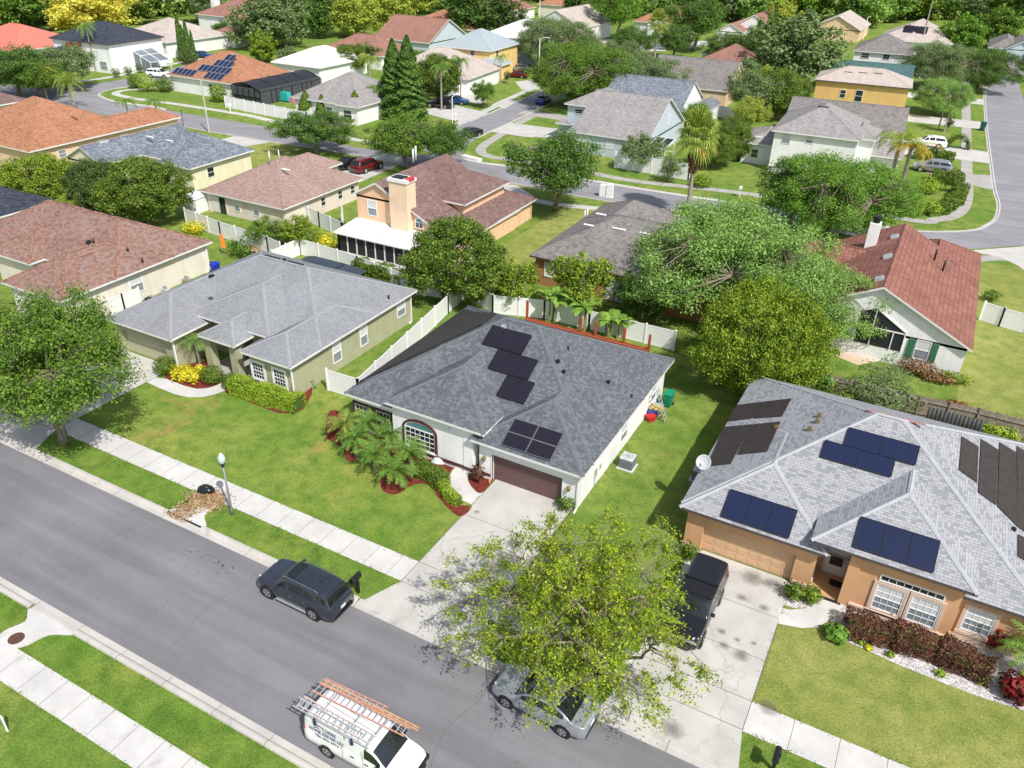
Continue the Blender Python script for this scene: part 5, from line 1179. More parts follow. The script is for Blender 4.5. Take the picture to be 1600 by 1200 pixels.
def hedge(name, label, pts, wd, h, mat='f_dense', dens=260, ls=.12, group=None, mat2=None, round_=.25):
    """clipped hedge along a line: leaves over a rounded box section"""
    rng = np.random.default_rng(len(pts)*31+int(h*100)); pts = [np.array(p, float) for p in pts]
    o0 = pts[0]; P = []; NR = []
    for a, b in zip(pts, pts[1:]):
        L = np.linalg.norm(b-a); d = (b-a)/L; s = np.array([-d[1], d[0]]); n = int(dens*L*(wd+2*h))
        t = rng.uniform(-.12/L*wd, 1+.12/L*wd, n); k = rng.random(n)
        per = wd+2*h; u = k*per
        off = np.where(u < h, -wd/2, np.where(u < h+wd, u-h-wd/2, wd/2)); z = np.where(u < h, u, np.where(u < h+wd, h, per-u))
        nx = np.where(u < h, -1., np.where(u < h+wd, 0., 1.)); nz = np.where((u >= h) & (u < h+wd), 1., .15)
        bulge = 1+.10*np.sin(t*L*2.3+1)+.06*np.sin(t*L*5.1+z*3)
        dep = 1-rng.random(n)**2.2*.35
        zz = z*bulge*np.where(z > .9*h, 1, dep); oo = off*bulge*dep
        corner = (np.abs(off) > wd*.38) & (z > h*.75); zz = np.where(corner, zz*(1-round_*.35), zz)
        xy = a[None]+d[None]*(t*L)[:, None]+s[None]*oo[:, None]
        P.append(np.stack([xy[:, 0]-o0[0], xy[:, 1]-o0[1], np.maximum(zz+rng.normal(size=n)*.03, .02)], 1))
        NR.append(np.stack([s[0]*nx, s[1]*nx, nz], 1)+rng.normal(size=(n, 3))*.5)
    P = np.concatenate(P); NR = np.concatenate(NR)
    t = emp(name, o0[0], o0[1], 0, 0, label, 'hedge', group)
    me = leaf_mesh('foliage', P, NR, ls*rng.uniform(.7, 1.3, len(P)), .6, rng); o = link('foliage', me, t); set_mat(o, M[mat])
    m = MB()
    for a, b in zip(pts, pts[1:]):
        m.bar((*(a-o0), h*.42), (*(b-o0), h*.42), wd*.62, h*.8)
    m.build('stems', M['f_dark'], t); return t
# ---------------------------------------------------------------- vehicles
def interp(L, x):
    for (a, b), (c, d) in zip(L, L[1:]):
        if x <= c:
            t = (x-a)/max(c-a, 1e-6); t = t*t*(3-2*t)*.35+t*.65; return b+(d-b)*t
    return L[-1][1]
CARS = {
 'suv': dict(L=4.98, W=1.96, zb=.26, top=[(0, .62), (.02, .80), (.06, .95), (.25, 1.10), (.27, 1.12), (.40, 1.66), (.46, 1.735), (.62, 1.75), (.86, 1.69), (.92, 1.60), (.975, 1.12), (1, .98)],
   sh=[(0, .60), (.02, .78), (.06, .92), (.25, 1.07), (.6, 1.10), (.92, 1.12), (.98, 1.02), (1, .92)], wid=[(0, .74), (.03, .86), (.10, .96), (.2, 1), (.85, 1), (.95, .95), (1, .84)],
   ws=(.265, .43), rw=(.90, .975), side=(.30, .915), pil=(.455, .645, .80), wheel=(.185, .77), wr=.375),
 'sedan': dict(L=4.62, W=1.80, zb=.20, top=[(0, .52), (.02, .66), (.06, .78), (.25, .93), (.27, .95), (.41, 1.36), (.48, 1.44), (.64, 1.445), (.72, 1.38), (.85, 1.06), (.88, 1.04), (.985, 1.00), (1, .85)],
   sh=[(0, .50), (.02, .65), (.06, .76), (.25, .90), (.6, .95), (.9, 1.0), (.985, .96), (1, .82)], wid=[(0, .72), (.03, .86), (.10, .95), (.2, 1), (.85, 1), (.95, .95), (1, .82)],
   ws=(.265, .44), rw=(.69, .86), side=(.31, .80), pil=(.46, .62), wheel=(.19, .79), wr=.32),
 'van': dict(L=5.7, W=2.02, zb=.30, top=[(0, .70), (.015, .95), (.05, 1.16), (.17, 1.28), (.18, 1.30), (.315, 1.98), (.35, 2.06), (.5, 2.10), (.97, 2.08), (.99, 2.0), (1, 1.9)],
   sh=[(0, .68), (.015, .92), (.05, 1.12), (.17, 1.22), (.6, 1.26), (.985, 1.26), (1, 1.2)], wid=[(0, .82), (.03, .92), (.10, .98), (.2, 1), (.96, 1), (1, .95)],
   ws=(.18, .335), rw=(2, 3), side=(.235, .385), pil=(), wheel=(.165, .77), wr=.36, boxy=1),
 'pickup': dict(L=5.3, W=1.98, zb=.36, top=[(0, .72), (.015, .95), (.05, 1.10), (.24, 1.20), (.26, 1.22), (.36, 1.76), (.41, 1.84), (.95, 1.84), (.98, 1.74), (1, 1.4)],
   sh=[(0, .70), (.015, .92), (.05, 1.06), (.24, 1.16), (.6, 1.20), (.985, 1.22), (1, 1.1)], wid=[(0, .84), (.03, .94), (.10, .98), (.2, 1), (.96, 1), (1, .95)],
   ws=(.255, .375), rw=(2, 3), side=(.30, .95), pil=(.455, .62, .80), wheel=(.17, .76), wr=.40, boxy=1),
}
def car_meshes(kind, nx=64):
    c = CARS[kind]; L, W, zb = c['L'], c['W'], c['zb']; boxy = c.get('boxy', 0)
    sec = []
    for i in range(nx+1):
        t = i/nx; t = .5-.5*math.cos(math.pi*t)*1.0 if False else t
        zt = interp(c['top'], t); zs = min(interp(c['sh'], t), zt); w = W/2*interp(c['wid'], t); k = min(1, max(0, (zt-zs)/.55))
        gw = (.93-.17*k*(1-.55*boxy)); tuck = .10*k+.02
        raw = [(0, zb), (.86*w, zb), (.97*w, zb+.10), (w, zb+.36*(zs-zb)), (.985*w, zs-.10), (.945*w, zs-.01)]
        raw += [((.945+(gw-.945)*f)*w, zs+(zt-tuck-zs)*f) for f in (.12, .5, .9, 1.0)]
        raw += [((gw-.06)*w, zt-tuck*.45), ((gw-.16)*w, zt-.015), (.42*w, zt+.005), (0, zt+.012)]
        sec.append((L/2-t*L, raw, t, zt-zs))
    n = len(sec[0][1])
    parts = {'body': MB(), 'windscreen': MB(), 'rear_window': MB(), 'side_window': MB(), 'side_window2': MB()}
    def V(i, j, sg):
        x, raw, t, d = sec[i]; y, z = raw[j]; return (x, sg*y, z)
    for i in range(nx):
        t = (sec[i][2]+sec[i+1][2])/2; d = min(sec[i][3], sec[i+1][3])
        for sg in (-1, 1):
            for j in range(n-1):
                q = [V(i, j, sg), V(i+1, j, sg), V(i+1, j+1, sg), V(i, j+1, sg)]
                if sg > 0: q = q[::-1]
                tgt = 'body'
                if 6 <= j <= 7 and c['side'][0] < t < c['side'][1] and d > .22 and not any(abs(t-p) < .011 for p in c['pil']): tgt = 'side_window' if sg < 0 else 'side_window2'
                elif c['ws'][0] < t < c['ws'][1]-.02 and j >= 10: tgt = 'windscreen'
                elif c['rw'][0] < t < c['rw'][1] and j >= 10: tgt = 'rear_window'
                parts[tgt].poly(q)
    for i, rev in ((0, False), (nx, True)):
        P = [V(i, j, -1) for j in range(n)]+[V(i, j, 1) for j in range(n-2, 0, -1)]
        parts['body'].poly(P if not rev else P[::-1])
    return c, parts
def weld(o):
    import bmesh
    bm = bmesh.new(); bm.from_mesh(o.data); bmesh.ops.remove_doubles(bm, verts=bm.verts, dist=.0005); bm.to_mesh(o.data); bm.free()
    o.data.polygons.foreach_set('use_smooth', [True]*len(o.data.polygons))
M['lamp_glass'] = plain('headlight_glass', (.75, .77, .80), .12, 0, .8, .03); M['tail'] = plain('tail_light', (.45, .015, .015), .15, 0, .7, .05); M['rim'] = plain('alloy', (.50, .51, .53), .3, .7); M['chrome'] = plain('chrome', (.75, .76, .78), .15, 1.0); M['plate'] = plain('licence_plate', (.70, .72, .72), .5); M['amber'] = plain('amber_light', (.7, .28, .03), .2)
M['carglass'] = glass('car_glass', (.012, .016, .018), .04)
def paint(name, c, metal=.25, rough=.22):
    n = NT(name); n.col(n.mix(1.0, c, n.ramp(n.noise(1.3, 3), [(.3, .92), (.7, 1.05)]), 'MULTIPLY')).set(rough, metal, .6)
    n.b.inputs['Coat Weight'].default_value = .6; n.b.inputs['Coat Roughness'].default_value = .05; return n.m
def car(name, label, kind, x, y, rz, pm, group=None, detail=True, cat='car'):
    c, parts = car_meshes(kind, 64 if detail else 40); t = emp(name, x, y, .008, rz, label, cat, group)
    L, W = c['L'], c['W']
    for nm, mb in parts.items():
        if mb.f:
            o = mb.build('side_window' if nm == 'side_window2' else nm, pm if nm == 'body' else M['carglass'], t); weld(o)
    r = c['wr']
    for tx in c['wheel']:
        wx = L/2-tx*L
        for sg in (-1, 1):
            m = MB(); yo = sg*(W/2-.005)
            def disc(y0, y1, r0, mi, mb, seg=22):
                P0 = [(wx+r0*math.cos(a), y0, r+r0*math.sin(a)) for a in [2*math.pi*k/seg for k in range(seg)]]; P1 = [(p[0], y1, p[2]) for p in P0]
                mb.poly(P1 if sg < 0 else P1[::-1], mi)
                for k in range(seg):
                    q = [P0[k], P0[(k+1) % seg], P1[(k+1) % seg], P1[k]]; mb.poly(q if sg < 0 else q[::-1], mi)
            a = MB(); disc(yo-sg*.25, yo+sg*.012, r+.075, 0, a); wl = a.build('wheel_arch', M['black'], t)
            disc(yo-sg*.2, yo+sg*.028, r, 0, m); wo = m.build('wheel', M['rubber'], t)
            m = MB(); disc(yo, yo+sg*.034, r*.66, 0, m)
            if detail:
                for k in range(5):
                    an = 2*math.pi*(k+.5)/5; m.bar((wx+.08*math.cos(an), yo+sg*.038, r+.08*math.sin(an)), (wx+r*.6*math.cos(an), yo+sg*.038, r+r*.6*math.sin(an)), .05, .012, 1, (0, 1, 0))
            m.build('rim', [M['rim'], M['black']], wo)
    zs = interp(c['sh'], .05)
    for sg in (-1, 1):
        m = MB(); x0 = L/2-.045*L; w0 = W/2*interp(c['wid'], .04)
        m.hexa([(x0-.14, sg*(w0-.05)-.0, zs-.20), (x0+.14, sg*(w0-.30), zs-.22), (x0+.10, sg*(w0-.34), zs-.04), (x0-.22, sg*(w0-.04), zs-.02), (x0-.14, sg*(w0+.012), zs-.20), (x0+.17, sg*(w0-.26), zs-.22), (x0+.14, sg*(w0-.3), zs-.03), (x0-.22, sg*(w0+.012), zs-.02)] if True else [])
        m.build('headlight', M['lamp_glass'], t)
        m = MB(); x1 = -L/2+.035*L; w1 = W/2*interp(c['wid'], .965); zt = interp(c['sh'], .97)-.10
        if kind in ('van',): m.box(-L/2-.015, sg*(W/2-.20), .75, -L/2+.12, sg*(W/2-.06), 1.25)
        else: m.hexa([(x1-.14, sg*(w1-.45), zt-.16), (x1+.22, sg*(w1+.0), zt-.14), (x1+.22, sg*(w1-.06), zt-.14), (x1-.0, sg*(w1-.45), zt-.16), (x1-.17, sg*(w1-.40), zt+.05), (x1+.22, sg*(w1+.035), zt+.05), (x1+.22, sg*(w1-.06), zt+.05), (x1-.0, sg*(w1-.45), zt+.05)])
        m.build('tail_light', M['tail'], t)
        if detail:
            m = MB(); mx_ = L/2-(c['ws'][0]+.065)*L; zz = interp(c['sh'], .35)+.05; m.hexa([(mx_-.08, sg*W*.49, zz), (mx_+.05, sg*W*.49, zz), (mx_+.05, sg*(W*.49+.21), zz+.02), (mx_-.05, sg*(W*.49+.21), zz+.02), (mx_-.08, sg*W*.49, zz+.14), (mx_+.04, sg*W*.49, zz+.14), (mx_+.03, sg*(W*.49+.21), zz+.17), (mx_-.05, sg*(W*.49+.21), zz+.17)]); m.build('wing_mirror', pm if kind != 'van' else M['black'], t)
            for tx in ((.36, .50) if kind == 'van' else (.50, .67)): xx = L/2-tx*L; m = MB(); m.box(xx-.10, sg*(W/2-.015), interp(c['sh'], tx)-.20, xx+.10, sg*(W/2+.02), interp(c['sh'], tx)-.16); m.build('door_handle', M['chrome'] if kind != 'van' else M['black'], t)
        if detail:
            for p_ in (c['pil'][:2] if c['pil'] else ())+((c['side'][0]+.03,) if c['pil'] else ()):
                xx = L/2-p_*L; m = MB(); m.box(xx-.006, sg*(W/2-.03), c['zb']+.16, xx+.006, sg*(W/2+.0015), interp(c['sh'], p_)-.12); m.build('door_seam', M['black'], t)
    if detail:
        m = MB(); m.box(-L/2-.02, -.17, zs*.62+.1, -L/2+.03, .17, zs*.62+.24); m.build('licence_plate', M['plate'], t)
        m = MB(); m.box(-L/2-.02, -W*.36, c['zb']+.02, -L/2+.1, W*.36, c['zb']+.16); m.box(L/2-.08, -W*.33, c['zb']+.02, L/2+.012, W*.33, c['zb']+.30); m.build('bumper_trim', M['black'], t)
    return t
def by_wheels(kind, fpx, rpx, side):
    """ground contacts of the two visible wheels -> centre and heading; side=+1 when the hidden side lies towards +y"""
    c = CARS[kind]; a = Vector(g(*fpx)); b = Vector(g(*rpx)); d = (a-b).normalized(); n = Vector((-d.y, d.x))
    if n.y*side < 0: n = -n
    wb = (c['wheel'][0]+c['wheel'][1])/2-.5
    return (a+b)/2+n*c['W']*.49+d*wb*c['L'], math.atan2(d.y, d.x)
P_suv = paint('paint_dark_bluegrey', (.050, .060, .085), .55, .2); P_silver = paint('paint_silver', (.44, .47, .51), .55, .28); P_blk = paint('paint_black', (.010, .010, .013), .1); P_wht = paint('paint_white', (.80, .80, .80), .0, .3); P_red = paint('paint_red', (.16, .008, .014), .3); P_blue = paint('paint_blue', (.02, .08, .22), .3); P_slv2 = paint('paint_grey', (.28, .30, .33), .5); P_bblue = paint('paint_bright_blue', (.02, .045, .30), .2)
# dark SUV at the kerb
p, rz = by_wheels('suv', (420.8, 935), (488, 968), 1)
suv = car('parked_suv', 'dark blue grey SUV with roof rails parked at the kerb by the black mailbox', 'suv', p.x, p.y, rz, P_suv)
L = 4.98
for sg in (-1, 1):
    m = MB(); m.tube([(.55, sg*.70, 1.70), (.45, sg*.70, 1.79), (-1.45, sg*.70, 1.76), (-1.6, sg*.70, 1.68)], .022, 6); m.build('roof_rail', M['chrome'], suv)
m = MB(); m.hexa([(.5, -.52, 1.757), (.02, -.54, 1.768), (.02, .54, 1.768), (.5, .52, 1.757), (.5, -.52, 1.768), (.02, -.54, 1.78), (.02, .54, 1.78), (.5, .52, 1.768)]); m.build('sunroof', M['carglass'], suv)
for sg in (-1, 1): m = MB(); m.box(-.95, sg*1.04, .30, .95, sg*.92, .36); m.build('running_board', M['alu'], suv)
m = MB(); m.box(-1.15, -.06, 1.745, -1.3, .06, 1.80); m.build('antenna_fin', P_suv, suv)
m = MB(); m.box(2.2, -.98, .62, 2.42, -.78, .70); m.build('side_marker', M['amber'], suv)
# silver saloon under the front tree
p, rz = by_wheels('sedan', (790, 1105), (877.5, 1151), 1)
car('silver_sedan', 'silver saloon car parked at the kerb, half under the chartreuse tree', 'sedan', p.x, p.y, rz, P_silver)
# black truck with covered bed on the right driveway
fx, fy = g(1096, 1009)
bt = car('black_truck', 'black pickup truck with a matching bed cap on the cracked driveway, nose to the street', 'pickup', fx-.97, fy+2.65*.98-.80, -math.pi/2+.0, P_blk)
m = MB(); m.box(.55, -.80, 1.83, -.15, .80, 1.87); m.box(-.42, -.88, 1.82, -.52, .88, 1.90); m.build('roof_bar', M['black'], bt)
m = MB(); m.box(2.55, -.85, .80, 2.66, .85, .90); m.build('grille_bar', M['chrome'], bt)
# white van with ladders
rx, ry = g(512, 1182)
c = CARS['van']; VS = .88; vx = rx+(c['wheel'][1]-.5)*c['L']*VS; vy = ry+c['W']*.49*VS
van = car('white_van', 'white work van with a ladder rack and blue lettering on its side', 'van', vx, vy, 0, P_wht, cat='van'); van.scale = (VS, VS, VS)
m = MB()
for xx in (-2.0, -.35, .85):
    m.bar((xx, -.95, 2.30), (xx, .95, 2.30), .06, .05)
    for sg in (-1, 1): m.bar((xx, sg*.93, 2.0), (xx, sg*.95, 2.32), .06, .05)
for sg in (-1, 1): m.bar((-2.5, sg*.97, 2.33), (1.0, sg*.97, 2.33), .05, .05)
m.bar((-2.3, .1, 2.14), (.9, -.1, 2.14), .04, .04); m.bar((-1.0, .25, 2.13), (.95, .2, 2.13), .03, .03)
m.build('ladder_rack', M['alu'], van)
m = MB()
for xx, sg in ((-2.05, -1), (.05, -1), (-.4, 1)): m.box(xx-.05, sg*1.0-.02, 1.95, xx+.07, sg*1.0+.06, 2.36)
m.build('rack_clamp', plain('navy_clamp', (.02, .015, .10), .5), van)
def text_part(body, size, mat, parent, loc, rot, name='lettering', ext=.004):
    cu = bpy.data.curves.new(name, 'FONT'); cu.body = body; cu.size = size; cu.align_x = 'CENTER'; cu.extrude = ext
    o = bpy.data.objects.new(name, cu); COL.objects.link(o); dg = bpy.context.evaluated_depsgraph_get(); me = bpy.data.meshes.new_from_object(o.evaluated_get(dg))
    bpy.data.objects.remove(o); me.materials.clear(); me.materials.append(mat)
    q = link(name, me, parent); q.location = loc; q.rotation_euler = rot; return q
nav = plain('navy_lettering', (.03, .05, .18), .5)
for s_, z, sz, xx in (('J.C. TORRE', 1.78, .26, -1.50), ('HOME REPAIR LLC', 1.52, .25, -1.42), ('786-603-2976', 1.24, .25, -1.42)):
    yy = -1.0 if z < 1.3 else (-.985 if z < 1.6 else -.955)
    text_part(s_, sz, nav, van, (xx, yy-.012, z-.05), (math.pi/2-(.0 if z < 1.3 else .10), 0, 0))
m = MB(); P = [(-2.2, 2.02), (-1.95, 1.93), (-1.6, 1.90), (-1.6, 1.945), (-1.95, 1.985), (-2.18, 2.06)]
m.hexa([(p[0], -.955, p[1]) for p in (P[0], P[1], P[4], P[5])]+[(p[0], -.962, p[1]) for p in (P[0], P[1], P[4], P[5])]); m.hexa([(p[0], -.955, p[1]) for p in (P[1], P[2], P[3], P[4])]+[(p[0], -.962, p[1]) for p in (P[1], P[2], P[3], P[4])]); m.build('blue_swoosh', plain('swoosh_blue', (.02, .05, .35), .4), van)
m = MB(); m.box(2.35, -.95, .62, 2.87, .95, .86); m.build('bumper', M['black'], van)
m = MB()
for x in (.62, -.55): m.box(x-.008, -1.022, .45, x+.008, -1.005, 1.85)
m.box(-2.6, -1.022, .60, .6, -1.006, .615); m.build('panel_seam', M['pane_grey'], van)
# ladders are things of their own, lashed on the rack
lad_o = plain('orange_fibreglass', (.60, .30, .23), .5); lad_a = plain('ladder_aluminium', (.66, .67, .70), .35, .5); lad_y = plain('amber_fibreglass', (.70, .36, .14), .5)
def ladder(label, a, b, wd, rails, n, group='ladders on the van rack', z0=0, tilt=0.0):
    wd *= VS; a = Vector(a); b = Vector(b); d = (b-a); L_ = d.length; d.normalize(); s = d.cross(Vector((0, 0, 1))).normalized()*wd/2
    s.z += tilt*wd/2
    t = emp('ladder', a.x, a.y, a.z, 0, label, 'ladder', group); m = MB()
    for sg in (-1, 1): m = MB(); m.bar(s*sg, d*L_+s*sg*.85, .026, .07); m.build('rail', rails, t)
    m = MB()
    for i in range(n): p = d*(L_*(i+.5)/n); m = MB(); m.bar(p-s*.97, p+s*.97, .036, .026); m.build('rung', lad_a, t)
    pass
V3 = lambda x, y, z: (vx+x*VS, vy+y*VS*.93, z*VS)
ladder('long red fibreglass ladder on the far side of the van rack', V3(-3.15, .42, 2.40), V3(2.0, .55, 2.36), .52, lad_o, 17)
ladder('short orange ladder lying crooked over the far edge of the van rack', V3(-2.95, .80, 2.50), V3(.55, 1.02, 2.48), .42, lad_o, 10, tilt=.3)
ladder('amber ladder at the outer far edge of the van rack', V3(-3.1, .88, 2.36), V3(2.35, .98, 2.34), .16, lad_y, 12)
ladder('pinkish white ladder on the near side of the van rack', V3(-3.2, -.60, 2.42), V3(1.0, -.60, 2.40), .50, plain('faded_fibreglass', (.72, .56, .54), .5), 13)
ladder('bare aluminium ladder at the near edge of the van rack', V3(-3.3, -.80, 2.50), V3(.6, -.82, 2.46), .44, lad_a, 11, tilt=-.2)
# distant cars
def fcar(name, label, kind, px, py, rz, pm): 
    x, y = g(px, py); return car(name, label, kind, x, y, rz, pm, None, False)
fcar('red_car', 'dark red car on the driveway behind the pale pink house', 'suv', 574, 266, 1.5, P_red)
fcar('black_car', 'black car left of the dark red car behind the pale pink house', 'sedan', 548, 261, 1.5, P_blk)
fcar('black_car', 'black car parked at the corner of the side street beyond the plum roof', 'sedan', 733, 214, -1.9, P_blk)
fcar('black_suv', 'black SUV on the driveway beside the tall dark conifers', 'suv', 688, 168, 3.3, P_blk)
fcar('blue_car', 'small blue car behind the black SUV', 'sedan', 713, 162, .15, P_blue)
fcar('bright_blue_car', 'bright blue car in the side street under the big tree', 'sedan', 849, 161, 1.7, P_bblue)
fcar('maroon_car', 'maroon saloon on the driveway of the yellow house', 'sedan', 808, 121, 3.3, P_red)
fcar('silver_suv', 'silver SUV behind the maroon saloon', 'suv', 812, 112, 3.3, P_slv2)
fcar('white_suv', 'white SUV on the driveway left of the right street', 'suv', 1450, 229, 3.28, P_wht)
fcar('grey_car', 'blue grey car between the hedges left of the right street', 'suv', 1455, 268, 3.28, P_slv2)
fcar('blue_car', 'blue car in front of the blush roofed house', 'sedan', 317, 90, .3, P_blue)
fcar('white_suv', 'white SUV in the left side street beside the orange roof', 'suv', 250, 121, .3, P_wht)
fcar('black_car', 'black car under the grey green trees by the teal roof', 'sedan', 1456, 115, .2, P_blk)
# ---------------------------------------------------------------- fences, street furniture, yard things
def fence(label, pts, h=1.75, mat='white', step=2.4, group=None, name='vinyl_fence'):
    pts = [Vector((p[0], p[1], 0)) for p in pts]; o = pts[0]; t = emp(name, o.x, o.y, 0, 0, label, 'fence', group); posts = []
    for a, b in zip(pts, pts[1:]):
        L = (b-a).length; n = max(1, round(L/step)); d = (b-a)/n
        for i in range(n):
            p, q = a+d*i-o, a+d*(i+1)-o; m = MB()
            m.bar(p+Vector((0, 0, h*.5)), q+Vector((0, 0, h*.5)), .03, h*.9); m.bar(p+Vector((0, 0, h-.07)), q+Vector((0, 0, h-.07)), .05, .14); m.bar(p+Vector((0, 0, .1)), q+Vector((0, 0, .1)), .05, .14)
            m.build('fence_panel', M[mat], t); posts.append(p)
        posts.append(b-o)
    for p in posts:
        m = MB(); m.box(p.x-.065, p.y-.065, 0, p.x+.065, p.y+.065, h+.05); m.lathe([(.10, h+.05), (.10, h+.08), (0, h+.15)], 4, (p.x, p.y, 0)); m.build('fence_post', M[mat], t)
    return t
fence('white vinyl fence between the sage house and the white house, with its front return', gp([(513, 610)])+[g(561, 625), g(700, 490), g(727, 465)])
fence('white vinyl fence along the back of the white house', gp([(727, 463), (770, 490), (850, 498), (920, 515), (1052, 548)]))
fence('white vinyl fence behind the sage house, left of the peach sunroom', gp([(428, 418), (470, 398), (560, 427), (640, 458), (690, 466)]))
fence('white vinyl fence across the yard of the pale pink house', gp([(292, 350), (346, 371), (420, 395), (440, 405)]))
fence('tall white fence between the pale pink and the peach house', gp([(468, 340), (500, 355), (536, 372), (536, 348)]))
fence('white fence at the edge of the peach house lawn, right of the round tree', gp([(777, 430), (772, 415), (700, 400)]))
fence('white double gate fence right of the red tiled house', gp([(1530, 500), (1560, 510), (1602, 522)]))
fence('white fence round the pool cage of the orange roofed house', [g(353, 168), g(480, 194), g(500, 178)], 1.9)
fence('white fence in front of the pale blue house', [g(960, 262), g(1075, 282), g(1092, 250)], 2.2)
fence('white fence beside the slate gabled house', gp([(1105, 180), (1150, 187)]), 1.9)
fence('white fence beside the modern white house', gp([(232, 104), (270, 98)]), 1.9)
fence('short white fence beside the cream house at the left', [g(176, 497), g(196, 488), g(222, 478)], 1.7)
# weathered wooden fence
t = emp('wooden_fence', *g(1265, 612), 0, 0, 'grey weathered board fence with vines behind the tan orange house', 'fence')
wp = [Vector((*g(*p), 0)) for p in ((1258, 610), (1330, 628), (1430, 652), (1520, 672), (1605, 694))]; o = wp[0]; t.location = o
rs = random.Random(5)
for a, b in zip(wp, wp[1:]):
    m = MB(); d = (b-a); L = d.length; d.normalize(); n = int(L/.15)
    for i in range(n):
        p = a-o+d*(i*.15); hh = 1.75+rs.uniform(-.06, .06); m.bar(p+Vector((0, 0, hh/2)), p+Vector((.001, 0, hh)), .13, .02, 0, (d.x, d.y, 0)) if False else m.hexa([p+Vector((0, 0, .03)), p+d*.135+Vector((0, 0, .03)), p+d*.135+Vector((.02, .02, .03)), p+Vector((.02, .02, .03)), p+Vector((0, 0, hh)), p+d*.135+Vector((0, 0, hh)), p+d*.135+Vector((.02, .02, hh)), p+Vector((.02, .02, hh))])
    for z in (.4, 1.4): m.bar(a-o+Vector((-.02, -.04, z)), b-o+Vector((-.02, -.04, z)), .05, .09)
    m.build('board_panel', M['wood_grey'], t)
for p in [q-o for q in wp]+[(wp[1]+wp[2])/2-o, (wp[2]+wp[3])/2-o]: m = MB(); m.box(p.x-.06, p.y-.1, 0, p.x+.06, p.y, 1.85); m.build('fence_post', M['wood_grey'], t)
t = emp('black_tarp', *g(1500, 672), 0, 0, 'dark grey tarp hung along the weathered board fence', 'tarp')
a = Vector((*g(1442, 664), 0))-Vector(t.location); b = Vector((*g(1528, 686), 0))-Vector(t.location); m = MB(); n = 14
for i in range(n):
    p, q = a+(b-a)*i/n, a+(b-a)*(i+1)/n; wv = lambda k: .015*math.sin(k*.9); m.poly([p+Vector((0, wv(i)-.25, .05)), q+Vector((0, wv(i+1)-.25, .05)), q+Vector((0, wv(i+1)-.15, 1.55)), p+Vector((0, wv(i)-.15, 1.55))])
o_ = m.build('sheet', plain('tarp_black', (.05, .05, .053), .6, var=.35), t, None, True); md = o_.modifiers.new('solid', 'SOLIDIFY'); md.thickness = .01
# red stained pergola frame behind the white house
t = emp('pergola_frame', *g(940, 545, 2.4), 0, 0, 'red stained timber pergola frame along the rear eave of the white house', 'pergola')
y_b = 50.15
m = MB(); o = Vector(t.location)
m.bar(Vector((-25.3, y_b, 2.75))-o, Vector((-15.2, y_b, 2.75))-o, .14, .16); m.bar(Vector((-25.3, y_b+.45, 2.70))-o, Vector((-15.2, y_b+.45, 2.70))-o, .08, .10); m.build('beam', M['redwood'], t)
for x in (-25.3, -20.7, -19.5, -17.2, -15.25): m = MB(); m.box(x-.08-o.x, y_b+.3-o.y, 0, x+.08-o.x, y_b+.46-o.y, 4.2 if x in (-25.3,) else 3.9); m.build('post', M['redwood'], t)
# gazebo roof behind the sage house
t = emp('gazebo', *g(505, 418, 2.6), 0, .0, 'dark blue grey gazebo roof behind the sage green house', 'gazebo'); m = MB()
for (s0, z0, s1, z1) in ((1, 2.35, .55, 2.95), (.5, 3.02, .12, 3.3)):
    W_, D_ = 3.4, 1.9
    A = [(-W_*s0, -D_*s0, z0), (W_*s0, -D_*s0, z0), (W_*s0, D_*s0, z0), (-W_*s0, D_*s0, z0)]; Bq = [(-W_*s1, -D_*s1, z1), (W_*s1, -D_*s1, z1), (W_*s1, D_*s1, z1), (-W_*s1, D_*s1, z1)]
    for i in range(4): m.poly([A[i], A[(i+1) % 4], Bq[(i+1) % 4], Bq[i]])
    m.poly(Bq); m.poly(A[::-1])
m.build('roof', plain('gazebo_metal', (.045, .065, .085), .5, .2), t)
for x in (-3.1, 3.1):
    for y in (-1.6, 1.6): m = MB(); m.box(x-.07, y-.07, 0, x+.07, y+.07, 2.4); m.build('post', M['black'], t)
# street lamp
t = emp('street_lamp', *g(363, 803), 0, 0, 'grey street lamp with a frosted acorn globe beside the pile of dry leaves', 'street lamp')
m = MB(); m.tube([(0, 0, 0), (0, 0, .25), (0, 0, 3.35)], [.11, .075, .055], 12); m.build('pole', plain('lamp_grey', (.22, .22, .24), .5, .3), t, None, True)
m = MB(); m.lathe([(.055, 3.3), (.07, 3.4), (.13, 3.5), (.14, 3.58), (.0, 3.58)], 14); m.build('collar', M['black'], t)
m = MB(); m.lathe([(.11, 3.58), (.19, 3.72), (.215, 3.90), (.18, 4.08), (.10, 4.2), (.05, 4.27), (.0, 4.30)], 16)
gl = NT('frosted_globe').col((.62, .74, .72)).set(.25, 0, .6); gl.b.inputs['Transmission Weight'].default_value = .3; m.build('globe', gl.m, t, None, True)
def mailbox(label, x, y, rz=0):
    t = emp('mailbox', x, y, 0, rz, label, 'mailbox'); m = MB(); m.box(-.07, -.07, 0, .07, .07, 1.0); m.bar((0, 0, .55), (0, -.32, .93), .06, .06); m.build('post', M['black'], t)
    m = MB(); n = 8; A = [(math.cos(math.pi*k/n)*.13, 1.16+math.sin(math.pi*k/n)*.13) for k in range(n+1)]+[(-.13, 1.0), (.13, 1.0)]
    P0 = [(x, -.45, z) for x, z in A]; P1 = [(x, .22, z) for x, z in A]; k = len(A)
    m.poly(P0); m.poly(P1[::-1])
    for i in range(k): m.poly([P0[i], P1[i], P1[(i+1) % k], P0[(i+1) % k]])
    m.build('box', M['black'], t); m = MB(); m.box(.13, -.2, 1.1, .15, -.12, 1.36); m.build('flag', M['black'], t); return t
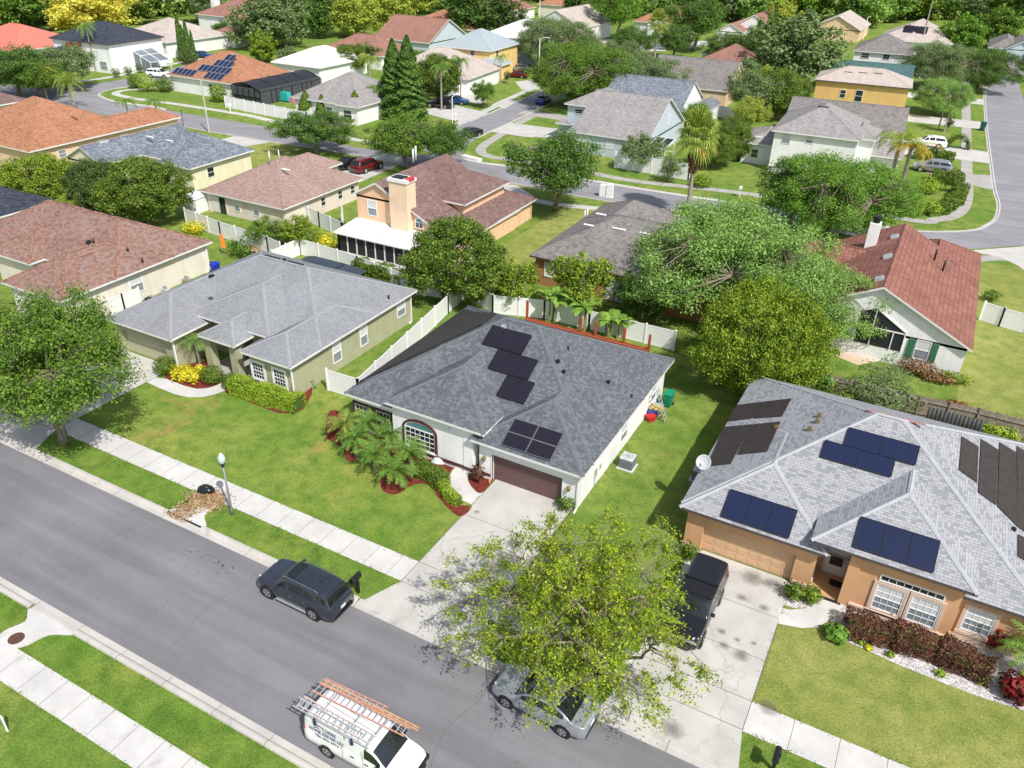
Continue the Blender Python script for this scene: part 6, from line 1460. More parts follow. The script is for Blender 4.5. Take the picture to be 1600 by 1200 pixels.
mailbox('black mailbox on a post beside the dark SUV', *g(560, 926)); mailbox('black mailbox at the bottom edge on the verge right of the cracked driveway', *g(1207, 1203))
for label, px, py in (('white mailbox beside the back street in front of the white two storey house', 1155, 308), ('white mailbox on the lawn by the back street, left of the pole', 360, 175), ('white mailbox by the corner walk beyond the conifers', 711, 190)):
    x, y = g(px, py); t = emp('mailbox', x, y, 0, 0, label, 'mailbox'); m = MB(); m.box(-.06, -.06, 0, .06, .06, 1.0); m.build('post', M['white'], t); m = MB(); m.box(-.15, -.3, 1.0, .15, .3, 1.35); m.build('box', M['white'], t)
t = emp('marker_post', *g(11, 1142), 0, 0, 'white plastic marker post at the lower left corner', 'post'); m = MB(); m.hexa([(-.07, -.03, 0), (.07, -.03, 0), (.07, .03, 0), (-.07, .03, 0), (-.09, -.03, .95), (.09, -.03, .95), (.09, .03, .95), (-.09, .03, .95)]); m.build('post', M['white'], t); m = MB(); m.box(-.095, -.035, .12, .0, -.028, .8); m.build('sticker', plain('green_sticker', (.05, .3, .15), .5), t)
# leaves and the bag
lx, ly = g(318, 785)
rg = np.random.default_rng(4); n = 2600
u = rg.normal(size=(n, 2))*np.array([.62, .42]); P = np.stack([u[:, 0], u[:, 1]+.25, .03+np.maximum(0, .30-np.hypot(u[:, 0], u[:, 1])*.22)*rg.random(n)], 1)
P2 = np.stack([rg.normal(size=900)*.40-.25, -rg.random(900)*1.7-.2, .07+.10*rg.random(900)], 1); P = np.concatenate([P, P2]); NRM = rg.normal(size=(len(P), 3))*.6; NRM[:, 2] += 1
me = leaf_mesh('leaf_pile', P, NRM, .13*rg.uniform(.6, 1.6, len(P)), .38, rg); o = link('leaf_pile', me, None, (lx, ly, 0)); set_mat(o, M['f_straw']); tag(o, 'heap of dry brown leaves and palm husks spilling over the storm drain by the street lamp', 'leaf pile', None, 'stuff')
t = emp('trash_bag', *g(323, 772), .12, .3, 'shiny black rubbish bag on the heap of dry leaves', 'rubbish bag'); m = MB()
m.lathe([(0, 0), (.30, .02), (.40, .16), (.38, .32), (.24, .44), (.08, .50), (.10, .56), (0, .57)], 18)
for i, v in enumerate(m.v): k = 1+.10*math.sin(v[0]*17+v[2]*9)+.08*math.sin(v[1]*21); m.v[i] = (v[0]*k*1.25, v[1]*k*.9, v[2])
m.build('bag', plain('bag_plastic', (.012, .016, .022), .22), t, None, True)
m = MB(); m.lathe([(0, .0), (.10, .03), (.09, .12), (0, .15)], 8, (.48, -.1, .02)); m.build('red_knot', plain('red_plastic', (.5, .06, .03), .4), t)
# air conditioners, bins, yard clutter
def ac(label, x, y, s=.42, h=.75):
    t = emp('air_conditioner', x, y, 0, 0, label, 'air conditioner'); m = MB(); m.box(-s-.12, -s-.12, 0, s+.12, s+.12, .06); m.build('pad', M['conc'], t)
    m = MB(); m.box(-s, -s, .06, s, s, h)
    for k in range(9):
        z = .14+k*(h-.2)/9
        for sg in (-1, 1): m.box(-s+.03, sg*(s+.008)-.006, z, s-.03, sg*(s+.008)+.006, z+.03); m.box(sg*(s+.008)-.006, -s+.03, z, sg*(s+.008)+.006, s-.03, z+.03)
    m.build('cabinet', plain('ac_grey', (.16, .18, .22), .6), t)
    m = MB(); m.box(-s, -s, h, s, s, h+.05); m.build('lid', plain('ac_lid', (.52, .54, .55), .5), t)
    m = MB(); m.lathe([(s*.82, h+.055), (s*.82, h+.075), (s*.74, h+.075), (s*.74, h+.055)], 20); m.lathe([(0, h+.085), (s*.22, h+.08), (s*.22, h+.056)], 12)
    for k in range(10): a = 2*math.pi*k/10; m.bar((s*.2*math.cos(a), s*.2*math.sin(a), h+.07), (s*.76*math.cos(a), s*.76*math.sin(a), h+.07), .03, .01)
    m.build('fan_grille', M['alu'], t)
x, y = g(980, 729); ac('grey air conditioner on the lawn beside the white house', x, y)
x, y = g(1090, 752); ac('air conditioner half hidden under the eave of the tan orange house, below the dish', -8.05, y+.3)
x, y = g(284, 137); ac('air conditioner against the wall of the orange roofed house', x, y+.5, .45, .9)
def bin_(label, x, y, mat, s=1.0, rz=0):
    t = emp('wheelie_bin', x, y, 0, rz, label, 'bin'); t.scale = (s, s, s); m = MB(); m.hexa([(-.24, -.27, .06), (.24, -.27, .06), (.24, .27, .06), (-.24, .27, .06), (-.31, -.36, 1.02), (.31, -.36, 1.02), (.31, .36, 1.02), (-.31, .36, 1.02)]); m.build('tub', mat, t, None, False, .02)
    m = MB(); m.hexa([(-.33, -.40, 1.02), (.33, -.40, 1.02), (.33, .40, 1.05), (-.33, .40, 1.05), (-.30, -.36, 1.08), (.30, -.36, 1.08), (.30, .36, 1.13), (-.30, .36, 1.13)]); m.build('lid', mat, t)
    for sg in (-1, 1): m = MB(); m.tube([(sg*.27, .28, .12), (sg*.33, .28, .12)], .12, 12); m.build('wheel', M['rubber'], t)
gb = plain('green_bin', (.01, .22, .12), .45); bb = plain('blue_bin', (.01, .03, .42), .4)
bin_('green wheelie bin at the back corner of the white house', *g(1043, 634), gb, 1.05); bin_('bright blue bin beside the cream house at the left', -57.35, 48.75, bb, 1.0); bin_('dark green bin at the kerb of the right street', *g(1534, 204), plain('dkgreen_bin', (.01, .10, .07), .5), 1.3, 1.5)
# ladder leaning on the white house
t = emp('stepladder', *g(1033, 656), 0, 1.57, 'aluminium ladder leaning against the side of the white house', 'ladder'); m = MB()
for sg in (-1, 1): m.bar((sg*.22, -.35, 0), (sg*.2, .55, 2.3), .06, .05)
for k in range(8): tt = (k+.6)/8; m.bar((-.21, -.35+.9*tt, 2.3*tt), (.21, -.35+.9*tt, 2.3*tt), .06, .03)
t.rotation_euler = (0, 0, 1.57); m.build('frame', M['alu'], t)
for nm, label, px, py, mat, sc in (('toy_box', 'tan storage box among the toys beside the white house', 1024, 647, plain('tan_plastic', (.5, .38, .16), .6), .5), ('toy_tub', 'blue tub among the toys beside the white house', 1019, 650, plain('blue_tub', (.02, .05, .3), .5), .38), ('toy_truck', 'red toy on the grass beside the white house', 1016, 657, plain('red_toy', (.45, .02, .02), .5), .35), ('cooler', 'light blue cooler on top of the clutter beside the white house', 1027, 641, plain('sky_blue', (.15, .42, .6), .5), .36)):
    x, y = g(px, py); t = emp(nm, x, y, 0, rs.random(), label, 'clutter'); m = MB(); m.hexa([(-sc*.8, -sc*.6, 0), (sc*.8, -sc*.6, 0), (sc*.8, sc*.6, 0), (-sc*.8, sc*.6, 0), (-sc*.9, -sc*.7, sc*1.1), (sc*.9, -sc*.7, sc*1.1), (sc*.9, sc*.7, sc*1.1), (-sc*.9, sc*.7, sc*1.1)]); m.build('body', mat, t, None, False, .03); m = MB(); m.box(-sc*.95, -sc*.75, sc*1.1, sc*.95, sc*.75, sc*1.22); m.build('lid', mat, t)
# satellite dish on the left eave of the tan house
o_, u_, v_, nn_ = plane_of(H3, 0, 'W'); q = on_roof(H3, 0, 'W', [(1100, 733)])[0]; p = o_+u_*q[0]+v_*q[1]
t = emp('satellite_dish', p.x, p.y, p.z, 0, 'pale grey satellite dish on the left eave of the tan orange house', 'satellite dish')
m = MB(); m.tube([(0, 0, -.1), (0, 0, .45), (-.05, -.05, .65)], .035, 7); m.build('mast', M['alu'], t)
m = MB(); m.lathe([(0, 0), (.2, .02), (.36, .07), (.44, .13), (.43, .14), (.36, .09), (.2, .04), (0, .02)], 20); d = m.build('dish', plain('dish_grey', (.55, .57, .60), .4), t, (-.08, -.12, .62), True); d.rotation_euler = (.95, -.25, 0)
m = MB(); m.tube([(-.08, -.35, .55), (-.15, -.75, .85)], .02, 6); m.box(-.2, -.82, .8, -.1, -.72, .92); m.build('feed_arm', M['pane_grey'], t)
# porch chair, mats, garden bits
t = emp('porch_chair', *g(727, 697), .05, -.5, 'cream wicker chair on the porch of the white house', 'chair'); m = MB(); m.box(-.26, -.25, .40, .26, .27, .47); m.build('seat', M['sill'], t)
m = MB(); n = 10
A = [(-.26+.52*k/n, .27, .47+.55*math.sin(math.pi*(.12+.76*k/n))) for k in range(n+1)]
m.tube(A, .025, 6); 
for k in range(1, n): m.bar((A[k][0], .27, .45), A[k], .02, .02)
m.build('backrest', M['sill'], t)
for sx in (-.22, .22):
    for sy in (-.2, .22): m = MB(); m.box(sx-.025, sy-.025, 0, sx+.025, sy+.025, .42); m.build('leg', M['sill'], t)
o = None
for nm, label, px, py, w_, d_ in (('doormat', 'black doormat on the porch of the white house', 739, 709, .8, .5), ('doormat', 'black doormat on the tiled porch of the tan orange house', 1309, 913, .85, .5)):
    x, y = g(px, py, .06); m = MB(); m.box(-w_/2, -d_/2, .062, w_/2, d_/2, .078); o = m.build(nm, M['rubber'], None, (x, y, 0)); tag(o, label, 'doormat')
x, y = g(1296, 937); m = MB(); m.poly([(.55*math.cos(math.pi*k/14), .35*math.sin(math.pi*k/14), .035) for k in range(15)]); m.poly([(.55*math.cos(math.pi*k/14), .35*math.sin(math.pi*k/14), .022) for k in range(15)][::-1]); o = m.build('doormat', M['rubber'], None, (x, y-.15, 0)); tag(o, 'dark half round doormat on the garden walk of the tan orange house', 'doormat')
t = emp('landscape_rock', *g(685, 723), 0, .4, 'pale bluish rock in the mulch under the arched window', 'rock'); m = MB(); m.lathe([(0, 0), (.42, .0), (.45, .14), (.30, .34), (.12, .42), (0, .43)], 9); 
for i, v in enumerate(m.v): m.v[i] = (v[0]*(1+.15*math.sin(v[1]*9+i)), v[1]*(.75+.1*math.cos(i)), v[2])
m.build('stone', plain('pale_rock', (.55, .60, .66), .8), t)
t = emp('wooden_stake', *g(763, 751), .05, 0, 'orange wooden stake lying on the mulch by the brown garage door', 'stake'); m = MB(); m.bar((-.1, .25, .05), (.25, -.25, .03), .08, .05); m.build('stick', plain('raw_pine', (.6, .36, .18), .7), t)
t = emp('garden_hose_reel', *g(490, 607), 0, 0, 'coiled hose by the wall of the sage house', 'hose'); m = MB(); m.tube([(.30*math.cos(k*.5), .05*math.sin(k*1.3), .32+.30*math.sin(k*.5)) for k in range(30)], .02, 6); m.build('coil', plain('hose_grey', (.2, .22, .2), .6), t)
t = emp('storage_shed', *g(305, 329), 0, .1, 'white domed storage shed left of the pale pink house', 'shed'); m = MB(); m.box(-1.2, -1, 0, 1.2, 1, 1.7); m.build('wall', M['white'], t); m = MB(); m.hexa([(-1.3, -1.1, 1.7), (1.3, -1.1, 1.7), (1.3, 1.1, 1.7), (-1.3, 1.1, 1.7), (-.9, -.5, 2.2), (.9, -.5, 2.2), (.9, .5, 2.2), (-.9, .5, 2.2)]); m.build('roof', M['white'], t)
# clutter beside the cream house
for nm, label, px, py, w_, h, mat in (('generator', 'grey metal unit beside the cream house wall', 278, 440, .45, .8, M['steel']), ('pump', 'pool pump beside the cream house wall', 246, 455, .4, .7, M['alu']), ('plank', 'dark plank leaning by the fence beside the cream house', 230, 466, .6, .3, M['black'])):
    x, y = g(px, py); x = max(x, -57.6); t = emp(nm, x, y, 0, .1, label, 'equipment'); m = MB(); m.box(-w_, -w_*.6, 0, w_, w_*.6, h*.7); m.build('body', mat, t, None, False, .03); m = MB(); m.tube([(-w_*.5, 0, h*.7), (-w_*.5, 0, h), (w_*.4, 0, h)], .07, 8); m.build('pipe', M['pane_grey'], t)
t = emp('garden_flag', *g(348, 399), 0, .6, 'orange and yellow feather flag in the yard behind the cream house', 'flag'); m = MB(); m.tube([(0, 0, 0), (0, 0, 2.3)], .02, 6); m.build('pole', M['alu'], t); m = MB(); m.hexa([(0, -.01, .8), (.45, -.01, .7), (.45, .01, .7), (0, .01, .8), (0, -.01, 2.3), (.3, -.01, 2.2), (.3, .01, 2.2), (0, .01, 2.3)]); m.build('cloth', plain('flag_orange', (.8, .25, .03), .7), t)
# poles and boxes in the street beyond
def pole(name, label, px, py, H, r=.06, mat='steel', arm=None, cat='pole', rz=0):
    t = emp(name, *g(px, py), 0, rz, label, cat); m = MB(); m.tube([(0, 0, 0), (0, 0, H)], [r*1.2, r*.8], 8); m.build('pole', M[mat], t)
    if arm: m = MB(); m.tube([(0, 0, H-.1), (arm*.5, 0, H+.25), (arm, 0, H+.3)], r*.6, 7); m.build('arm', M[mat], t); m = MB(); m.hexa([(arm-.1, -.12, H+.24), (arm+.5, -.12, H+.24), (arm+.5, .12, H+.24), (arm-.1, .12, H+.24), (arm-.1, -.08, H+.36), (arm+.45, -.08, H+.36), (arm+.45, .08, H+.36), (arm-.1, .08, H+.36)]); m.build('lamp_head', M['blind'], t)
    return t
pole('utility_pole', 'tall pale pole on the back street verge before the orange roofed house', 327, 207, 7.5, .12, 'conc_far')
pole('sign_post', 'thin dark sign post on the back street verge, left of the tall pale pole', 287, 198, 2.6, .05, 'black')
pole('sign_post', 'thin sign post beside the back street, right of the fan palm', 1119, 338, 2.6, .05, 'steel')
pole('street_light', 'white street light arm over the side street beyond the conifers', 707, 202, 5.0, .08, 'white', .9, 'street lamp', 1.0)
pole('street_light', 'white street light rising above the big street tree', 841, 130, 8.5, .1, 'white', 1.6, 'street lamp')
pole('street_light', 'white street light left of the beige gabled house', 842, 52, 9.0, .12, 'white', -1.2, 'street lamp')
pole('street_light', 'pale street light in front of the woods behind the grey hip roof', 1348, 62, 6.0, .12, 'white', .4, 'street lamp')
t = emp('utility_box', *g(947, 308), 0, .1, 'pair of white utility boxes at the edge of the back street', 'utility box'); m = MB(); m.box(-.8, -.35, .15, -.05, .35, 1.5); m.build('cabinet', M['white'], t); m = MB(); m.box(.05, -.35, .1, .8, .35, 1.7); m.build('cabinet', M['white'], t); m = MB(); m.box(-.9, -.4, 0, .9, .4, .12); m.build('base', M['conc'], t)
t = emp('street_bench', *g(737, 249), 0, -.2, 'low white slab at the street corner beyond the plum roof', 'slab'); m = MB(); m.box(-1.6, -.4, 0, 1.6, .4, .35); m.build('slab', M['white'], t)
t = emp('play_set', *g(445, 158), 0, 0, 'teal and pink play things on the lawn by the white pool fence', 'play set'); m = MB(); m.hexa([(-1.4, -.6, .2), (1.4, -.6, .2), (1.4, .6, .2), (-1.4, .6, .2), (-1, -.5, 1.6), (1, -.5, 1.6), (1, .5, 1.6), (-1, .5, 1.6)]); m.build('canopy', plain('teal_canopy', (.02, .38, .34), .6), t); m = MB(); m.box(1.4, -.3, 0, 2.3, .3, .9); m.build('slide', plain('pink_plastic', (.6, .2, .3), .6), t)
# ---------------------------------------------------------------- trees, shrubs and palms where they stand
tree('street_tree', 'sprawling chartreuse leaved street tree between the two driveways in the foreground', 'front', -9.0, 24.0, 1.06, 'f_chart', rz=.4)
tree('street_tree', 'green street tree at the left edge on the verge, its trunk beside the sidewalk', 'street', -44.7, 23.7, 1.34, 'f_green', rz=1.1, sx=.92)
tpx('round_tree', 'round dense dark green tree right of the peach house', 'ball', 712, 470, 7.2, 'f_dense', rz=.3, sx=.98)
tree('olive_tree', 'big bushy olive green tree with yellow tips between the white and the tan orange houses', 'orb', -8.0, 53.0, 1.12, 'f_olive', rz=2.0, sx=.80)
tree('live_oak', 'pale green spreading oak with grey twigs behind the white house', 'fluffy', -13.6, 64.3, 1.20, 'f_pale', rz=.2)
tree('live_oak', 'second pale green oak, hiding the left half of the red tiled house', 'fluffy', -6.8, 63.0, .86, 'f_pale', rz=2.4)
tpx('oak', 'wide green oak on the verge in front of the white two storey house', 'fluffy', 1290, 368, 8.4, 'f_bright', rz=.8, sx=1.12)
tree('oak', 'dark green oak at the left of the wide oak before the white two storey house', 'oak2', -13.5, 92.5, .95, 'f_oak', rz=2.2)
tpx('lawn_tree', 'upright green tree with a pale trunk on the lawn behind the plum roof', 'oak2', 866, 330, 9.0, 'f_oak', rz=.5, sx=1.15)
tpx('street_oak', 'spreading dark oak by the back street above the pale pink house', 'oak', 495, 240, 5.7, 'f_oak', rz=1.4, sx=1.45)
tpx('street_oak', 'loose green oak by the back street above the plum roof', 'oak', 638, 264, 6.9, 'f_green', rz=2.6, sx=1.15)
tpx('street_oak', 'smaller dark tree right of the loose oak above the plum roof', 'oak2', 696, 264, 6.0, 'f_oak', rz=.2, sx=1.1)
tree('corner_tree', 'broad bright green tree overhanging the side street and the bright blue car', 'fluffy', -60.5, 138, 1.35, 'f_green', rz=.7, sx=1.05)
tree('corner_tree', 'mid green tree at the right of the broad tree over the side street', 'fluffy', -50.5, 144, 1.1, 'f_grey', rz=2.9)
tpx('grey_tree', 'grey green round tree in front of the beige gabled house', 'fluffy', 862, 108, 10.5, 'f_grey', rz=.9, sx=1.1)
tpx('grey_tree', 'tall grey green tree at the upper right behind the red shrubs', 'far', 1238, 140, 14.5, 'f_grey', rz=.9, sx=1.25)
tpx('grey_tree', 'darker tree at the left of the tall grey green tree', 'oak', 1190, 118, 10, 'f_oak', rz=.9, sx=1.1)
tpx('grey_tree', 'grey green oak over the right street, nearest the teal roof', 'fluffy', 1462, 140, 9.0, 'f_grey', rz=.9, sx=1.1)
tpx('grey_tree', 'grey green oak over the right street, nearest the asphalt', 'fluffy', 1528, 144, 8.5, 'f_oak', rz=2.0, sx=.95)
tpx('lawn_tree', 'pale multi stemmed tree on the lawn left of the right street', 'fluffy', 1463, 180, 6.3, 'f_pale', rz=.4, sx=.95)
tpx('oak', 'dark green tree behind the white garage house beside the road', 'oak2', 1082, 80, 13, 'f_oak', rz=.4, sx=1.15)
tpx('tall_tree', 'pale yellow green tree standing on the road verge beyond the beige gabled house', 'oak2', 962, 62, 14, 'f_bright', rz=.4)
tpx('big_tree', 'big dark tree behind the pale metal roof', 'far', 745, 62, 14, 'f_oak', rz=.4, sx=1.25)
tpx('big_tree', 'big dark tree behind the yellow house, left of the white roof', 'far', 785, 66, 12, 'f_dark', rz=1.4, sx=1.1)
tpx('bush_tree', 'grey green tree behind the slate roof, left of the long vented roof', 'oak', 968, 128, 8, 'f_grey', rz=1.2)
tpx('bush_tree', 'shady green tree left of the fan palm behind the long vented roof', 'oak', 985, 98, 8, 'f_oak', rz=2.2)
tpx('bush_tree', 'shady green tree right of the fan palm behind the long vented roof', 'oak', 1050, 92, 8, 'f_oak', rz=.2)
for i, (px, py, H, mt, lb, sx) in enumerate([
    (1165, 190, 8.5, 'f_grey', 'grey green feathery tree right of the slate gabled house', 1.0), (1205, 185, 8.0, 'f_dense', 'dense round tree left of the grey hall roof', 1.0),
    (1085, 215, 5.5, 'f_bright', 'light green tree above the fan palm beside the slate house', .8), (1165, 212, 6.0, 'f_yelgr', 'yellowish green tree left of the low white wing', .9),
    (1140, 235, 5.0, 'f_dense', 'dark green tree behind the fan palm', .9), (1115, 262, 4.6, 'f_dense', 'dense green bush tree right of the fan palm', 1.0), (1148, 250, 4.6, 'f_dense', 'round dark shrub tree left of the low white wing', .8)]):
    tpx('yard_tree', lb, 'ball' if i in (1, 5, 6) else 'oak2', px, py, H, mt, None, sx)
palm('fan_palm', 'tall fan palm with a skirt of dead fronds beside the back street', 'sabal', *g(1072, 342), 9.2, 'f_palmy', sx=1.0)
t = emp('dead_fronds', *g(1072, 342), 6.6, 0, 'skirt of brown dead fronds and an orange seed stalk hanging on the tall fan palm', 'dead fronds')
rg = np.random.default_rng(9); n = 420; a = rg.random(n)*6.28; zz = rg.random(n); P = np.stack([np.cos(a)*(.30+.75*zz*rg.random(n)), np.sin(a)*(.30+.75*zz*rg.random(n)), -1.0+2.3*zz], 1); nr = np.stack([np.cos(a), np.sin(a), .2+0*a], 1)+rg.normal(size=(n, 3))*.3
o = link('fronds', leaf_mesh('fronds', P, nr, .9*rg.uniform(.7, 1.3, n), .22, rg, 2.5), t); set_mat(o, M['f_brown'])
m = MB(); m.tube([(.4, -.3, 1.9), (.95, -.7, 1.5), (1.1, -.8, .9), (1.0, -.75, .2)], [.06, .22, .32, .06], 7); m.build('seed_stalk', M['orangefl'], t)
palm('fan_palm', 'shaggy fan palm between the trees behind the long vented roof', 'sabal', *g(1022, 96), 8.5, 'f_palmy', sx=1.1)
palm('tall_palm', 'very tall thin palm in front of the pinkish solar house', 'queen', *g(1436, 82), 16, 'f_palmg', sx=1.3)
# behind the white house
for px, py, H, mt, lb, sx, pr_ in [(800, 480, 4.4, 'f_olive', 'small bushy tree with olive tips right of the round dense tree', 1.0, 'mid'), (905, 492, 5.6, 'f_olive', 'bushy olive tree in front of the brown walled house', .95, 'mid'),
    (742, 486, 2.6, 'f_dense', 'thin dark sapling by the white fence behind the solar mats', .8, 'small'), (1000, 505, 5.0, 'f_oak', 'shaded tree under the pale oak behind the pergola', 1.0, 'mid'), (1375, 620, 3.4, 'f_grey', 'airy grey crape tree in front of the red tiled house', 1.4, 'airy')]:
    tpx('yard_tree', lb, pr_, px, py, H, mt, None, sx)
# bananas
def banana(label, px, py, H, seed):
    x, y = g(px, py); t = emp('banana_plant', x, y, 0, 0, label, 'banana plant'); rg = np.random.default_rng(seed); m = MB(); s_ = MB()
    for q in range(3):
        bx, by = rg.normal()*.35, rg.normal()*.3; h0 = H*rg.uniform(.45, .62); s_.tube([(bx, by, 0), (bx, by, h0)], [.10, .06], 7)
        for i in range(6):
            az = rg.random()*6.28; L = H*.42*rg.uniform(.8, 1.2); e = rg.uniform(.6, 1.2); p = np.array([bx, by, h0]); prev = None
            for k in range(7):
                d = np.array([math.cos(az)*math.cos(e), math.sin(az)*math.cos(e), math.sin(e)]); sd = np.array([-math.sin(az), math.cos(az), 0]); wv = .30*math.sin(math.pi*(k+.4)/7)
                c = (p, sd*wv)
                if prev: m.poly([prev[0]-prev[1], c[0]-c[1], c[0], prev[0]]); m.poly([prev[0], c[0], c[0]+c[1], prev[0]+prev[1]])
                prev = c; p = p+d*L/6; e -= .28
    o = m.build('leaves', M['f_banana'], t); s_.build('stems', plain('banana_stem', (.20, .22, .08), .8), t)
banana('tall banana clump behind the pergola frame, at its left', 862, 508, 4.0, 1); banana('banana clump behind the middle of the pergola frame', 912, 518, 3.6, 2); banana('bushy banana clump at the right of the pergola frame', 942, 526, 3.2, 3); banana('low banana plant beside the right end of the pergola frame', 968, 530, 2.6, 4)
# pygmy date palms in front of the white house
for i, (px, py, lb) in enumerate([(541, 690, 'leftmost, yellowish pygmy date palm in the mulch bed of the white house'), (556, 707, 'pygmy date palm second from the left at the lawn edge of the mulch bed'), (577, 688, 'dark pygmy date palm against the left windows of the white house'),
    (612, 700, 'pygmy date palm between the window pair and the arched window'), (586, 738, 'pygmy date palm at the front bulge of the mulch bed, left of the pair'), (620, 757, 'foremost pygmy date palm with pale crossed trunks in the mulch bed'), (642, 735, 'pygmy date palm in front of the arched window')]):
    palm('pygmy_palm', lb, 'pygmy' if i % 2 else 'pygmy2', *g(px, py), None, ['f_palmy', 'f_palm', 'f_palm', 'f_palm', 'f_palm', 'f_palm', 'f_palm'][i], 'pygmy palms in the mulch bed', sx=1.0)
palm('pygmy_palm', 'feathery palm with bent trunks between the sage garage and the porch', 'queen', *g(313, 573), 2.3, 'f_palm', sx=.62)
# hedges and shrubs near the front
hedge('clipped_hedge', 'clipped green hedge under the white arched windows of the sage house', [g(371, 612), g(420, 628), g(468, 641)], 1.35, 1.15, 'f_lime', 520, .11)
hedge('low_hedge', 'dark green clipped hedge curving from the arched window', [g(652, 738), g(682, 752), g(692, 762)], 1.05, .85, 'f_dense', 520, .10)
hedge('low_hedge', 'bright lime low hedge beside the garden walk of the white house', [g(692, 764), g(700, 778), g(716, 790)], .62, .62, 'f_lime', 650, .09)
for px, py, rx, h, mt, lb, bx in [(257, 572, .85, 1.35, 'f_dense', 'round dark shrub at the corner of the sage garage', 0), (331, 586, .85, 1.35, 'f_dense', 'round clipped shrub left of the sage porch column', .4), (360, 596, .68, 1.2, 'f_dense', 'smaller round clipped shrub at the left end of the clipped hedge', .3)]:
    bpx('round_shrub', lb, px, py, rx, rx, h, mt, 2200, .11, bx)
bpx('golden_shrub', 'bright yellow shrub in the mulch bed of the sage house', 290, 584, 1.35, .85, 1.0, 'f_gold', 1900, .15, lump=.35); bpx('golden_shrub', 'small yellow shrub between the yellow mass and the clipped ball', 312, 578, .42, .4, .8, 'f_gold', 400, .14, lump=.3)
bpx('cordyline', 'dark red leaved plant in the small mulch circle by the brown garage', 746, 741, .42, .42, 1.1, 'f_maroon', 420, .18, lump=.3)
bpx('corner_shrub', 'small leafy shrub at the right corner of the white garage', 884, 787, .55, .5, .9, 'f_dense', 500, .14, lump=.3)
bpx('flowering_shrub', 'leafy shrub with orange blooms left in the pebble bed by the tan garage', 1241, 924, .55, .5, 1.0, 'f_dense', 650, .15, lump=.3); bpx('flowering_shrub', 'yellow edged leafy shrub right in the pebble bed by the tan garage', 1269, 930, .5, .5, 1.0, 'f_olive', 650, .15, lump=.3)
bpx('corner_shrub', 'dark leafy shrub at the left corner of the tan garage', 1078, 862, .6, .5, 1.1, 'f_dense', 500, .15, lump=.3); bpx('corner_shrub', 'pale dry shrub on the grass at the left corner of the tan house', 1052, 858, .5, .4, .7, 'f_grey', 350, .13, lump=.3)
hedge('maroon_hedge', 'long maroon leaved hedge under the windows of the tan orange house', [g(1322, 985), g(1400, 1005), g(1470, 1028), g(1540, 1060)], 1.35, 1.0, 'f_maroon', 420, .12)
bpx('spiky_plant', 'spiky green plant at the left end of the maroon hedge', 1308, 990, .55, .5, .8, 'f_bright', 260, .32, lump=.2)
bpx('red_cordyline', 'crimson cordyline between the right window and the palm', 1560, 1000, .5, .45, 1.3, 'f_red', 260, .3, lump=.35); bpx('red_cordyline', 'crimson cordyline at the right edge by the pebbles', 1594, 1078, .8, .7, 1.3, 'f_red', 620, .28, lump=.35)
palm('palm', 'bright green palm cut by the right edge in front of the tan orange house', 'pygmy', *g(1604, 1062), 1.5, 'f_banana', sx=1.25)
for px, py, r, mt in [(1345, 1003, .2, 'f_lime'), (1357, 1012, .18, 'f_gold'), (1391, 1022, .2, 'f_lime'), (1470, 1052, .25, 'f_lime'), (1535, 1060, .4, 'f_olive'), (1485, 1003, .45, 'f_olive')]:
    bpx('border_plant', 'small low plant among the white pebbles in front of the maroon hedge', px, py, r, r, r*1.3, mt, 140, .12, group='small plants in the pebble bed', lump=.3)
bpx('red_tuft', 'thin red leaved tuft rising before the double window of the tan orange house', 1391, 960, .22, .22, .6, 'f_red', 70, .22, lump=.3)
# yards behind
for px, py, rx, ry, h, mt, lb in [(1375, 616, 2.6, 1.4, 2.3, 'f_grey', 'wide grey green shrub over the board fence'), (1436, 575, 1.5, .8, 1.3, 'f_brown', 'reddish dry shrub before the red tiled house'), (1490, 590, 1.2, .6, .9, 'f_olive', 'low olive shrub before the red tiled house'),
    (1465, 590, 1.4, .7, .8, 'f_brown', 'low dry brown shrub in the bed of the red tiled house'), (1290, 602, .7, .6, 1.9, 'f_bright', 'young papaya like plant by the board fence'), (1305, 615, 1.6, 1.0, 1.2, 'f_dense', 'shaded shrub by the board fence'), (1512, 665, 1.5, .5, 1.2, 'f_lime', 'green vine on the board fence right of the tarp'), (1560, 678, 1.4, .5, 1.3, 'f_lime', 'green vine at the right end of the board fence'),
    (1490, 640, 1.2, .7, 1.3, 'f_red', 'red leaved shrub behind the dark tarp'), (1530, 655, .9, .6, 1.2, 'f_red', 'red leaved shrub behind the board fence at the right'), (1280, 530, 1.0, .8, 1.6, 'f_oak', 'green bush by the patio of the red tiled house'), (1549, 462, .8, .7, 1.1, 'f_dense', 'dark spiky bush at the gate of the red tiled house')]:
    bpx('shrub', lb, px, py, rx, ry, h, mt, int(420*rx*h)+200, .17, lump=.3)
hedge('box_hedge', 'clipped dark hedge behind the sage house along the white fence', [g(560, 428), g(600, 440), g(632, 448)], 1.5, 1.5, 'f_dense', 130, .2)
for px, py, H, mt, lb, pr_, sx in [(415, 388, 3.2, 'f_green', 'small green tree by the white fence of the pale pink house', 'small', 1.3), (468, 395, 3.8, 'f_olive', 'bushy tree left of the gold leaved shrub', 'mid', 1.0), (443, 385, 3.4, 'f_grey', 'airy grey green sapling by the white fence', 'airy', 1.2)]:
    tpx('yard_tree', lb, pr_, px, py, H, mt, None, sx)
bpx('golden_shrub', 'gold leaved shrub left of the white sunroom', 508, 378, 1.3, 1.1, 2.0, 'f_gold', 900, .2, lump=.4); bpx('golden_shrub', 'gold leaved shrub between the dark trees and the white fence', 303, 356, 1.3, 1.0, 1.3, 'f_gold', 800, .2, lump=.4)
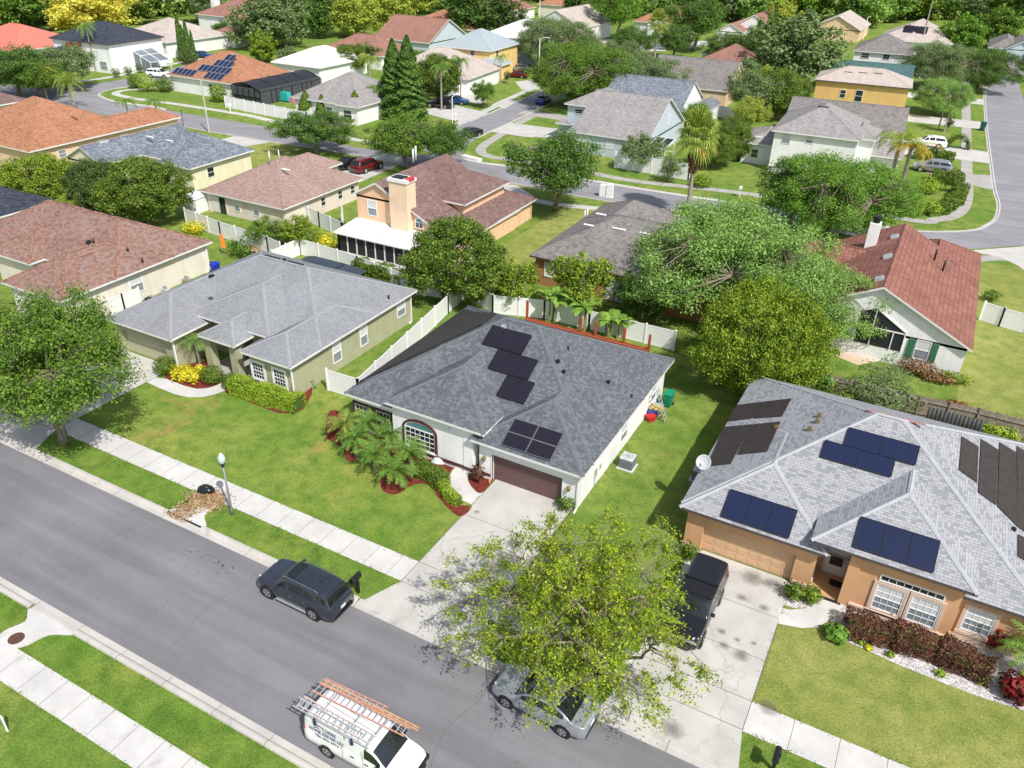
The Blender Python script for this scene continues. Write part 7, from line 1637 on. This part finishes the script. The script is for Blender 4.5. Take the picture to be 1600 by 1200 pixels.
bpx('shrub', 'tangled shrub behind the garden flag', 375, 388, 1.5, 1.0, 2.0, 'f_oak', 900, .2, lump=.4); bpx('shrub', 'dry grassy tuft right of the garden flag', 396, 392, .9, .7, 1.1, 'f_straw', 400, .2, lump=.4)
for px, py, H, mt, lb, sx in [(75, 330, 6.0, 'f_olive', 'dark olive tree left in the dense row behind the cream house', 1.1), (160, 345, 6.5, 'f_dark', 'very dark tree in the middle of the dense row behind the cream house', .75), (232, 352, 7.0, 'f_dense', 'dark green tree at the right of the dense row behind the cream house', 1.0), (130, 348, 3.8, 'f_yelgr', 'yellow green shrub tree at the foot of the dense row', .8)]:
    tpx('dense_tree', lb, 'ball', px, py, H, mt, None, sx)
bpx('shrub', 'dark shrub at the corner of the lemon house', 380, 258, .9, .9, 1.3, 'f_dark', 500, .2); bpx('shrub', 'row of small dark shrubs beside the tall white fence', 525, 350, 1.6, .6, 1.2, 'f_dark', 500, .2)
# beyond the back street
for px, py, H, lb in [(480, 182, 4.2, 'clipped cone shrub, leftmost by the grey roofed house'), (505, 185, 3.8, 'clipped cone shrub behind the dark spreading oak'), (557, 190, 4.8, 'clipped cone shrub, rightmost and tallest by the grey roofed house')]: tpx('cone_shrub', lb, 'cone', px, py, H, 'f_dense', None, 1.15)
for px, py, H, lb in [(618, 184, 12.2, 'tall dark conifer, left of the pair by the grey roof'), (640, 188, 13.0, 'tall dark conifer, right of the pair by the grey roof')]: tpx('conifer', lb, 'pine', px, py, H, 'f_oak', None, 1.5)
tpx('conifer', 'bright round tree right of the tall dark conifers', 'ball', 685, 160, 8, 'f_dense', None, .8)
for px, py, H, lb in [(287, 96, 9.5, 'thin cypress, leftmost and tallest of the four'), (292, 97, 7.5, 'thin brownish cypress, second from the left'), (298, 97, 8.5, 'thin cypress, third from the left'), (305, 97, 6.5, 'thin cypress, rightmost and shortest of the four')]: tpx('cypress', lb, 'cypress', px, py, H, 'f_oak', None, 1.1)
bpx('shrub', 'dark bush at the foot of the thin cypress trees', 295, 88, 2.4, 2.0, 3.6, 'f_dark', 1200, .3)
for px, py, r, lb in [(211, 128, 1.5, 'round clipped hedge ball, left of the three at the street corner'), (229, 130, 1.9, 'round bright clipped hedge ball, middle of the three at the street corner'), (256, 132, 1.7, 'dark clipped hedge block, right of the three at the street corner')]: bpx('hedge_ball', lb, px, py, r, r, r*1.7, 'f_dense' if r != 1.9 else 'f_lime', 1400, .24, .3)
for px, py, lb in [(181, 114, 'small clipped shrub on the far verge, left of three'), (200, 111, 'small clipped shrub on the far verge, middle of three'), (218, 107, 'small clipped shrub on the far verge, right of three')]: bpx('verge_shrub', lb, px, py, .9, .9, 1.8, 'f_dark', 260, .26)
bpx('shrub', 'rounded green shrub against the orange roofed house', 340, 146, 1.7, 1.4, 3.2, 'f_olive', 1200, .28)
for px, py, H, mt, lb, sx, pr_ in [(30, 154, 8.5, 'f_oak', 'spreading tree with a forked trunk at the far left', 1.2, 'oak'), (70, 156, 6.5, 'f_green', 'mid green tree right of the forked tree at the far left', 1.0, 'oak'), (105, 140, 7.5, 'f_grey', 'hazy pale tree beside the left side street', 1.2, 'oak'), (200, 96, 6.0, 'f_bright', 'light green tree in front of the modern white house', 1.0, 'oak2'),
    (410, 78, 12, 'f_grey', 'large pale willow like tree right of the tall white house', 1.2, 'far'), (445, 72, 12.5, 'f_grey', 'second pale willow like tree, behind the white roof', 1.1, 'far'), (412, 98, 6.5, 'f_olive', 'olive tree behind the pool cage', 1.0, 'far'), (452, 110, 4.8, 'f_grey', 'bare looking shrub tree behind the pool cage', 1.0, 'mid'), (500, 60, 12, 'f_oak', 'dark green tree behind the white roof', .95, 'far2'),
    (545, 115, 5.5, 'f_dense', 'dense round tree behind the grey roofed house', 1.2, 'ball'), (350, 66, 5.0, 'f_oak', 'umbrella shaped dark tree in front of the tall white house', 1.0, 'mid'), (338, 70, 3.6, 'f_dense', 'low dark tree left of the umbrella shaped tree', 1.0, 'mid'), (755, 112, 4.2, 'f_olive', 'small tree on the lawn of the yellow house', 1.0, 'mid'), (755, 168, 4.5, 'f_green', 'small street tree before the pale driveway', .9, 'mid'), (792, 130, 2.4, 'f_dark', 'little dark shrub on the yellow house lawn', .7, 'small'),
    (1000, 265, 4.6, 'f_grey', 'loose grey green tree in front of the white fence by the back street', 1.3, 'mid'), (1047, 285, 3.6, 'f_grey', 'thin sapling right of the loose tree by the white fence', 1.0, 'small'), (1480, 300, 3.0, 'f_dense', 'young tree in the hedge garden by the right street', .8, 'small'),
    (1550, 75, 11, 'f_green', 'bright green tree at the end of the right street', 1.2, 'far'), (1495, 85, 10, 'f_bright', 'bright green tree left of the end of the right street', 1.2, 'far'), (1603, 128, 6, 'f_dark', 'dark tree at the right edge by the right street', 1.0, 'oak2'), (1420, 72, 6, 'f_olive', 'olive tree in front of the pinkish solar house', 1.0, 'mid'), (1480, 205, 2.4, 'f_dark', 'dark sapling on the verge of the right street', .7, 'small')]:
    tpx('yard_tree', lb, pr_, px, py, H, mt, None, sx)
for px, py, H, mt, lb, sx in [(150, 112, 8.5, 'f_palm', 'tall palm in front of the modern white house', 1.0), (75, 158, 5, 'f_palmg', 'golden palm in front of the forked tree', .9), (115, 168, 3.6, 'f_palmy', 'bushy areca like palm behind the orange brown roof', 1.3), (205, 200, 4, 'f_palm', 'dark palm right of the orange brown roof', .9), (250, 202, 4.2, 'f_palm', 'dark palm left of the pale pole', .9), (690, 172, 7, 'f_palm', 'queen palm beside the black SUV', 1.0), (720, 152, 6.5, 'f_palm', 'queen palm before the solar beige house', .9), (782, 130, 5, 'f_palmy', 'small palm before the yellow house', .8), (592, 180, 4.5, 'f_palm', 'palm in front of the grey roofed house', 1.0), (580, 150, 6.5, 'f_palmy', 'shaggy palm left of the tall conifers', 1.1),
    (1466, 202, 3.6, 'f_palm', 'palm on the lawn above the white SUV, left of two', .8), (1475, 206, 3.4, 'f_palm', 'palm on the lawn above the white SUV, right of two', .8), (1384, 308, 7.4, 'f_palmy', 'yellowing queen palm in the hedge garden, left of two', 1.6), (1402, 312, 6.6, 'f_palmg', 'golden queen palm in the hedge garden, right of two', 1.5)]:
    palm('queen_palm', lb, 'queen' if 'areca' not in lb else 'areca', *g(px, py), H, mt, None, None, sx)
hedge('box_hedge', 'clipped hedge between the two driveways by the right street', [g(1430, 246), g(1485, 255)], 2.2, 1.6, 'f_dense', 90, .26); hedge('box_hedge', 'dark clipped hedge along the grey car by the right street', [g(1455, 284), g(1500, 288)], 2.0, 1.5, 'f_dense', 90, .26); hedge('box_hedge', 'curving low hedge garden at the corner of the right street', [g(1500, 300), g(1492, 318), g(1472, 332), g(1445, 335)], 1.8, 1.1, 'f_dense', 90, .26)
for px, py, r, lb in [(1450, 290, 2.0, 'round bright shrub beside the grey car'), (1430, 326, 1.6, 'round olive shrub in the hedge garden'), (1455, 325, 1.4, 'round light shrub in the hedge garden'), (1415, 318, 1.4, 'round shrub behind the oak in the hedge garden'), (1097, 283, 1.6, 'low hedge block right of the tall fan palm')]: bpx('shrub', lb, px, py, r, r*.9, r*1.1, 'f_lime' if 'bright' in lb or 'light' in lb else 'f_olive', 900, .24, .2)
x, y = g(1495, 232); t = emp('hedge_arch', x, y, 0, .2, 'clipped green arch over the walk by the right street', 'hedge'); n = 1500; rg = np.random.default_rng(3); a = rg.random(n)*math.pi; rr = 1.25+rg.normal(size=n)*.16; P = np.stack([np.cos(a)*rr*1.3, rg.normal(size=n)*.35, np.sin(a)*rr*1.5], 1); o = link('foliage', leaf_mesh('foliage', P, P+rg.normal(size=(n, 3))*.6, .25*rg.uniform(.7, 1.3, n), .6, rg), t); set_mat(o, M['f_dense'])
bpx('shrub', 'dark red leaved shrub behind the golden house', 1245, 132, 3.0, 1.5, 3.0, 'f_red', 900, .35, lump=.3)
# yellow blossoming trees
for px, py, H, mt, lb, sx in [(145, 62, 14, 'f_yellow', 'great yellow blossoming tree behind the modern white house', 1.5), (555, 58, 11, 'f_yelgr', 'yellow green tree left of the rusty gabled roof', 1.3), (605, 40, 13, 'f_yelgr', 'tall yellow green tree behind the rusty gabled roof', 1.2), (660, 22, 12, 'f_yelgr', 'yellow green tree behind the hazel roof', 1.2), (575, 36, 13, 'f_yellow', 'bright yellow tree between the yellow green trees', 1.1)]:
    tpx('blossom_tree', lb, 'far', px, py, H, mt, None, sx)
# the woods: single trees along the edge of the estate, a mass of them beyond
rs2 = random.Random(12); wt = []
edge = [(-20, 46), (40, 44), (100, 36), (200, 30), (260, 26), (300, 22), (420, 20), (480, 14), (560, 6), (640, 2), (700, 4), (780, 10), (860, 6), (930, 16), (980, 30), (1060, 22), (1120, 34), (1180, 38), (1260, 36), (1340, 44), (1400, 36), (1460, 32), (1520, 34), (1580, 40), (1640, 44)]
for i, (px, py) in enumerate(edge):
    for k in range(3):
        x, y = g(px+rs2.uniform(-22, 22), py-2-k*4); wt.append((x, y))
for (x, y) in wt:
    t = tree('woodland_tree', 'tall tree in the dense woods along the top of the view', rs2.choice(['far', 'far2', 'far']), x, y, rs2.uniform(1.1, 1.6), rs2.choice(['f_wood', 'f_wood', 'f_wood', 'f_wood2', 'f_green', 'f_oak', 'f_grey']), 'trees of the woods beyond the houses', sx=rs2.uniform(1.0, 1.4))
# far mass
rg = np.random.default_rng(15); C = []
for px in range(-60, 1680, 16):
    for k in range(6):
        x, y = g(px, 10 if px > 440 else 22); s_ = 1.0+.15*k; C.append((x*s_+rg.normal()*5, y*s_+rg.normal()*5, rg.uniform(4, 13)))
C = np.array(C); P, nr, s = clumps(C, rg.uniform(4, 7, len(C)), 46, 1.5, rg, .8, None, 1.0, .5)
o = link('far_woods', leaf_mesh('far_woods', P, nr, s, .7, rg), None); set_mat(o, M['f_wood']); tag(o, 'dense green woods closing the view beyond the last houses', 'woods', None, 'stuff')

# understorey along the edge of the woods
rg = np.random.default_rng(16); C = []
for (x, y) in wt:
    for k in range(3): C.append((x+rg.normal()*5, y+rg.normal()*4, rg.uniform(1.0, 4.0)))
C = np.array(C); P, nr, s = clumps(C, rg.uniform(2.5, 4, len(C)), 90, .9, rg, .8, None, .8, .6)
P[:, 2] = np.maximum(P[:, 2], .1)
o = link('undergrowth', leaf_mesh('undergrowth', P, nr, s, .7, rg), None); set_mat(o, M['f_wood2']); tag(o, 'tangled green undergrowth along the foot of the woods', 'undergrowth', None, 'stuff')
for px, py, H, mt, lb, sx, pr_ in [(330, 40, 10, 'f_grey', 'grey green tree left of the tall white house by the pond', 1.0, 'far'), (240, 24, 12, 'f_bright', 'bright green tree beyond the pond, right of the yellow blossom', 1.2, 'far'), (30, 48, 14, 'f_green', 'bright green tree beyond the coral roof', 1.3, 'far'), (460, 30, 15, 'f_oak', 'tall dark green tree above the white roof', 1.0, 'far2'), (700, 15, 14, 'f_oak', 'dark tree beyond the hazel roof', 1.2, 'far'), (905, 36, 13, 'f_oak', 'tall dark tree right of the beige gabled house', 1.0, 'far2'), (930, 48, 10, 'f_green', 'round tree right of the beige gabled house', 1.0, 'far'), (1215, 62, 11, 'f_yelgr', 'yellowish tree right of the white garage house', .9, 'far'), (1160, 150, 7, 'f_grey', 'soft grey green tree in front of the long vented roof', 1.2, 'far'), (1190, 160, 6.5, 'f_yelgr', 'yellow green tree in the yards behind the slate house', .9, 'far'), (1225, 175, 6.5, 'f_dense', 'dense tree at the left end of the grey hall roof', 1.0, 'ball'), (1130, 110, 8, 'f_oak', 'dark tree behind the russet roof', 1.0, 'oak'), (1200, 90, 10, 'f_oak', 'dark tree left of the tall grey green tree at the upper right', 1.0, 'far'), (1345, 30, 12, 'f_wood2', 'pale tree at the wood edge behind the grey hip roof', 1.2, 'far'), (655, 130, 6, 'f_dense', 'round tree between the conifers and the solar beige house', 1.0, 'ball'), (575, 106, 5, 'f_oak', 'dark tree between the mauve and the grey roofs', 1.3, 'mid')]:
    tpx('yard_tree', lb, pr_, px, py, H, mt, None, sx)

# ragged grass along the concrete edges
rg = np.random.default_rng(21); L_ = []
def edge_tufts(a, b, dens=26, spread=.07):
    a = np.array(a, float); b = np.array(b, float); n = int(np.linalg.norm(b-a)*dens); t_ = rg.random(n)[:, None]
    p = a+(b-a)*t_+rg.normal(size=(n, 2))*spread; keep = np.sin(p[:, 0]*3.1+p[:, 1]*1.7)+np.sin(p[:, 0]*7.7)*.6+rg.normal(size=n)*.5 > -.5
    L_.append(np.c_[p, np.full(n, .03)][keep])
for y in (24.40, 26.08):
    for x0, x1 in ((-60, -52.8), (-46.4, -18.95), (-13.6, -6.6), (-1.1, 12)): edge_tufts((x0, y), (x1, y))
for y in (10.47, 12.02): edge_tufts((-50, y), (-8, y))
for x0, x1 in ((-60, -54), (-45.5, -33.6), (-30.9, -20), (-.4, 8)): edge_tufts((x0, 22.44), (x1, 22.44))
edge_tufts((-50, 13.79), (-33.6, 13.79)); edge_tufts((-30.4, 13.79), (-8, 13.79))
for x, y0, y1 in ((-18.97, 26.1, 34), (-1.10, 26.1, 33), (-13.68, 26.1, 34.2), (-46.52, 26.1, 33)): edge_tufts((x, y0), (x, y1))
edge_tufts((-18.95, 24.4), (-19.8, 22.4)); edge_tufts((-13.44, 35), (-13.44, 49)); edge_tufts((-7.05, 35), (-7.05, 49)); edge_tufts((-35.8, 35.4), (-35.8, 49.5))
P = np.concatenate(L_); nr = rg.normal(size=(len(P), 3)); nr[:, 2] *= .6
o = link('grass_tufts', leaf_mesh('grass_tufts', P, nr, .11*rg.uniform(.5, 1.5, len(P)), .3, rg), None); set_mat(o, fol('grass_blades', (0.10, 0.19, 0.03), (0.28, 0.36, 0.08), None, .25)); tag(o, 'ragged grass blades growing over the edges of the walks, kerbs and driveways', 'grass', None, 'stuff')
